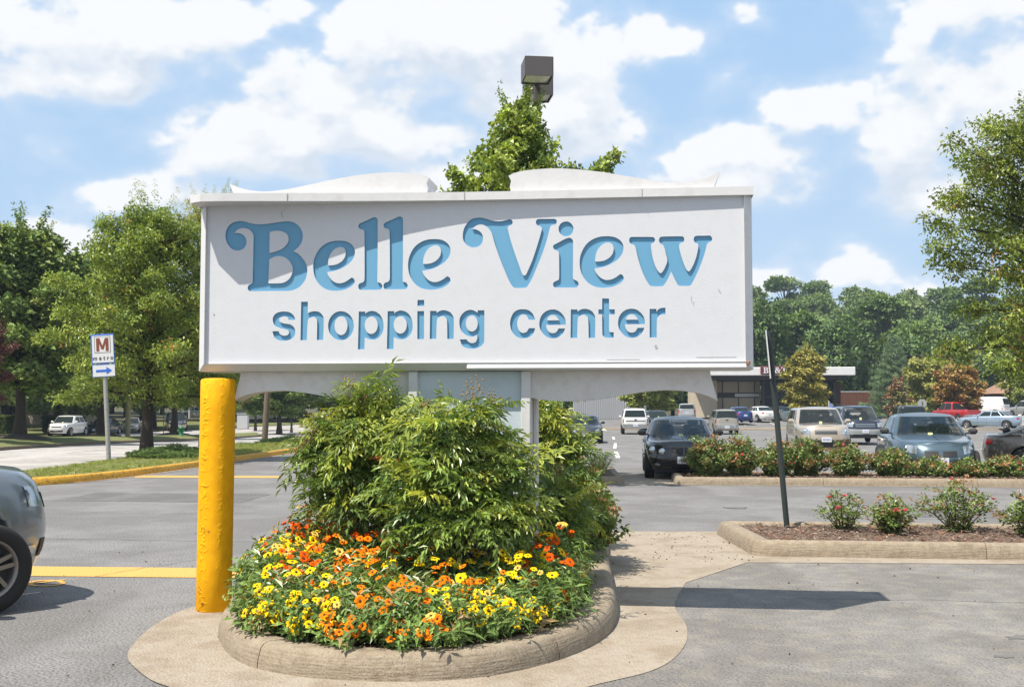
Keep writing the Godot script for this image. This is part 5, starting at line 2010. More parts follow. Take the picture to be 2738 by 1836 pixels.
func build_roses():
	var mesh = tuft(M.leaf, 8, 0.065, 0.054, 0.034, 0.15, 51)
	var big = tuft(M.leaf, 9, 0.085, 0.070, 0.046, 0.15, 52)
	var st = bag()
	for ringno in 3:
		for i in 5:
			var a = TAU * i / 5 + ringno * 0.6
			var tilt = [0.25, 0.7, 1.2][ringno]
			var d = Vector3(cos(a) * cos(tilt), sin(tilt), sin(a) * cos(tilt))
			var s = Vector3(-sin(a), 0, cos(a))
			leaf(st, Vector3.ZERO, d, s, 0.036, 0.034, 0.3)
	var bloom = done(st, M.petal_pink)
	rose_bush("sparse rose bush nearest the leaning post", Vector3(4.02, 0.13, -13.9), 0.66, 0.50, 801, 0.22, 3, mesh, bloom)
	rose_bush("small rose bush with one long shoot, second from the leaning post", Vector3(4.46, 0.13, -13.45), 0.52, 0.44, 802, 0.38, 3, mesh, bloom)
	rose_bush("widest rose bush of the bed beside the sign's planter", Vector3(5.35, 0.13, -13.75), 1.02, 0.66, 803, 0.36, 4, mesh, bloom)
	rose_bush("rose bush with pink flowers at the near bed's cut-off end", Vector3(6.0, 0.13, -13.2), 0.75, 0.52, 804, 0.42, 5, mesh, bloom)
	for k in [[4.25, -24.75, 1.05, 0.92, 1.0, "tallest dense rose bush beside the black sedan"], [4.95, -24.9, 1.0, 0.82, 1.0, "dense rose bush second from the black sedan"], [5.75, -24.8, 0.95, 0.74, 0.9, "lower rose bush left of the leaning post"], [6.4, -24.9, 1.0, 0.86, 0.95, "full rose bush in front of the tan car's headlight"], [7.25, -24.8, 1.0, 0.70, 0.9, "full rose bush in front of the tan car's grille"], [8.2, -24.7, 1.0, 0.56, 0.75, "rose bush at the blue sedan's rear wheel"], [9.0, -24.6, 0.85, 0.38, 0.7, "rose bush in front of the blue sedan's headlight"], [9.75, -24.4, 0.85, 0.36, 0.7, "rose bush in front of the blue sedan's grille"], [10.6, -24.5, 0.95, 0.42, 0.75, "rose bush between blue sedan and brown coupe"]]:
		rose_bush(k[5], Vector3(k[0], 0.12, k[1]), k[2], k[3], 820 + int(k[0] * 10), k[4], 7, big, bloom)
	# pink roses along the planter's far side
	rose_bush("pink-flowered rose bush behind the shrubs at the planter's far corner", Vector3(0.72, 0.115, -13.2), 0.75, 0.95, 861, 0.8, 10, big, bloom)
	rose_bush("low pink-flowered rose bush trailing over the planter's kerb", Vector3(0.78, 0.115, -12.0), 0.7, 0.60, 862, 0.7, 9, big, bloom)

func build_small_things():
	# lane-use sign across the junction
	var s = thing("lane_sign", "small white lane-use sign with two black arrows on a thin post", "sign", on_land(-20.4, -99.5))
	var st = bag()
	tube(st, [Vector3.ZERO, Vector3(0, 2.45, 0)], [0.04, 0.04], 6)
	obj("pole", st, M.steel, s)
	part_box("plate", s, M.sign_white, Vector3(0, 2.15, 0.06), Vector3(0.92, 0.78, 0.02))
	for k in [-1.0, 1.0]:
		st = bag()
		box(st, Vector3(0.2 * k, 2.05, 0.075), Vector3(0.08, 0.36, 0.01))
		box(st, Vector3(0.2 * k - 0.09, 2.28, 0.075), Vector3(0.22, 0.08, 0.011), 0.0, Basis(Vector3.BACK, 0.7 * k))
		box(st, Vector3(0.2 * k - 0.16 * k, 2.36, 0.076), Vector3(0.15, 0.13, 0.011), 0.0, Basis(Vector3.BACK, 0.4))
		obj("arrow", st, M.sign_black, s)
	# back of a stop sign
	var b = thing("stop_sign_back", "grey back of an octagonal road sign before the yellow-green tree", "sign", on_land(34.4, -95.5))
	st = bag()
	var oc = PackedVector2Array()
	for i in 8:
		oc.append(Vector2(cos(TAU * (i + 0.5) / 8), sin(TAU * (i + 0.5) / 8)) * 0.40)
	extrude(st, oc, -0.01, 0.01, Basis(), Vector3(0, 2.05, -0.05))
	obj("plate", st, M.cover_grey, b)
	st = bag()
	box(st, Vector3(0, 1.1, 0), Vector3(0.07, 2.3, 0.05))
	obj("pole", st, M.wood_pole, b)
	# small flag behind the tan car
	var f = thing("small_flag", "small blue and white flag on a white staff behind the tan car", "flag", on_land(18.1, -65.0))
	st = bag()
	tube(st, [Vector3.ZERO, Vector3(-0.02, 2.2, 0)], [0.03, 0.025], 6)
	obj("staff", st, M.sign_white, f)
	st = bag()
	for i in 6:
		var a = Vector3(0.03 + i * 0.1, 2.1 - i * 0.075, sin(i * 1.3) * 0.04)
		var c = Vector3(0.13 + i * 0.1, 2.1 - (i + 1) * 0.075, sin((i + 1) * 1.3) * 0.04)
		face(st, [a, c, c - Vector3(0.0, 0.5, 0), a - Vector3(0.0, 0.5, 0)], Vector3(0, 0, 1))
	var fm = plain(Color(0.14, 0.20, 0.45), 0.8)
	fm.cull_mode = BaseMaterial3D.CULL_DISABLED
	obj("cloth", st, fm, f)
	# bin, hydrant, stakes, cabinet along the road
	var bin = thing("litter_bin", "round tan litter bin with a red-brown lid across the road", "bin", on_land(-37.0, -117.0, 0.1))
	st = bag()
	lathe(st, [Vector2(0.38, 0), Vector2(0.46, 0.2), Vector2(0.46, 0.95), Vector2(0.01, 0.96)], 16, Vector3.ZERO, Basis(Vector3.RIGHT, -PI / 2))
	obj("drum", st, M.bin_tan, bin)
	st = bag()
	lathe(st, [Vector2(0.48, 0.95), Vector2(0.5, 1.1), Vector2(0.36, 1.32), Vector2(0.01, 1.36)], 16, Vector3.ZERO, Basis(Vector3.RIGHT, -PI / 2))
	obj("lid", st, M.terracotta, bin)
	var hy = thing("fire_hydrant", "small green hydrant on the median grass before the dark vehicle", "hydrant", on_land(-21.9, -75.5, 0.2))
	st = bag()
	lathe(st, [Vector2(0.2, 0), Vector2(0.2, 0.06), Vector2(0.14, 0.08), Vector2(0.14, 0.55), Vector2(0.18, 0.57), Vector2(0.16, 0.68), Vector2(0.05, 0.78), Vector2(0.01, 0.82)], 12, Vector3.ZERO, Basis(Vector3.RIGHT, -PI / 2))
	obj("barrel", st, M.hydrant, hy)
	st = bag()
	box(st, Vector3(0, 0.45, 0), Vector3(0.5, 0.14, 0.14), 0.03)
	obj("outlet", st, M.hydrant, hy)
	for k in [[-22.6, -74.0, 0.0, "thin dark stake left of the green hydrant"], [-20.2, -75.0, 0.04, "thin dark stake right of the green hydrant"]]:
		st = bag()
		tube(st, [Vector3.ZERO, Vector3(k[2] * -1.0, 1.9, 0)], [0.03, 0.03], 5)
		tag(obj("marker_stake", st, M.dark_post, self, on_land(k[0], k[1], 0.2)), k[3], "stake")
	var cab = thing("utility_cabinet", "grey utility cabinet across the junction seen past the bollard", "cabinet", on_land(-27.6, -117.0, 0.05))
	part_box("body", cab, M.container, Vector3(0, 0.75, 0), Vector3(1.1, 1.5, 0.7), 0.03)
	part_box("lid", cab, M.cover_grey, Vector3(0, 1.54, 0), Vector3(1.2, 0.09, 0.8), 0.02)
	# street lamp far at the edge
	var sl = thing("street_lamp", "grey street lamp with a curved arm above the dark trees", "lamp post", on_land(-33.6, -74.0))
	st = bag()
	tube(st, [Vector3.ZERO, Vector3(0, 8.6, 0), Vector3(0.3, 9.7, 0), Vector3(1.6, 10.05, 0)], [0.1, 0.07, 0.05, 0.04], 8)
	obj("pole", st, M.steel, sl)
	st = bag()
	ball(st, Vector3(1.9, 10.0, 0), 0.33, 10, 6, 0.35)
	obj("lamp_head", st, M.container, sl)

# ------------------------------------------------------------------ vehicles
func sgn_pow(v, p):
	return sign(v) * pow(absf(v), p)

# body shell below the windows: point for outline angle a (0 = nose, PI/2 = one flank, PI = tail) and height share s
func body_at(c, a, s):
	var w = c.W * 0.5 * table(s, [0.0, 0.93, 0.25, 0.985, 0.5, 1.0, 0.75, 0.99, 0.92, 0.965, 1.0, 0.925])
	var ca = cos(a)
	var lf
	var p
	if ca >= 0.0:
		lf = c.L * 0.5 * table(s, c.nose)
		p = 2.0 / c.nf
	else:
		lf = c.L * 0.5 * table(s, c.tail)
		p = 2.0 / c.nr
	var x = w * sgn_pow(sin(a), p)
	var z = lf * sgn_pow(ca, p)
	var y = lerpf(c.gl, deck(c, z), s)
	if absf(x) > w * 0.8:
		y = maxf(y, arch(c, z))
	return Vector3(x, y, z)

func arch(c, z):
	var h = 0.0
	for zw in [c.za, c.zr_axle]:
		var d = absf(z - zw)
		var ra = c.wr + 0.06
		if d < ra:
			h = maxf(h, c.wr * 0.96 + sqrt(ra * ra - d * d))
	return h

func deck(c, z):
	return table(-z, c.deck)

func angle_for_x(c, q, front = true):
	# q = x / half width
	var n = c.nf if front else c.nr
	var a = asin(clampf(pow(absf(q), n * 0.5), 0.0, 1.0)) * (1.0 if q >= 0.0 else -1.0)
	return a if front else PI - a

func lamp_angle(c, q, front, depth = 0.34):
	var a = absf(angle_for_x(c, q, front) - (0.0 if front else PI))
	var lim = acos(clampf(pow(1.0 - depth / (c.L * 0.5), (c.nf if front else c.nr) * 0.5), 0.0, 1.0))
	a = minf(a, lim) * (1.0 if q >= 0.0 else -1.0)
	return a if front else PI - a

func angle_for_z(c, z, s, side):
	var front = z >= 0.0
	var lf = c.L * 0.5 * table(s, c.nose if front else c.tail)
	var n = c.nf if front else c.nr
	var a = acos(clampf(pow(absf(z) / lf, n * 0.5), 0.0, 1.0))
	a = a if front else PI - a
	return a * side

# cabin: upper half with the glass
func cabin_at(c, a, s):
	var zf = lerpf(c.z1, c.z2, s)
	var zb = lerpf(c.z4, c.z3, s)
	var zm = (zf + zb) * 0.5
	var l = (zf - zb) * 0.5
	var w = lerpf(c.W * 0.5 * c.wb, c.W * 0.5 * c.wt, s) - 0.05 * pow(maxf(0.0, s - 0.82) / 0.18, 2.0)
	l -= 0.10 * pow(maxf(0.0, s - 0.85) / 0.15, 2.0)
	var p = 2.0 / c.nc
	var x = w * sgn_pow(sin(a), p)
	var z = zm + l * sgn_pow(cos(a), p)
	var base = deck(c, z) - 0.03
	var y = lerpf(base, c.H - 0.045, s - 0.0)
	return Vector3(x, y, z)

func cabin_angle(c, q):
	return asin(clampf(pow(absf(q), c.nc * 0.5), 0.0, 1.0)) * sign(q)

func patch(st, which, c, a0, a1, s0, s1, off, na = 8, ns = 5, slant = 0.0):
	st.set_smooth_group(0)
	var rows = []
	for j in ns + 1:
		var s = lerpf(s0, s1, float(j) / ns)
		var r = []
		for i in na + 1:
			var a = lerpf(a0, a1, float(i) / na) + slant * float(j) / ns
			var p
			var e = 0.012
			var n
			if which == 0:
				p = body_at(c, a, s)
				n = (body_at(c, a + e, s) - body_at(c, a - e, s)).cross(body_at(c, a, minf(s + e, 1.0)) - body_at(c, a, maxf(s - e, 0.0)))
			else:
				p = cabin_at(c, a, s)
				n = (cabin_at(c, a + e, s) - cabin_at(c, a - e, s)).cross(cabin_at(c, a, minf(s + e, 1.0)) - cabin_at(c, a, maxf(s - e, 0.0)))
			n = n.normalized() if n.length() > 1e-9 else Vector3(0, 0, 1)
			if n.dot(Vector3(p.x, 0, p.z)) < 0.0:
				n = -n
			r.append(p + n * off)
		rows.append(r)
	loft(st, rows, false, a1 > a0)
	st.set_smooth_group(-1)

func piece(called, parent, material, which, c, a0, a1, s0, s1, off = 0.006, na = 8, ns = 5, slant = 0.0):
	var st = bag()
	patch(st, which, c, a0, a1, s0, s1, off, na, ns, slant)
	return obj(called, st, material, parent)

func car(called, label, category, at, turn, o):
	var c = {"L": 4.6, "W": 1.8, "H": 1.44, "gl": 0.22, "wr": 0.32, "nf": 3.6, "nr": 4.2, "nc": 6.5, "wb": 0.93, "wt": 0.70, "fo": 0.92, "ro": 1.0, "cols": 128}
	for k in o:
		c[k] = o[k]
	if not c.has("nose"):
		c.nose = [0.0, 0.955, 0.2, 0.985, 0.45, 1.0, 0.6, 0.995, 0.8, 0.975, 0.92, 0.955, 1.0, 0.925]
	if not c.has("tail"):
		c.tail = [0.0, 0.955, 0.2, 0.99, 0.45, 1.0, 0.62, 0.985, 0.85, 0.975, 1.0, 0.955]
	c.za = c.L * 0.5 - c.fo
	c.zr_axle = -c.L * 0.5 + c.ro
	var t = thing(called, label, category, at, turn)
	# shell
	var st = bag()
	st.set_smooth_group(0)
	var angs = []
	for side in [1.0, -1.0]:
		var half = []
		for i in 15:
			half.append(angle_for_x(c, 0.97 * i / 14.0, true))
		var zs = []
		var z = c.L * 0.5 * 0.88
		var n = 44
		for i in n:
			zs.append(lerpf(c.L * 0.5 * 0.90, -c.L * 0.5 * 0.90, i / (n - 1.0)))
		for zw in [c.za, c.zr_axle]:
			for k in 15:
				zs.append(zw + (c.wr + 0.062) * cos(PI * k / 14.0))
		zs.sort()
		zs.reverse()
		for q in zs:
			half.append(angle_for_z(c, q, 0.5, 1.0))
		for i in 15:
			half.append(angle_for_x(c, 0.97 * (14 - i) / 14.0, false))
		half.sort()
		if side < 0:
			half.reverse()
			for a in half.slice(1, half.size() - 1):
				angs.append(TAU - a)
		else:
			angs.append_array(half)
	var rows = []
	for s in [0.0, 0.06, 0.16, 0.3, 0.42, 0.54, 0.64, 0.74, 0.84, 0.91, 0.96, 1.0]:
		var r = []
		for a in angs:
			r.append(body_at(c, a, s))
		rows.append(r)
	for k in [0.97, 0.9, 0.75, 0.5, 0.25, 0.01]:
		var r = []
		for a in angs:
			var p = body_at(c, a, 1.0)
			r.append(Vector3(p.x * k, p.y + (1.0 - k * k) * c.get("crown", 0.045), p.z - 0.01 * (1.0 - k) * sign(p.z)))
		rows.append(r)
	loft(st, rows, true, true)
	# cabin shell
	if not c.has("no_cabin"):
		var crow = []
		var cn = 200 if c.has("interior") else 72
		var ss = [0.0, 0.07, 0.10, 0.2, 0.35, 0.5, 0.65, 0.78, 0.86, 0.90, 0.95, 0.98, 1.0]
		var ca = []
		for i in cn:
			ca.append(cab_step(c, i, cn))
		for s in ss:
			var r = []
			for a in ca:
				r.append(cabin_at(c, a, s))
			crow.append(r)
		if c.has("interior"):
			# leave the window openings free
			var holes = [[-cabin_angle(c, 0.86), cabin_angle(c, 0.86), 0.07, 0.90], [PI - cabin_angle(c, 0.84), PI + cabin_angle(c, 0.84), 0.10, 0.86]]
			for wn in c.get("sides", [[0.74, 0.06], [0.0, -0.60], [-0.65, -0.86]]):
				var w0 = acos(sgn_pow(wn[0], c.nc * 0.5))
				var w1 = acos(sgn_pow(wn[1], c.nc * 0.5))
				holes.append([w0, w1, 0.10, 0.86])
				holes.append([TAU - w1, TAU - w0, 0.10, 0.86])
			for j in ss.size() - 1:
				for i in cn:
					var k = (i + 1) % cn
					var am = (ca[i] + (ca[k] if k > 0 else TAU)) * 0.5
					var sm = (ss[j] + ss[j + 1]) * 0.5
					var open = false
					for h in holes:
						for turn_ in [0.0, -TAU]:
							if am + turn_ > h[0] and am + turn_ < h[1] and sm > h[2] and sm < h[3]:
								open = true
					if not open:
						tri(st, crow[j][i], crow[j + 1][k], crow[j + 1][i])
						tri(st, crow[j][i], crow[j][k], crow[j + 1][k])
		else:
			loft(st, crow, true, true)
		var lid = [crow[-1]]
		for k in [0.9, 0.7, 0.45, 0.2, 0.01]:
			var r = []
			for p in crow[-1]:
				var zm = (c.z2 + c.z3) * 0.5
				r.append(Vector3(p.x * k, p.y + (1.0 - k * k) * 0.045, zm + (p.z - zm) * (0.5 + 0.5 * k)))
			lid.append(r)
		loft(st, lid, true, true)
	obj("body", st, c.paint, t)
	# dark underside and wheel wells
	var ub = bag()
	var y1 = 0.62
	box(ub, Vector3(0, (c.gl + y1) * 0.5 - 0.03, 0), Vector3(c.W * 0.76, y1 - c.gl, c.L * 0.74), 0.02)
	obj("underbody", ub, M.black, t)
	# glass
	var pane = M.clear_glass if c.has("interior") else M.glass
	if c.has("interior"):
		var by = deck(c, 0.0)
		part_box("dashboard", t, M.dash, Vector3(0, by - 0.06, c.z1 - 0.30), Vector3(c.W * 0.80, 0.16, 0.45), 0.06)
		for side in [1.0, -1.0]:
			var sx = side * c.W * 0.205
			var ds = bag()
			box(ds, Vector3(sx, by - 0.12, c.z1 - 1.38), Vector3(0.50, 0.75, 0.16), 0.06, Basis(Vector3.RIGHT, -0.22))
			box(ds, Vector3(sx, by + 0.33, c.z1 - 1.50), Vector3(0.27, 0.19, 0.10), 0.045, Basis(Vector3.RIGHT, -0.15))
			obj("seat", ds, c.get("trim", M.seat), t)
		var rb = bag()
		box(rb, Vector3(0, by - 0.10, c.z1 - 2.28), Vector3(c.W * 0.72, 0.60, 0.18), 0.06, Basis(Vector3.RIGHT, -0.25))
		obj("rear_seat", rb, c.get("trim", M.seat), t)
		var sw = bag()
		var rim = []
		var rr = []
		for i in 21:
			rim.append(Vector3(c.W * 0.205 + cos(TAU * i / 20) * 0.18, by + 0.03 + sin(TAU * i / 20) * 0.165, c.z1 - 0.66 - sin(TAU * i / 20) * 0.07))
			rr.append(0.015)
		tube(sw, rim, rr, 6, false)
		obj("steering_wheel", sw, M.dash, t)
		part_box("cabin_floor", t, M.black, Vector3(0, by - 0.34, (c.z1 + c.z4) * 0.5), Vector3(c.W * 0.8, 0.04, c.z1 - c.z4 - 0.2))
		part_box("rear_view_mirror", t, M.black, Vector3(0, c.H - 0.17, c.z2 + 0.16), Vector3(0.22, 0.06, 0.03), 0.02)
	var wq = 0.86
	piece("windshield", t, pane, 1, c, -cabin_angle(c, wq), cabin_angle(c, wq), 0.07, 0.90, 0.007, 14, 6)
	var rq = c.get("rear_glass", [0.84, 0.12, 0.88])
	if rq[0] > 0.0:
		piece("rear_window", t, pane, 1, c, PI - cabin_angle(c, rq[0]), PI + cabin_angle(c, rq[0]), rq[1], rq[2], 0.007, 12, 6)
	for side in [1.0, -1.0]:
		for wn in c.get("sides", [[0.74, 0.06], [0.0, -0.60], [-0.65, -0.86]]):
			var a0 = acos(sgn_pow(wn[0], c.nc * 0.5)) * side
			var a1 = acos(sgn_pow(wn[1], c.nc * 0.5)) * side
			piece("side_window", t, pane, 1, c, a0, a1, 0.10, 0.86, 0.006, 10, 5)
	# doors: seams, handles
	for side in [1.0, -1.0]:
		for zd in c.get("doors", [c.z1 - 0.35, 0.02, c.zr_axle + 0.48]):
			piece("door_seam", t, M.seam, 0, c, angle_for_z(c, zd + 0.006, 0.5, side), angle_for_z(c, zd - 0.006, 0.5, side), 0.10, 0.97, 0.004, 1, 8)
		for zd in c.get("handles", [0.22, c.zr_axle + 0.75]):
			var a = angle_for_z(c, zd, 0.8, side)
			var p = body_at(c, a, 0.80)
			part_box("door_handle", t, c.get("handle_paint", c.paint), p + Vector3(side * 0.012, 0, 0), Vector3(0.03, 0.03, 0.17), 0.008)
		# mirror
		var zm = c.z1 - c.get("mirror_back", 0.38)
		var ms = bag()
		var mp = Vector3(side * (c.W * 0.5 * c.wb + 0.10), deck(c, zm) + 0.09, zm)
		box(ms, mp, Vector3(0.20, 0.14, 0.11), 0.045)
		box(ms, mp + Vector3(-side * 0.10, -0.045, 0.01), Vector3(0.12, 0.04, 0.06), 0.01)
		obj("mirror", ms, c.get("mirror_paint", c.paint), t)
		part_box("door_moulding", t, c.get("mould_paint", c.paint), body_at(c, PI / 2 * side, 0.42) + Vector3(side * 0.006, 0, 0), Vector3(0.02, 0.035, c.za - c.zr_axle - c.wr * 2.0 - 0.2), 0.006)
	# wheels
	for side in [1.0, -1.0]:
		for zw in [c.za, c.zr_axle]:
			wheel(t, Vector3(side * (c.W * 0.5 - 0.115), c.wr, zw), c.wr, side, c.get("spokes", 5), c.get("steer", 0.0) if zw == c.za else 0.0, c.get("rim_paint", M.alloy))
	var B = func(x): return lamp_angle(c, x, true)
	var R = func(x): return lamp_angle(c, x, false, 0.22)
	# front
	var f = c.get("front", {})
	var hl = f.get("lamp", [0.60, 0.97, 0.66, 0.86])
	for side in [1.0, -1.0]:
		if f.has("round"):
			for q in f.round:
				var p = body_at(c, B.call(q * side), 0.74)
				var ds = bag()
				lathe(ds, [Vector2(0.078, -0.03), Vector2(0.075, 0.02), Vector2(0.05, 0.032), Vector2(0.001, 0.036)], 16, p + Vector3(0, 0, 0.0), Basis())
				obj("headlight", ds, M.lamp_lens, t)
		else:
			var h = piece("headlight", t, M.lamp_lens, 0, c, B.call(hl[0] * side), B.call(hl[1] * side), hl[2], hl[3], 0.008, 8, 4)
			if f.get("amber", true):
				var hs = bag()
				patch(hs, 0, c, B.call(lerpf(hl[0], hl[1], 0.8) * side), B.call(minf(hl[1] * 1.005, 0.999) * side), hl[2] + 0.01, hl[3] - 0.01, 0.012, 4, 3)
				obj("turn_signal", hs, M.amber_lens, h)
			var cs = bag()
			var hp = body_at(c, B.call(lerpf(hl[0], hl[1], 0.42) * side), (hl[2] + hl[3]) * 0.5)
			lathe(cs, [Vector2(0.055, 0.0), Vector2(0.04, 0.015), Vector2(0.001, 0.02)], 12, hp, Basis())
			obj("reflector", cs, M.chrome, h)
		if f.get("fog", true):
			piece("fog_lamp", t, M.lamp_lens, 0, c, B.call(0.62 * side), B.call(0.74 * side), 0.19, 0.27, 0.01, 4, 3)
	for g in f.get("grille", [[-0.42, 0.42, 0.66, 0.82]]):
		var gr = piece("grille", t, M.black, 0, c, B.call(g[0]), B.call(g[1]), g[2], g[3], 0.006, 10, 3)
		if f.get("bars", 0) > 0:
			for k in f.bars:
				var gs = bag()
				var s0 = lerpf(g[2], g[3], (k + 0.3) / f.bars)
				patch(gs, 0, c, B.call(g[0] * 0.96), B.call(g[1] * 0.96), s0, s0 + (g[3] - g[2]) / f.bars * 0.35, 0.014, 10, 1)
				obj("grille_bar", gs, f.get("bar_paint", M.chrome), gr)
	piece("lower_intake", t, M.black, 0, c, B.call(-0.55), B.call(0.55), 0.14, 0.33, 0.006, 10, 3)
	if f.has("bumper"):
		piece("bumper", t, f.bumper, 0, c, B.call(-0.999), B.call(0.999), f.get("bs", [0.22, 0.55])[0], f.get("bs", [0.22, 0.55])[1], 0.016, 20, 4)
	if f.get("plate", true):
		plate(t, body_at(c, 0.0, f.get("ps", 0.42)) + Vector3(0, 0, 0.03), 1.0)
	piece("wiper", t, M.seam, 1, c, -cabin_angle(c, 0.62), cabin_angle(c, 0.1), 0.055, 0.085, 0.012, 6, 1)
	piece("wiper", t, M.seam, 1, c, cabin_angle(c, 0.0), cabin_angle(c, 0.66), 0.045, 0.075, 0.012, 6, 1)
	if f.get("sticker", true):
		piece("inspection_sticker", t, plain(Color(0.45, 0.50, 0.22), 0.6), 1, c, cabin_angle(c, -0.06), cabin_angle(c, 0.06), 0.10, 0.19, 0.010, 2, 1)
	var hs2 = deck(c, c.z1 + 0.02)
	# rear
	var q = c.get("rear", {})
	var tl = q.get("lamp", [0.62, 0.985, 0.68, 0.86])
	for side in [1.0, -1.0]:
		piece("tail_light", t, M.red_lens, 0, c, R.call(tl[0] * side), R.call(tl[1] * side), tl[2], tl[3], 0.009, 6, 4)
	if q.has("bumper"):
		piece("rear_bumper", t, q.bumper, 0, c, R.call(-0.999), R.call(0.999), 0.14, 0.42, 0.02, 20, 4)
	plate(t, body_at(c, PI, q.get("ps", 0.60)) + Vector3(0, 0, -0.02), -1.0)
	if q.has("gate"):
		piece("tailgate_panel", t, q.gate, 0, c, R.call(-0.70), R.call(0.70), 0.66, 0.74, 0.008, 8, 2)
		part_box("gate_latch", t, M.black, body_at(c, PI, 0.86) + Vector3(0, 0, -0.015), Vector3(0.16, 0.06, 0.03), 0.01)
	if c.has("rails"):
		for side in [1.0, -1.0]:
			var rs = bag()
			var x = side * c.W * 0.5 * c.wt * 0.86
			tube(rs, [Vector3(x, c.H - 0.01, c.z2 - 0.25), Vector3(x, c.H + 0.055, c.z2 - 0.45), Vector3(x, c.H + 0.055, c.z3 + 0.35), Vector3(x, c.H - 0.01, c.z3 + 0.15)], [0.018, 0.018, 0.018, 0.018], 6)
			obj("roof_rail", rs, M.dark_plastic, t)
	if c.has("cladding"):
		for side in [1.0, -1.0]:
			piece("cladding", t, c.cladding, 0, c, angle_for_z(c, c.za - c.wr - 0.08, 0.2, side), angle_for_z(c, c.zr_axle + c.wr + 0.08, 0.2, side), 0.0, 0.32, 0.012, 12, 3)
	return t

func cab_step(c, i, n):
	# even spacing along the rounded outline rather than in angle
	var u = 4.0 * i / n
	var quad = int(u)
	var f = u - quad
	var p = c.nc * 0.5
	var k = tan(f * PI * 0.5)
	var a = atan(pow(k, p)) if f < 0.999 else PI / 2
	var e = f * PI * 0.5
	a = lerpf(a, e, 0.25)
	return quad * PI * 0.5 + a

func plate(t, at, face_dir):
	var p = part_box("license_plate", t, M.plate, at, Vector3(0.31, 0.155, 0.012), 0.004)
	var st = bag()
	for i in 6:
		box(st, at + Vector3(-0.1 + i * 0.04, 0.0, 0.008 * face_dir), Vector3(0.02, 0.05, 0.004))
	obj("plate_marks", st, M.blue_sign, p)

func wheel(t, at, rad, side, spokes, steer, rim_paint):
	var w = Node3D.new()
	w.name = "wheel"
	w.position = at
	w.rotation.y = steer
	t.add_child(w, true)
	var bas = Basis(Vector3(0, 0, -side), Vector3(0, 1, 0), Vector3(side, 0, 0))
	var st = bag()
	lathe(st, [Vector2(rad * 0.64, -0.10), Vector2(rad * 0.93, -0.105), Vector2(rad * 0.99, -0.085), Vector2(rad, -0.05), Vector2(rad, 0.05), Vector2(rad * 0.99, 0.085), Vector2(rad * 0.93, 0.105), Vector2(rad * 0.80, 0.112), Vector2(rad * 0.66, 0.10), Vector2(rad * 0.64, 0.07)], 36, Vector3.ZERO, bas)
	obj("tyre", st, M.rubber, w)
	st = bag()
	lathe(st, [Vector2(rad * 0.655, 0.098), Vector2(rad * 0.61, 0.095), Vector2(rad * 0.585, 0.03), Vector2(rad * 0.56, -0.02)], 36, Vector3.ZERO, bas)
	lathe(st, [Vector2(rad * 0.17, 0.03), Vector2(rad * 0.16, 0.085), Vector2(rad * 0.08, 0.095), Vector2(0.001, 0.097)], 16, Vector3.ZERO, bas)
	for i in spokes:
		var a = TAU * i / spokes + 0.3
		var d = bas.x * cos(a) + bas.y * sin(a)
		var n = bas.x * -sin(a) + bas.y * cos(a)
		for k in ([-1.0, 1.0] if spokes <= 6 else [0.0]):
			var q = n * k * rad * 0.075
			var p0 = d * rad * 0.12 + q * 0.8 + bas.z * 0.075
			var p1 = d * rad * 0.60 + q * 1.5 + bas.z * 0.078
			var wd = n * rad * 0.05
			face(st, [p0 - wd, p0 + wd, p1 + wd * 0.9, p1 - wd * 0.9], bas.z)
			face(st, [p0 - wd, p1 - wd * 0.9, p1 - wd * 0.9 - bas.z * 0.05, p0 - wd - bas.z * 0.05], -n)
			face(st, [p0 + wd, p1 + wd * 0.9, p1 + wd * 0.9 - bas.z * 0.05, p0 + wd - bas.z * 0.05], n)
	obj("rim", st, rim_paint, w)
	st = bag()
	lathe(st, [Vector2(rad * 0.60, 0.0), Vector2(0.001, 0.0)], 24, Vector3.ZERO, bas)
	obj("brake_disc", st, M.dark_plastic, w)

func sedan(o):
	var L = o.get("L", 4.75)
	var H = o.get("H", 1.44)
	var hood = o.get("hood", 0.74)
	var belt = o.get("belt", 0.95)
	var trunk = o.get("trunk_y", 1.0)
	var c = {"L": L, "H": H, "z1": L * 0.5 - 1.42, "z2": L * 0.5 - 2.15, "z3": -L * 0.5 + 1.45, "z4": -L * 0.5 + 0.78,
		"deck": [-L * 0.5, hood, -L * 0.5 + 0.25, hood + 0.09, -L * 0.5 + 1.3, belt - 0.03, -L * 0.5 + 1.7, belt, L * 0.5 - 1.0, trunk - 0.01, L * 0.5 - 0.6, trunk, L * 0.5, trunk - 0.04]}
	for k in o:
		c[k] = o[k]
	return c

func wagon(o):
	var L = o.get("L", 4.6)
	var H = o.get("H", 1.7)
	var hood = o.get("hood", 0.92)
	var belt = o.get("belt", 1.08)
	var c = {"L": L, "H": H, "z1": L * 0.5 - 1.22, "z2": L * 0.5 - 1.88, "z3": -L * 0.5 + 0.30, "z4": -L * 0.5 + 0.06, "wt": 0.77, "nf": 4.6, "nr": 7.0, "nc": 8.0, "wr": 0.36, "gl": 0.26, "fo": 0.86, "ro": 0.95, "wb": 0.945,
		"deck": [-L * 0.5, hood, -L * 0.5 + 0.2, hood + 0.06, -L * 0.5 + 1.2, belt - 0.02, -L * 0.5 + 1.6, belt, L * 0.5, belt],
		"tail": [0.0, 0.97, 0.2, 1.0, 0.4, 1.0, 0.6, 0.985, 1.0, 0.975], "rear_glass": [0.84, 0.12, 0.86], "sides": [[0.80, 0.26], [0.22, -0.32], [-0.37, -0.90]], "rear": {"lamp": [0.80, 0.995, 0.55, 0.95], "ps": 0.56}}
	for k in o:
		c[k] = o[k]
	return c

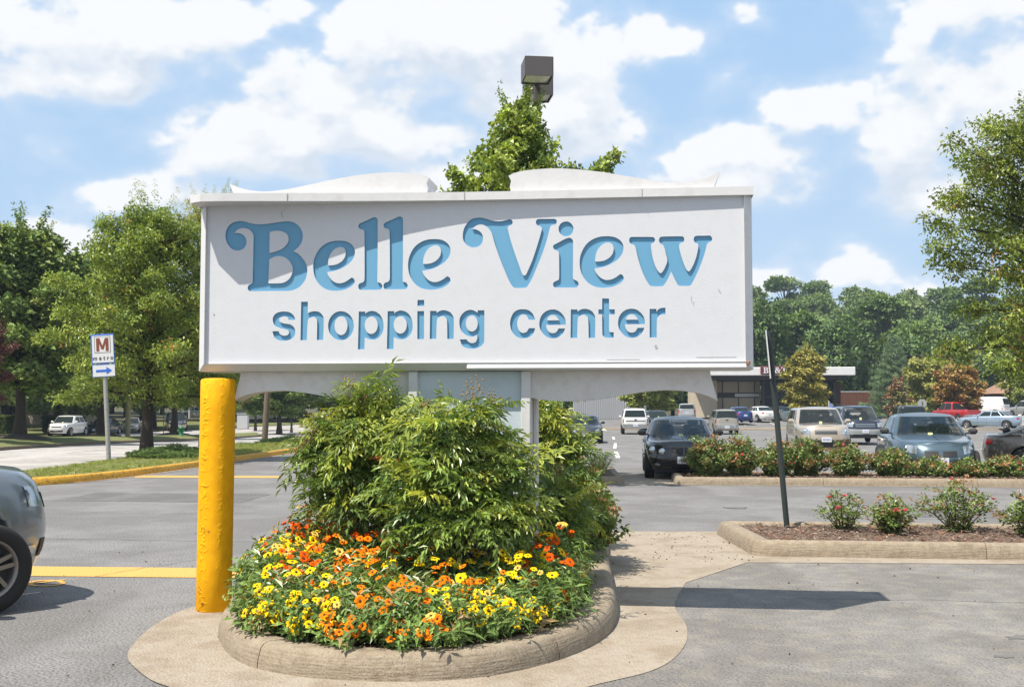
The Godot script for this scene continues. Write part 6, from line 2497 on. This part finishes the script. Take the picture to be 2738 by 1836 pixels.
func build_cars():
	var navy = paint(Color(0.012, 0.018, 0.034))
	var slate = paint(Color(0.062, 0.100, 0.130), 0.3, 0.45)
	var tan = paint(Color(0.40, 0.345, 0.28), 0.3, 0.35)
	var white = paint(Color(0.62, 0.62, 0.61), 0.3, 0.0)
	var silver = paint(Color(0.42, 0.43, 0.43), 0.3, 0.5)
	var champagne = paint(Color(0.36, 0.33, 0.28), 0.3, 0.45)
	var black = paint(Color(0.008, 0.009, 0.011), 0.25, 0.1)
	var grey_blue = paint(Color(0.040, 0.047, 0.062), 0.3, 0.4)
	var brown = paint(Color(0.170, 0.148, 0.125), 0.3, 0.45)
	var ice = paint(Color(0.27, 0.35, 0.44), 0.3, 0.4)
	var teal = paint(Color(0.17, 0.25, 0.29), 0.3, 0.4)
	var blue = paint(Color(0.015, 0.035, 0.16), 0.3, 0.3)
	var red = paint(Color(0.34, 0.010, 0.012), 0.3, 0.1)
	var near_paint = paint(Color(0.20, 0.24, 0.28), 0.28, 0.45)
	# near vehicle cut by the frame
	car("minivan", "slate blue minivan at the picture's edge turning with its front wheel in view", "minivan", Vector3(-5.83, 0, -8.36), PI / 2 + 0.85, wagon({"L": 4.8, "W": 1.9, "H": 1.72, "paint": near_paint, "hood": 1.0, "belt": 1.22, "wr": 0.355, "fo": 0.80, "nf": 2.8, "z1": 1.35, "z2": 0.55, "spokes": 5, "rim_paint": M.dull_alloy, "cladding": M.cover_grey, "mirror_paint": M.dark_plastic}))
	# black sedan driving out through the gap
	car("black_sedan", "black four-door sedan with round headlights waiting at the gap in the island", "car", Vector3(4.08, 0, -27.85), -0.10, sedan({"interior": true, "L": 4.72, "W": 1.75, "H": 1.41, "paint": black, "hood": 0.75, "belt": 0.93, "nf": 5.2, "nr": 5.0, "wr": 0.315, "fo": 0.80, "spokes": 10,
		"front": {"round": [0.80, 0.56], "grille": [[-0.30, -0.02, 0.62, 0.88], [0.02, 0.30, 0.62, 0.88]], "bars": 0, "bumper": black, "bs": [0.34, 0.56]}}))
	# blue sedan, nose towards the roses
	car("blue_sedan", "slate blue sedan with split grille parked behind the rose bushes", "car", Vector3(9.72, 0.02, -26.95), -0.20, sedan({"interior": true, "L": 4.85, "W": 1.86, "H": 1.48, "paint": slate, "hood": 0.74, "belt": 0.97, "nf": 3.1, "wr": 0.325, "spokes": 5, "mirror_paint": M.dark_plastic, "z1": 1.12, "z2": 0.30,
		"front": {"lamp": [0.52, 0.985, 0.64, 0.90], "grille": [[-0.36, -0.05, 0.60, 0.80], [0.05, 0.36, 0.60, 0.80]], "ps": 0.42}}))
	# brown coupe cut by the frame
	car("brown_coupe", "brown-grey coupe at the picture's edge seen from its tail end", "car", Vector3(13.9, 0.02, -28.0), PI / 2 - 0.42, sedan({"interior": true, "L": 4.4, "W": 1.74, "H": 1.30, "paint": brown, "hood": 0.68, "belt": 0.90, "trunk_y": 0.94, "wr": 0.31, "z1": 0.72, "z2": 0.02, "z3": -0.85, "z4": -1.95, "sides": [[0.70, -0.28], [-0.36, -0.76]], "doors": [0.62, -0.62], "handles": [-0.45], "handle_paint": M.chrome, "mirror_paint": M.dark_plastic, "spokes": 5}))
	# tan compact SUV
	car("tan_suv", "tan compact sport utility car facing the rose bushes", "car", Vector3(10.4, -0.02, -38.9), -0.13, wagon({"interior": true, "L": 4.5, "W": 1.75, "H": 1.67, "paint": tan, "hood": 0.98, "belt": 1.10, "wr": 0.34, "nf": 4.6,
		"front": {"lamp": [0.56, 0.95, 0.68, 0.88], "grille": [[-0.40, 0.40, 0.70, 0.86]], "bars": 3, "bar_paint": M.alloy, "bumper": M.dark_plastic, "bs": [0.14, 0.46], "ps": 0.48}}))
	# navy big SUV
	car("navy_suv", "large dark navy sport utility car with roof rails behind the tan one", "car", Vector3(17.5, -0.18, -58.0), -0.12, wagon({"interior": true, "L": 5.15, "W": 1.95, "H": 1.90, "paint": navy, "hood": 1.08, "belt": 1.20, "wr": 0.39, "gl": 0.32, "rails": true, "nf": 5.0,
		"front": {"lamp": [0.60, 0.96, 0.66, 0.90], "grille": [[-0.50, 0.50, 0.66, 0.88]], "bars": 3, "bumper": M.cover_grey, "bs": [0.22, 0.55]}}))
	car("dark_suv", "dark sport utility car showing only its roof behind the blue sedan", "car", Vector3(24.3, -0.2, -70.0), PI - 0.2, wagon({"L": 5.0, "W": 1.92, "H": 1.95, "paint": black, "belt": 1.2}))
	car("grey_sedan", "dark grey sedan driving towards the gap beside the flowering shrubs", "car", Vector3(3.85, -0.21, -60.3), -0.05, sedan({"interior": true, "L": 4.8, "W": 1.82, "H": 1.46, "paint": grey_blue, "front": {"lamp": [0.55, 0.97, 0.60, 0.82], "grille": [[-0.34, 0.34, 0.60, 0.76]], "bars": 2}}))
	# pickup seen from behind
	var pk = wagon({"L": 5.2, "W": 1.9, "H": 1.78, "paint": white, "belt": 1.12, "wr": 0.38, "gl": 0.42, "z3": -0.55, "z4": -0.72, "z1": 1.35, "z2": 0.75, "sides": [[0.8, 0.1], [0.02, -0.85]], "rear": {"lamp": [0.84, 0.995, 0.55, 0.92], "bumper": M.chrome, "gate": M.black, "ps": 0.3}, "tail": [0.0, 0.985, 0.3, 1.0, 1.0, 0.99], "doors": [1.0, 0.0, -0.8], "crown": 0.01})
	pk.deck = [-2.6, 0.98, -2.4, 1.04, -1.3, 1.1, 2.6, 1.12]
	car("white_pickup", "white pickup truck seen from its tailgate before the container", "pickup truck", Vector3(8.6, -0.22, -80.0), PI - 0.08, pk)
	car("dark_car", "dark car half hidden between the white pickup and the black sedan", "car", Vector3(11.1, -0.2, -88.0), 0.1, wagon({"L": 4.5, "H": 1.62, "paint": black}))
	car("silver_suv", "silver sport utility car by the dark trees, seen above the black sedan", "car", Vector3(17.6, 0.35, -115.5), PI - 0.1, wagon({"L": 4.7, "W": 1.85, "H": 1.68, "paint": silver}))
	car("champagne_suv", "pale tan two-box sport utility car seen from behind next to the black sedan's roof", "car", Vector3(14.75, -0.2, -79.8), PI - 0.05, wagon({"L": 4.5, "W": 1.74, "H": 1.70, "paint": champagne, "rear": {"lamp": [0.84, 0.998, 0.60, 0.92], "bumper": M.chrome, "gate": champagne, "ps": 0.26}, "wt": 0.74, "rear_glass": [0.9, 0.05, 0.88]}))
	car("blue_car", "deep blue sedan parked at the bank beside the pale tan one", "car", Vector3(20.4, 0.25, -103.0), PI + 0.1, sedan({"paint": blue}))
	car("white_sedan", "white sedan parked nose-in at the bank", "car", Vector3(23.4, 0.30, -108.0), PI + 0.22, sedan({"L": 4.9, "W": 1.85, "paint": white}))
	car("black_car", "black car parked between white and blue-green sedans at the bank", "car", Vector3(26.2, 0.35, -112.5), PI + 0.1, sedan({"paint": black}))
	car("green_blue_sedan", "blue-green sedan parked at the bank beside the leaning post", "car", Vector3(26.9, 0.30, -109.0), PI + 0.12, sedan({"paint": teal, "L": 4.8}))
	car("white_red_car", "white car with a red tail lamp just past the tan car's roof", "car", Vector3(28.2, 0.15, -97.5), PI + 0.5, sedan({"paint": white}))
	var pr = pk.duplicate()
	pr.paint = red
	pr.H = 1.85
	pr.rear = {"lamp": [0.84, 0.995, 0.6, 0.92], "bumper": M.chrome, "ps": 0.3}
	car("red_pickup", "red pickup truck with a chrome bumper under the orange tree", "pickup truck", Vector3(38.9, 0.28, -100.0), PI + 0.25, pr)
	car("white_van", "white panel van with two rear windows by the brick house", "van", Vector3(50.4, 0.62, -122.0), PI + 0.75, wagon({"L": 5.4, "W": 2.0, "H": 2.15, "paint": white, "belt": 1.2, "wt": 0.86, "sides": [[0.86, 0.62]], "rear_glass": [0.72, 0.16, 0.8], "rear": {"lamp": [0.86, 0.99, 0.5, 0.8]}, "z1": 1.95, "z2": 1.3}))
	car("pale_blue_sedan", "pale blue sedan parked in front of the white van", "car", Vector3(38.4, -0.05, -91.5), PI + 0.85, sedan({"L": 5.0, "W": 1.86, "H": 1.43, "paint": ice}))
	car("silver_pickup", "silver pickup truck partly hidden past the white van", "pickup truck", Vector3(55.5, 0.6, -122.0), PI + 0.4, wagon({"L": 5.2, "H": 1.8, "paint": silver, "z3": -0.5, "z4": -0.7}))
	car("tall_white_van", "tall white van at the picture's edge above the brown coupe's roof", "van", Vector3(28.5, -0.2, -60.5), PI - 0.2, wagon({"L": 5.6, "W": 2.1, "H": 2.6, "paint": white, "belt": 1.3, "wt": 0.80, "sides": [[0.86, 0.6]], "z1": 1.95, "z2": 1.3}))
	# along the road
	car("white_suv", "white sport utility car parked across the road by the hedge", "car", Vector3(-36.2, -0.70, -93.0), -0.02, wagon({"z3": -1.35, "z4": -2.25, "nr": 4.0, "sides": [[0.74, 0.16], [0.10, -0.45], [-0.5, -0.8]], "L": 4.75, "W": 1.88, "H": 1.68, "paint": white, "nf": 3.4, "hood": 0.95, "front": {"lamp": [0.60, 0.98, 0.66, 0.84], "grille": [[-0.42, 0.42, 0.66, 0.78]], "amber": false}}))
	car("navy_sedan", "dark navy sedan parked behind the white one across the road", "car", Vector3(-35.4, -0.72, -99.0), 0.0, sedan({"paint": navy}))
	car("silver_sedan", "silver sedan parked behind the navy one across the road", "car", Vector3(-35.2, -0.72, -105.5), 0.25, sedan({"paint": champagne}))
	car("black_suv", "black sport utility car with tan trim driving down the far road", "car", Vector3(-33.0, -0.68, -112.0), 0.35, wagon({"L": 5.0, "W": 1.9, "H": 1.85, "paint": black, "rails": true, "cladding": tan, "hood": 1.05, "belt": 1.18, "front": {"bumper": tan, "bs": [0.14, 0.5], "grille": [[-0.5, 0.5, 0.62, 0.88]], "bars": 3}}))
	car("far_silver_car", "small silver car on the raised cross street far down the road", "car", Vector3(-41.3, 0.25, -150.0), PI / 2, sedan({"paint": silver}))
	car("white_minibus", "white minibus far off behind the yellow bollard", "van", Vector3(-29.8, 0.20, -133.0), -PI / 2 + 0.1, wagon({"L": 5.6, "W": 2.0, "H": 2.1, "paint": white, "belt": 1.15, "sides": [[0.86, 0.55], [0.5, 0.05], [0.0, -0.45], [-0.5, -0.9]]}))

const CLOUDS := [
	[-21.15,17.40,7.22,2.81,1.00], [-23.41,15.40,3.40,1.51,0.80], [-19.73,15.18,2.55,1.30,0.55], [-16.13,18.08,3.18,1.51,0.60], [-3.56,17.51,5.73,3.68,1.10], [-6.45,18.66,2.76,1.95,0.90], [1.81,15.24,4.67,4.32,1.10], [-0.20,18.77,2.97,1.95,0.80], [3.60,17.51,2.12,1.95,0.60], [-11.42,12.87,6.37,2.38,1.10], [-13.34,13.40,3.18,1.73,0.90], [-7.52,14.28,2.76,1.95,0.90], [-12.73,15.81,3.61,1.19,0.55], [-10.04,15.64,1.27,0.65,0.80], [-15.62,11.93,1.91,0.97,0.70], [-4.65,12.44,3.82,1.95,0.90], [-18.03,10.03,2.33,0.82,0.90], [-16.00,10.24,2.55,0.86,0.70], [-22.10,7.55,2.55,1.19,0.90], [-23.79,7.25,1.49,0.65,0.50], [8.25,17.62,1.59,0.82,0.55], [5.83,18.07,1.91,1.30,0.45], [11.53,18.82,0.95,0.65,0.30], [-11.28,19.44,1.06,0.86,0.35], [12.08,11.47,3.82,1.84,1.00], [10.81,12.58,2.12,1.08,0.90], [14.19,10.85,1.91,1.08,0.60], [15.08,14.64,2.33,1.30,0.60], [16.51,13.83,1.27,0.86,0.40], [22.52,16.28,4.67,4.32,1.00], [20.89,12.28,3.61,3.68,0.85], [24.34,13.55,3.40,4.76,0.90], [19.47,9.94,2.33,1.51,0.60], [18.80,16.66,1.49,1.73,0.50], [17.00,6.11,1.91,1.30,0.85], [18.59,5.53,1.49,0.65,0.50], [20.17,5.38,1.27,0.43,0.40], [13.49,6.21,1.27,0.43,0.20]]
const GLYPHS := {
	"B": [[0.076,0.468,0.076,0.468,0.107,0.468,0.141,0.457,0.165,0.433,0.175,0.402,0.171,0.374,0.156,0.349,0.132,0.334,0.101,0.329,0.066,0.337,0.034,0.363,0.010,0.402,0.000,0.449,0.006,0.490,0.024,0.523,0.053,0.549,0.090,0.561,0.132,0.564,0.169,0.557,0.201,0.547,0.243,0.538,0.291,0.535,0.343,0.538,0.396,0.545,0.448,0.551,0.506,0.555,0.553,0.548,0.590,0.528,0.619,0.497,0.635,0.458,0.637,0.423,0.628,0.387,0.607,0.354,0.584,0.332,0.561,0.316,0.561,0.316,0.598,0.296,0.629,0.267,0.658,0.228,0.674,0.187,0.676,0.147,0.667,0.101,0.644,0.061,0.611,0.028,0.569,0.008,0.523,0.000,0.413,0.001,0.308,0.001,0.213,0.002,0.195,0.013,0.190,0.033,0.202,0.051,0.226,0.063,0.231,0.081,0.231,0.142,0.233,0.245,0.233,0.347,0.234,0.440,0.228,0.460,0.212,0.484,0.186,0.501,0.154,0.508,0.122,0.505,0.096,0.494], [0.365,0.471,0.365,0.471,0.397,0.481,0.438,0.481,0.481,0.471,0.510,0.448,0.520,0.419,0.516,0.389,0.495,0.359,0.461,0.333,0.414,0.315,0.365,0.304,0.365,0.304], [0.364,0.253,0.364,0.253,0.399,0.271,0.436,0.279,0.478,0.274,0.514,0.253,0.541,0.222,0.556,0.184,0.555,0.148,0.542,0.113,0.516,0.083,0.480,0.065,0.443,0.061,0.360,0.061,0.360,0.061]],
	"e": [[0.228,0.396,0.273,0.387,0.310,0.364,0.330,0.335,0.336,0.303,0.328,0.267,0.306,0.232,0.270,0.201,0.224,0.177,0.174,0.159,0.113,0.149,0.113,0.149,0.118,0.131,0.134,0.104,0.161,0.076,0.197,0.060,0.234,0.061,0.270,0.075,0.308,0.101,0.317,0.101,0.329,0.092,0.336,0.076,0.331,0.056,0.306,0.032,0.266,0.012,0.220,0.002,0.171,0.000,0.116,0.010,0.070,0.035,0.034,0.074,0.011,0.119,0.000,0.173,0.001,0.227,0.015,0.277,0.042,0.326,0.078,0.361,0.123,0.385,0.173,0.396], [0.119,0.203,0.119,0.203,0.120,0.234,0.128,0.270,0.147,0.306,0.174,0.333,0.210,0.347,0.242,0.341,0.258,0.318,0.260,0.291,0.251,0.260,0.229,0.233,0.192,0.211,0.152,0.203]],
	"l": [[0.130,0.573,0.146,0.566,0.154,0.549,0.155,0.454,0.156,0.273,0.155,0.074,0.165,0.058,0.184,0.049,0.195,0.030,0.189,0.008,0.170,0.000,0.097,0.000,0.023,0.001,0.007,0.010,0.002,0.031,0.011,0.049,0.037,0.059,0.048,0.071,0.052,0.102,0.051,0.274,0.049,0.438,0.047,0.463,0.036,0.477,0.015,0.482,0.001,0.496,0.000,0.509,0.010,0.525,0.038,0.537,0.079,0.554,0.111,0.569]],
	"V": [[0.075,0.464,0.075,0.464,0.105,0.461,0.135,0.445,0.153,0.422,0.159,0.392,0.153,0.360,0.133,0.335,0.105,0.324,0.070,0.323,0.034,0.341,0.009,0.370,0.000,0.407,0.003,0.445,0.014,0.480,0.039,0.517,0.069,0.542,0.105,0.552,0.145,0.553,0.180,0.545,0.220,0.531,0.256,0.524,0.296,0.523,0.336,0.529,0.371,0.536,0.388,0.526,0.392,0.508,0.381,0.493,0.363,0.484,0.353,0.469,0.358,0.444,0.376,0.373,0.401,0.293,0.436,0.193,0.463,0.118,0.473,0.100,0.483,0.096,0.495,0.102,0.515,0.142,0.545,0.211,0.575,0.300,0.600,0.380,0.618,0.444,0.619,0.464,0.608,0.477,0.585,0.487,0.574,0.505,0.578,0.525,0.593,0.534,0.650,0.534,0.715,0.533,0.732,0.524,0.736,0.509,0.727,0.492,0.700,0.485,0.687,0.475,0.677,0.443,0.655,0.359,0.625,0.270,0.585,0.171,0.545,0.077,0.505,0.010,0.485,0.002,0.446,0.000,0.411,0.001,0.391,0.014,0.366,0.054,0.331,0.134,0.291,0.235,0.256,0.335,0.231,0.421,0.220,0.446,0.195,0.477,0.165,0.496,0.135,0.500,0.105,0.491,0.085,0.476]],
	"i": [[0.130,0.386,0.148,0.374,0.155,0.352,0.155,0.208,0.154,0.079,0.164,0.062,0.189,0.047,0.197,0.027,0.188,0.007,0.171,0.000,0.102,0.001,0.023,0.002,0.006,0.009,0.000,0.027,0.008,0.044,0.038,0.059,0.047,0.076,0.048,0.160,0.047,0.249,0.044,0.277,0.031,0.289,0.009,0.300,0.001,0.317,0.007,0.332,0.044,0.351,0.093,0.377,0.113,0.384]],
	"dot": [[0.115,0.057,0.110,0.035,0.098,0.016,0.079,0.004,0.057,0.000,0.035,0.005,0.017,0.018,0.004,0.037,0.000,0.059,0.004,0.081,0.017,0.099,0.036,0.111,0.058,0.115,0.080,0.111,0.098,0.098,0.110,0.079]],
	"w": [[0.000,0.358,0.005,0.375,0.022,0.382,0.100,0.381,0.173,0.379,0.192,0.370,0.196,0.352,0.185,0.337,0.170,0.328,0.165,0.311,0.170,0.266,0.179,0.217,0.198,0.153,0.220,0.113,0.237,0.100,0.254,0.113,0.273,0.147,0.286,0.181,0.289,0.208,0.289,0.208,0.281,0.240,0.269,0.289,0.257,0.316,0.241,0.327,0.228,0.344,0.231,0.369,0.248,0.380,0.323,0.381,0.396,0.380,0.413,0.373,0.418,0.353,0.408,0.336,0.388,0.329,0.379,0.312,0.383,0.273,0.402,0.204,0.425,0.140,0.439,0.117,0.449,0.111,0.461,0.119,0.486,0.163,0.508,0.222,0.521,0.280,0.524,0.310,0.516,0.324,0.497,0.335,0.489,0.354,0.495,0.374,0.512,0.382,0.565,0.382,0.608,0.382,0.623,0.372,0.628,0.352,0.617,0.337,0.595,0.326,0.585,0.304,0.573,0.255,0.548,0.182,0.514,0.099,0.475,0.022,0.458,0.002,0.436,0.000,0.383,0.002,0.366,0.011,0.345,0.050,0.317,0.112,0.317,0.112,0.292,0.056,0.267,0.017,0.255,0.003,0.233,0.000,0.170,0.001,0.151,0.013,0.127,0.050,0.098,0.115,0.070,0.204,0.048,0.298,0.036,0.320,0.017,0.328,0.002,0.343]],
	"s": [[0.185,0.164,0.185,0.164,0.132,0.165,0.132,0.165,0.126,0.181,0.104,0.193,0.080,0.191,0.059,0.180,0.053,0.164,0.064,0.148,0.096,0.136,0.141,0.129,0.173,0.108,0.186,0.072,0.178,0.037,0.150,0.011,0.102,0.000,0.053,0.005,0.017,0.028,0.000,0.075,0.000,0.075,0.049,0.077,0.049,0.077,0.061,0.054,0.089,0.040,0.122,0.044,0.135,0.061,0.132,0.077,0.113,0.089,0.060,0.101,0.020,0.121,0.003,0.153,0.004,0.188,0.031,0.219,0.083,0.231,0.136,0.225,0.172,0.198]],
	"h": [[0.003,0.304,0.003,0.304,0.057,0.304,0.057,0.304,0.057,0.211,0.057,0.211,0.080,0.223,0.116,0.228,0.152,0.220,0.178,0.193,0.187,0.153,0.184,0.001,0.184,0.001,0.133,0.001,0.133,0.001,0.134,0.146,0.124,0.173,0.100,0.184,0.072,0.174,0.058,0.147,0.051,0.000,0.051,0.000,0.000,0.000,0.000,0.000]],
	"o": [[0.208,0.113,0.200,0.070,0.178,0.033,0.145,0.008,0.105,0.000,0.065,0.009,0.031,0.034,0.008,0.071,0.000,0.115,0.008,0.159,0.030,0.195,0.063,0.220,0.103,0.228,0.143,0.219,0.177,0.194,0.199,0.157], [0.156,0.114,0.152,0.085,0.141,0.061,0.124,0.045,0.105,0.040,0.085,0.046,0.068,0.062,0.056,0.086,0.052,0.114,0.056,0.143,0.067,0.167,0.084,0.183,0.103,0.188,0.123,0.183,0.140,0.166,0.152,0.142]],
	"p": [[0.005,0.297,0.005,0.297,0.057,0.296,0.057,0.296,0.057,0.279,0.057,0.279,0.079,0.294,0.111,0.301,0.150,0.290,0.182,0.260,0.202,0.209,0.201,0.147,0.175,0.100,0.136,0.077,0.096,0.078,0.054,0.093,0.054,0.093,0.052,0.000,0.052,0.000,0.000,0.000,0.000,0.000], [0.157,0.188,0.153,0.161,0.142,0.139,0.125,0.125,0.106,0.120,0.086,0.125,0.069,0.140,0.058,0.162,0.053,0.188,0.057,0.215,0.068,0.237,0.085,0.252,0.105,0.257,0.124,0.251,0.141,0.236,0.153,0.214]],
	"si": [[0.000,0.219,0.000,0.219,0.053,0.219,0.053,0.219,0.054,0.000,0.054,0.000,0.001,0.000,0.001,0.000]],
	"sd": [[0.000,0.047,0.000,0.047,0.053,0.047,0.053,0.047,0.053,0.000,0.053,0.000,0.000,0.001,0.000,0.001]],
	"n": [[0.003,0.220,0.003,0.220,0.054,0.219,0.054,0.219,0.054,0.202,0.054,0.202,0.083,0.220,0.122,0.223,0.161,0.207,0.183,0.178,0.190,0.143,0.188,0.000,0.188,0.000,0.139,0.000,0.139,0.000,0.136,0.143,0.122,0.168,0.099,0.179,0.071,0.169,0.056,0.144,0.051,0.001,0.051,0.001,0.000,0.001,0.000,0.001]],
	"g": [[0.144,0.297,0.144,0.297,0.196,0.297,0.196,0.297,0.195,0.079,0.188,0.040,0.161,0.014,0.115,0.000,0.068,0.003,0.025,0.022,0.004,0.072,0.004,0.072,0.056,0.072,0.056,0.072,0.072,0.053,0.099,0.043,0.126,0.050,0.140,0.075,0.141,0.110,0.141,0.110,0.115,0.097,0.084,0.095,0.045,0.111,0.013,0.146,0.000,0.196,0.005,0.242,0.033,0.281,0.071,0.300,0.106,0.299,0.144,0.278,0.144,0.278], [0.144,0.195,0.140,0.171,0.130,0.151,0.115,0.138,0.097,0.133,0.080,0.138,0.064,0.152,0.054,0.172,0.051,0.195,0.054,0.219,0.064,0.239,0.079,0.252,0.097,0.257,0.115,0.252,0.130,0.238,0.140,0.218]],
	"c": [[0.193,0.143,0.193,0.143,0.143,0.144,0.143,0.144,0.132,0.169,0.112,0.184,0.089,0.183,0.069,0.167,0.056,0.139,0.053,0.105,0.063,0.070,0.080,0.048,0.100,0.042,0.126,0.050,0.145,0.078,0.145,0.078,0.193,0.078,0.193,0.078,0.180,0.041,0.151,0.013,0.100,0.000,0.051,0.013,0.017,0.048,0.000,0.094,0.001,0.145,0.023,0.196,0.060,0.221,0.100,0.225,0.140,0.218,0.174,0.189]],
	"se": [[0.204,0.105,0.204,0.105,0.050,0.104,0.050,0.104,0.057,0.076,0.074,0.050,0.102,0.040,0.131,0.050,0.148,0.076,0.148,0.076,0.199,0.076,0.199,0.076,0.184,0.044,0.153,0.013,0.102,0.000,0.057,0.013,0.023,0.045,0.003,0.082,0.000,0.127,0.014,0.173,0.046,0.207,0.091,0.223,0.137,0.217,0.176,0.188,0.199,0.148], [0.058,0.139,0.058,0.139,0.071,0.167,0.100,0.180,0.131,0.169,0.152,0.139,0.152,0.139]],
	"t": [[0.029,0.302,0.029,0.302,0.081,0.301,0.081,0.301,0.082,0.218,0.082,0.218,0.125,0.217,0.125,0.217,0.125,0.180,0.125,0.180,0.081,0.181,0.081,0.181,0.081,0.059,0.089,0.044,0.116,0.042,0.116,0.042,0.115,0.000,0.115,0.000,0.058,0.002,0.036,0.015,0.029,0.037,0.028,0.181,0.028,0.181,0.000,0.182,0.000,0.182,0.000,0.218,0.000,0.218,0.028,0.218,0.028,0.218]],
	"r": [[0.001,0.218,0.001,0.218,0.052,0.218,0.052,0.218,0.053,0.195,0.053,0.195,0.070,0.216,0.095,0.225,0.121,0.225,0.121,0.225,0.120,0.175,0.120,0.175,0.089,0.174,0.064,0.157,0.055,0.123,0.053,0.000,0.053,0.000,0.000,0.000,0.000,0.000]],
}
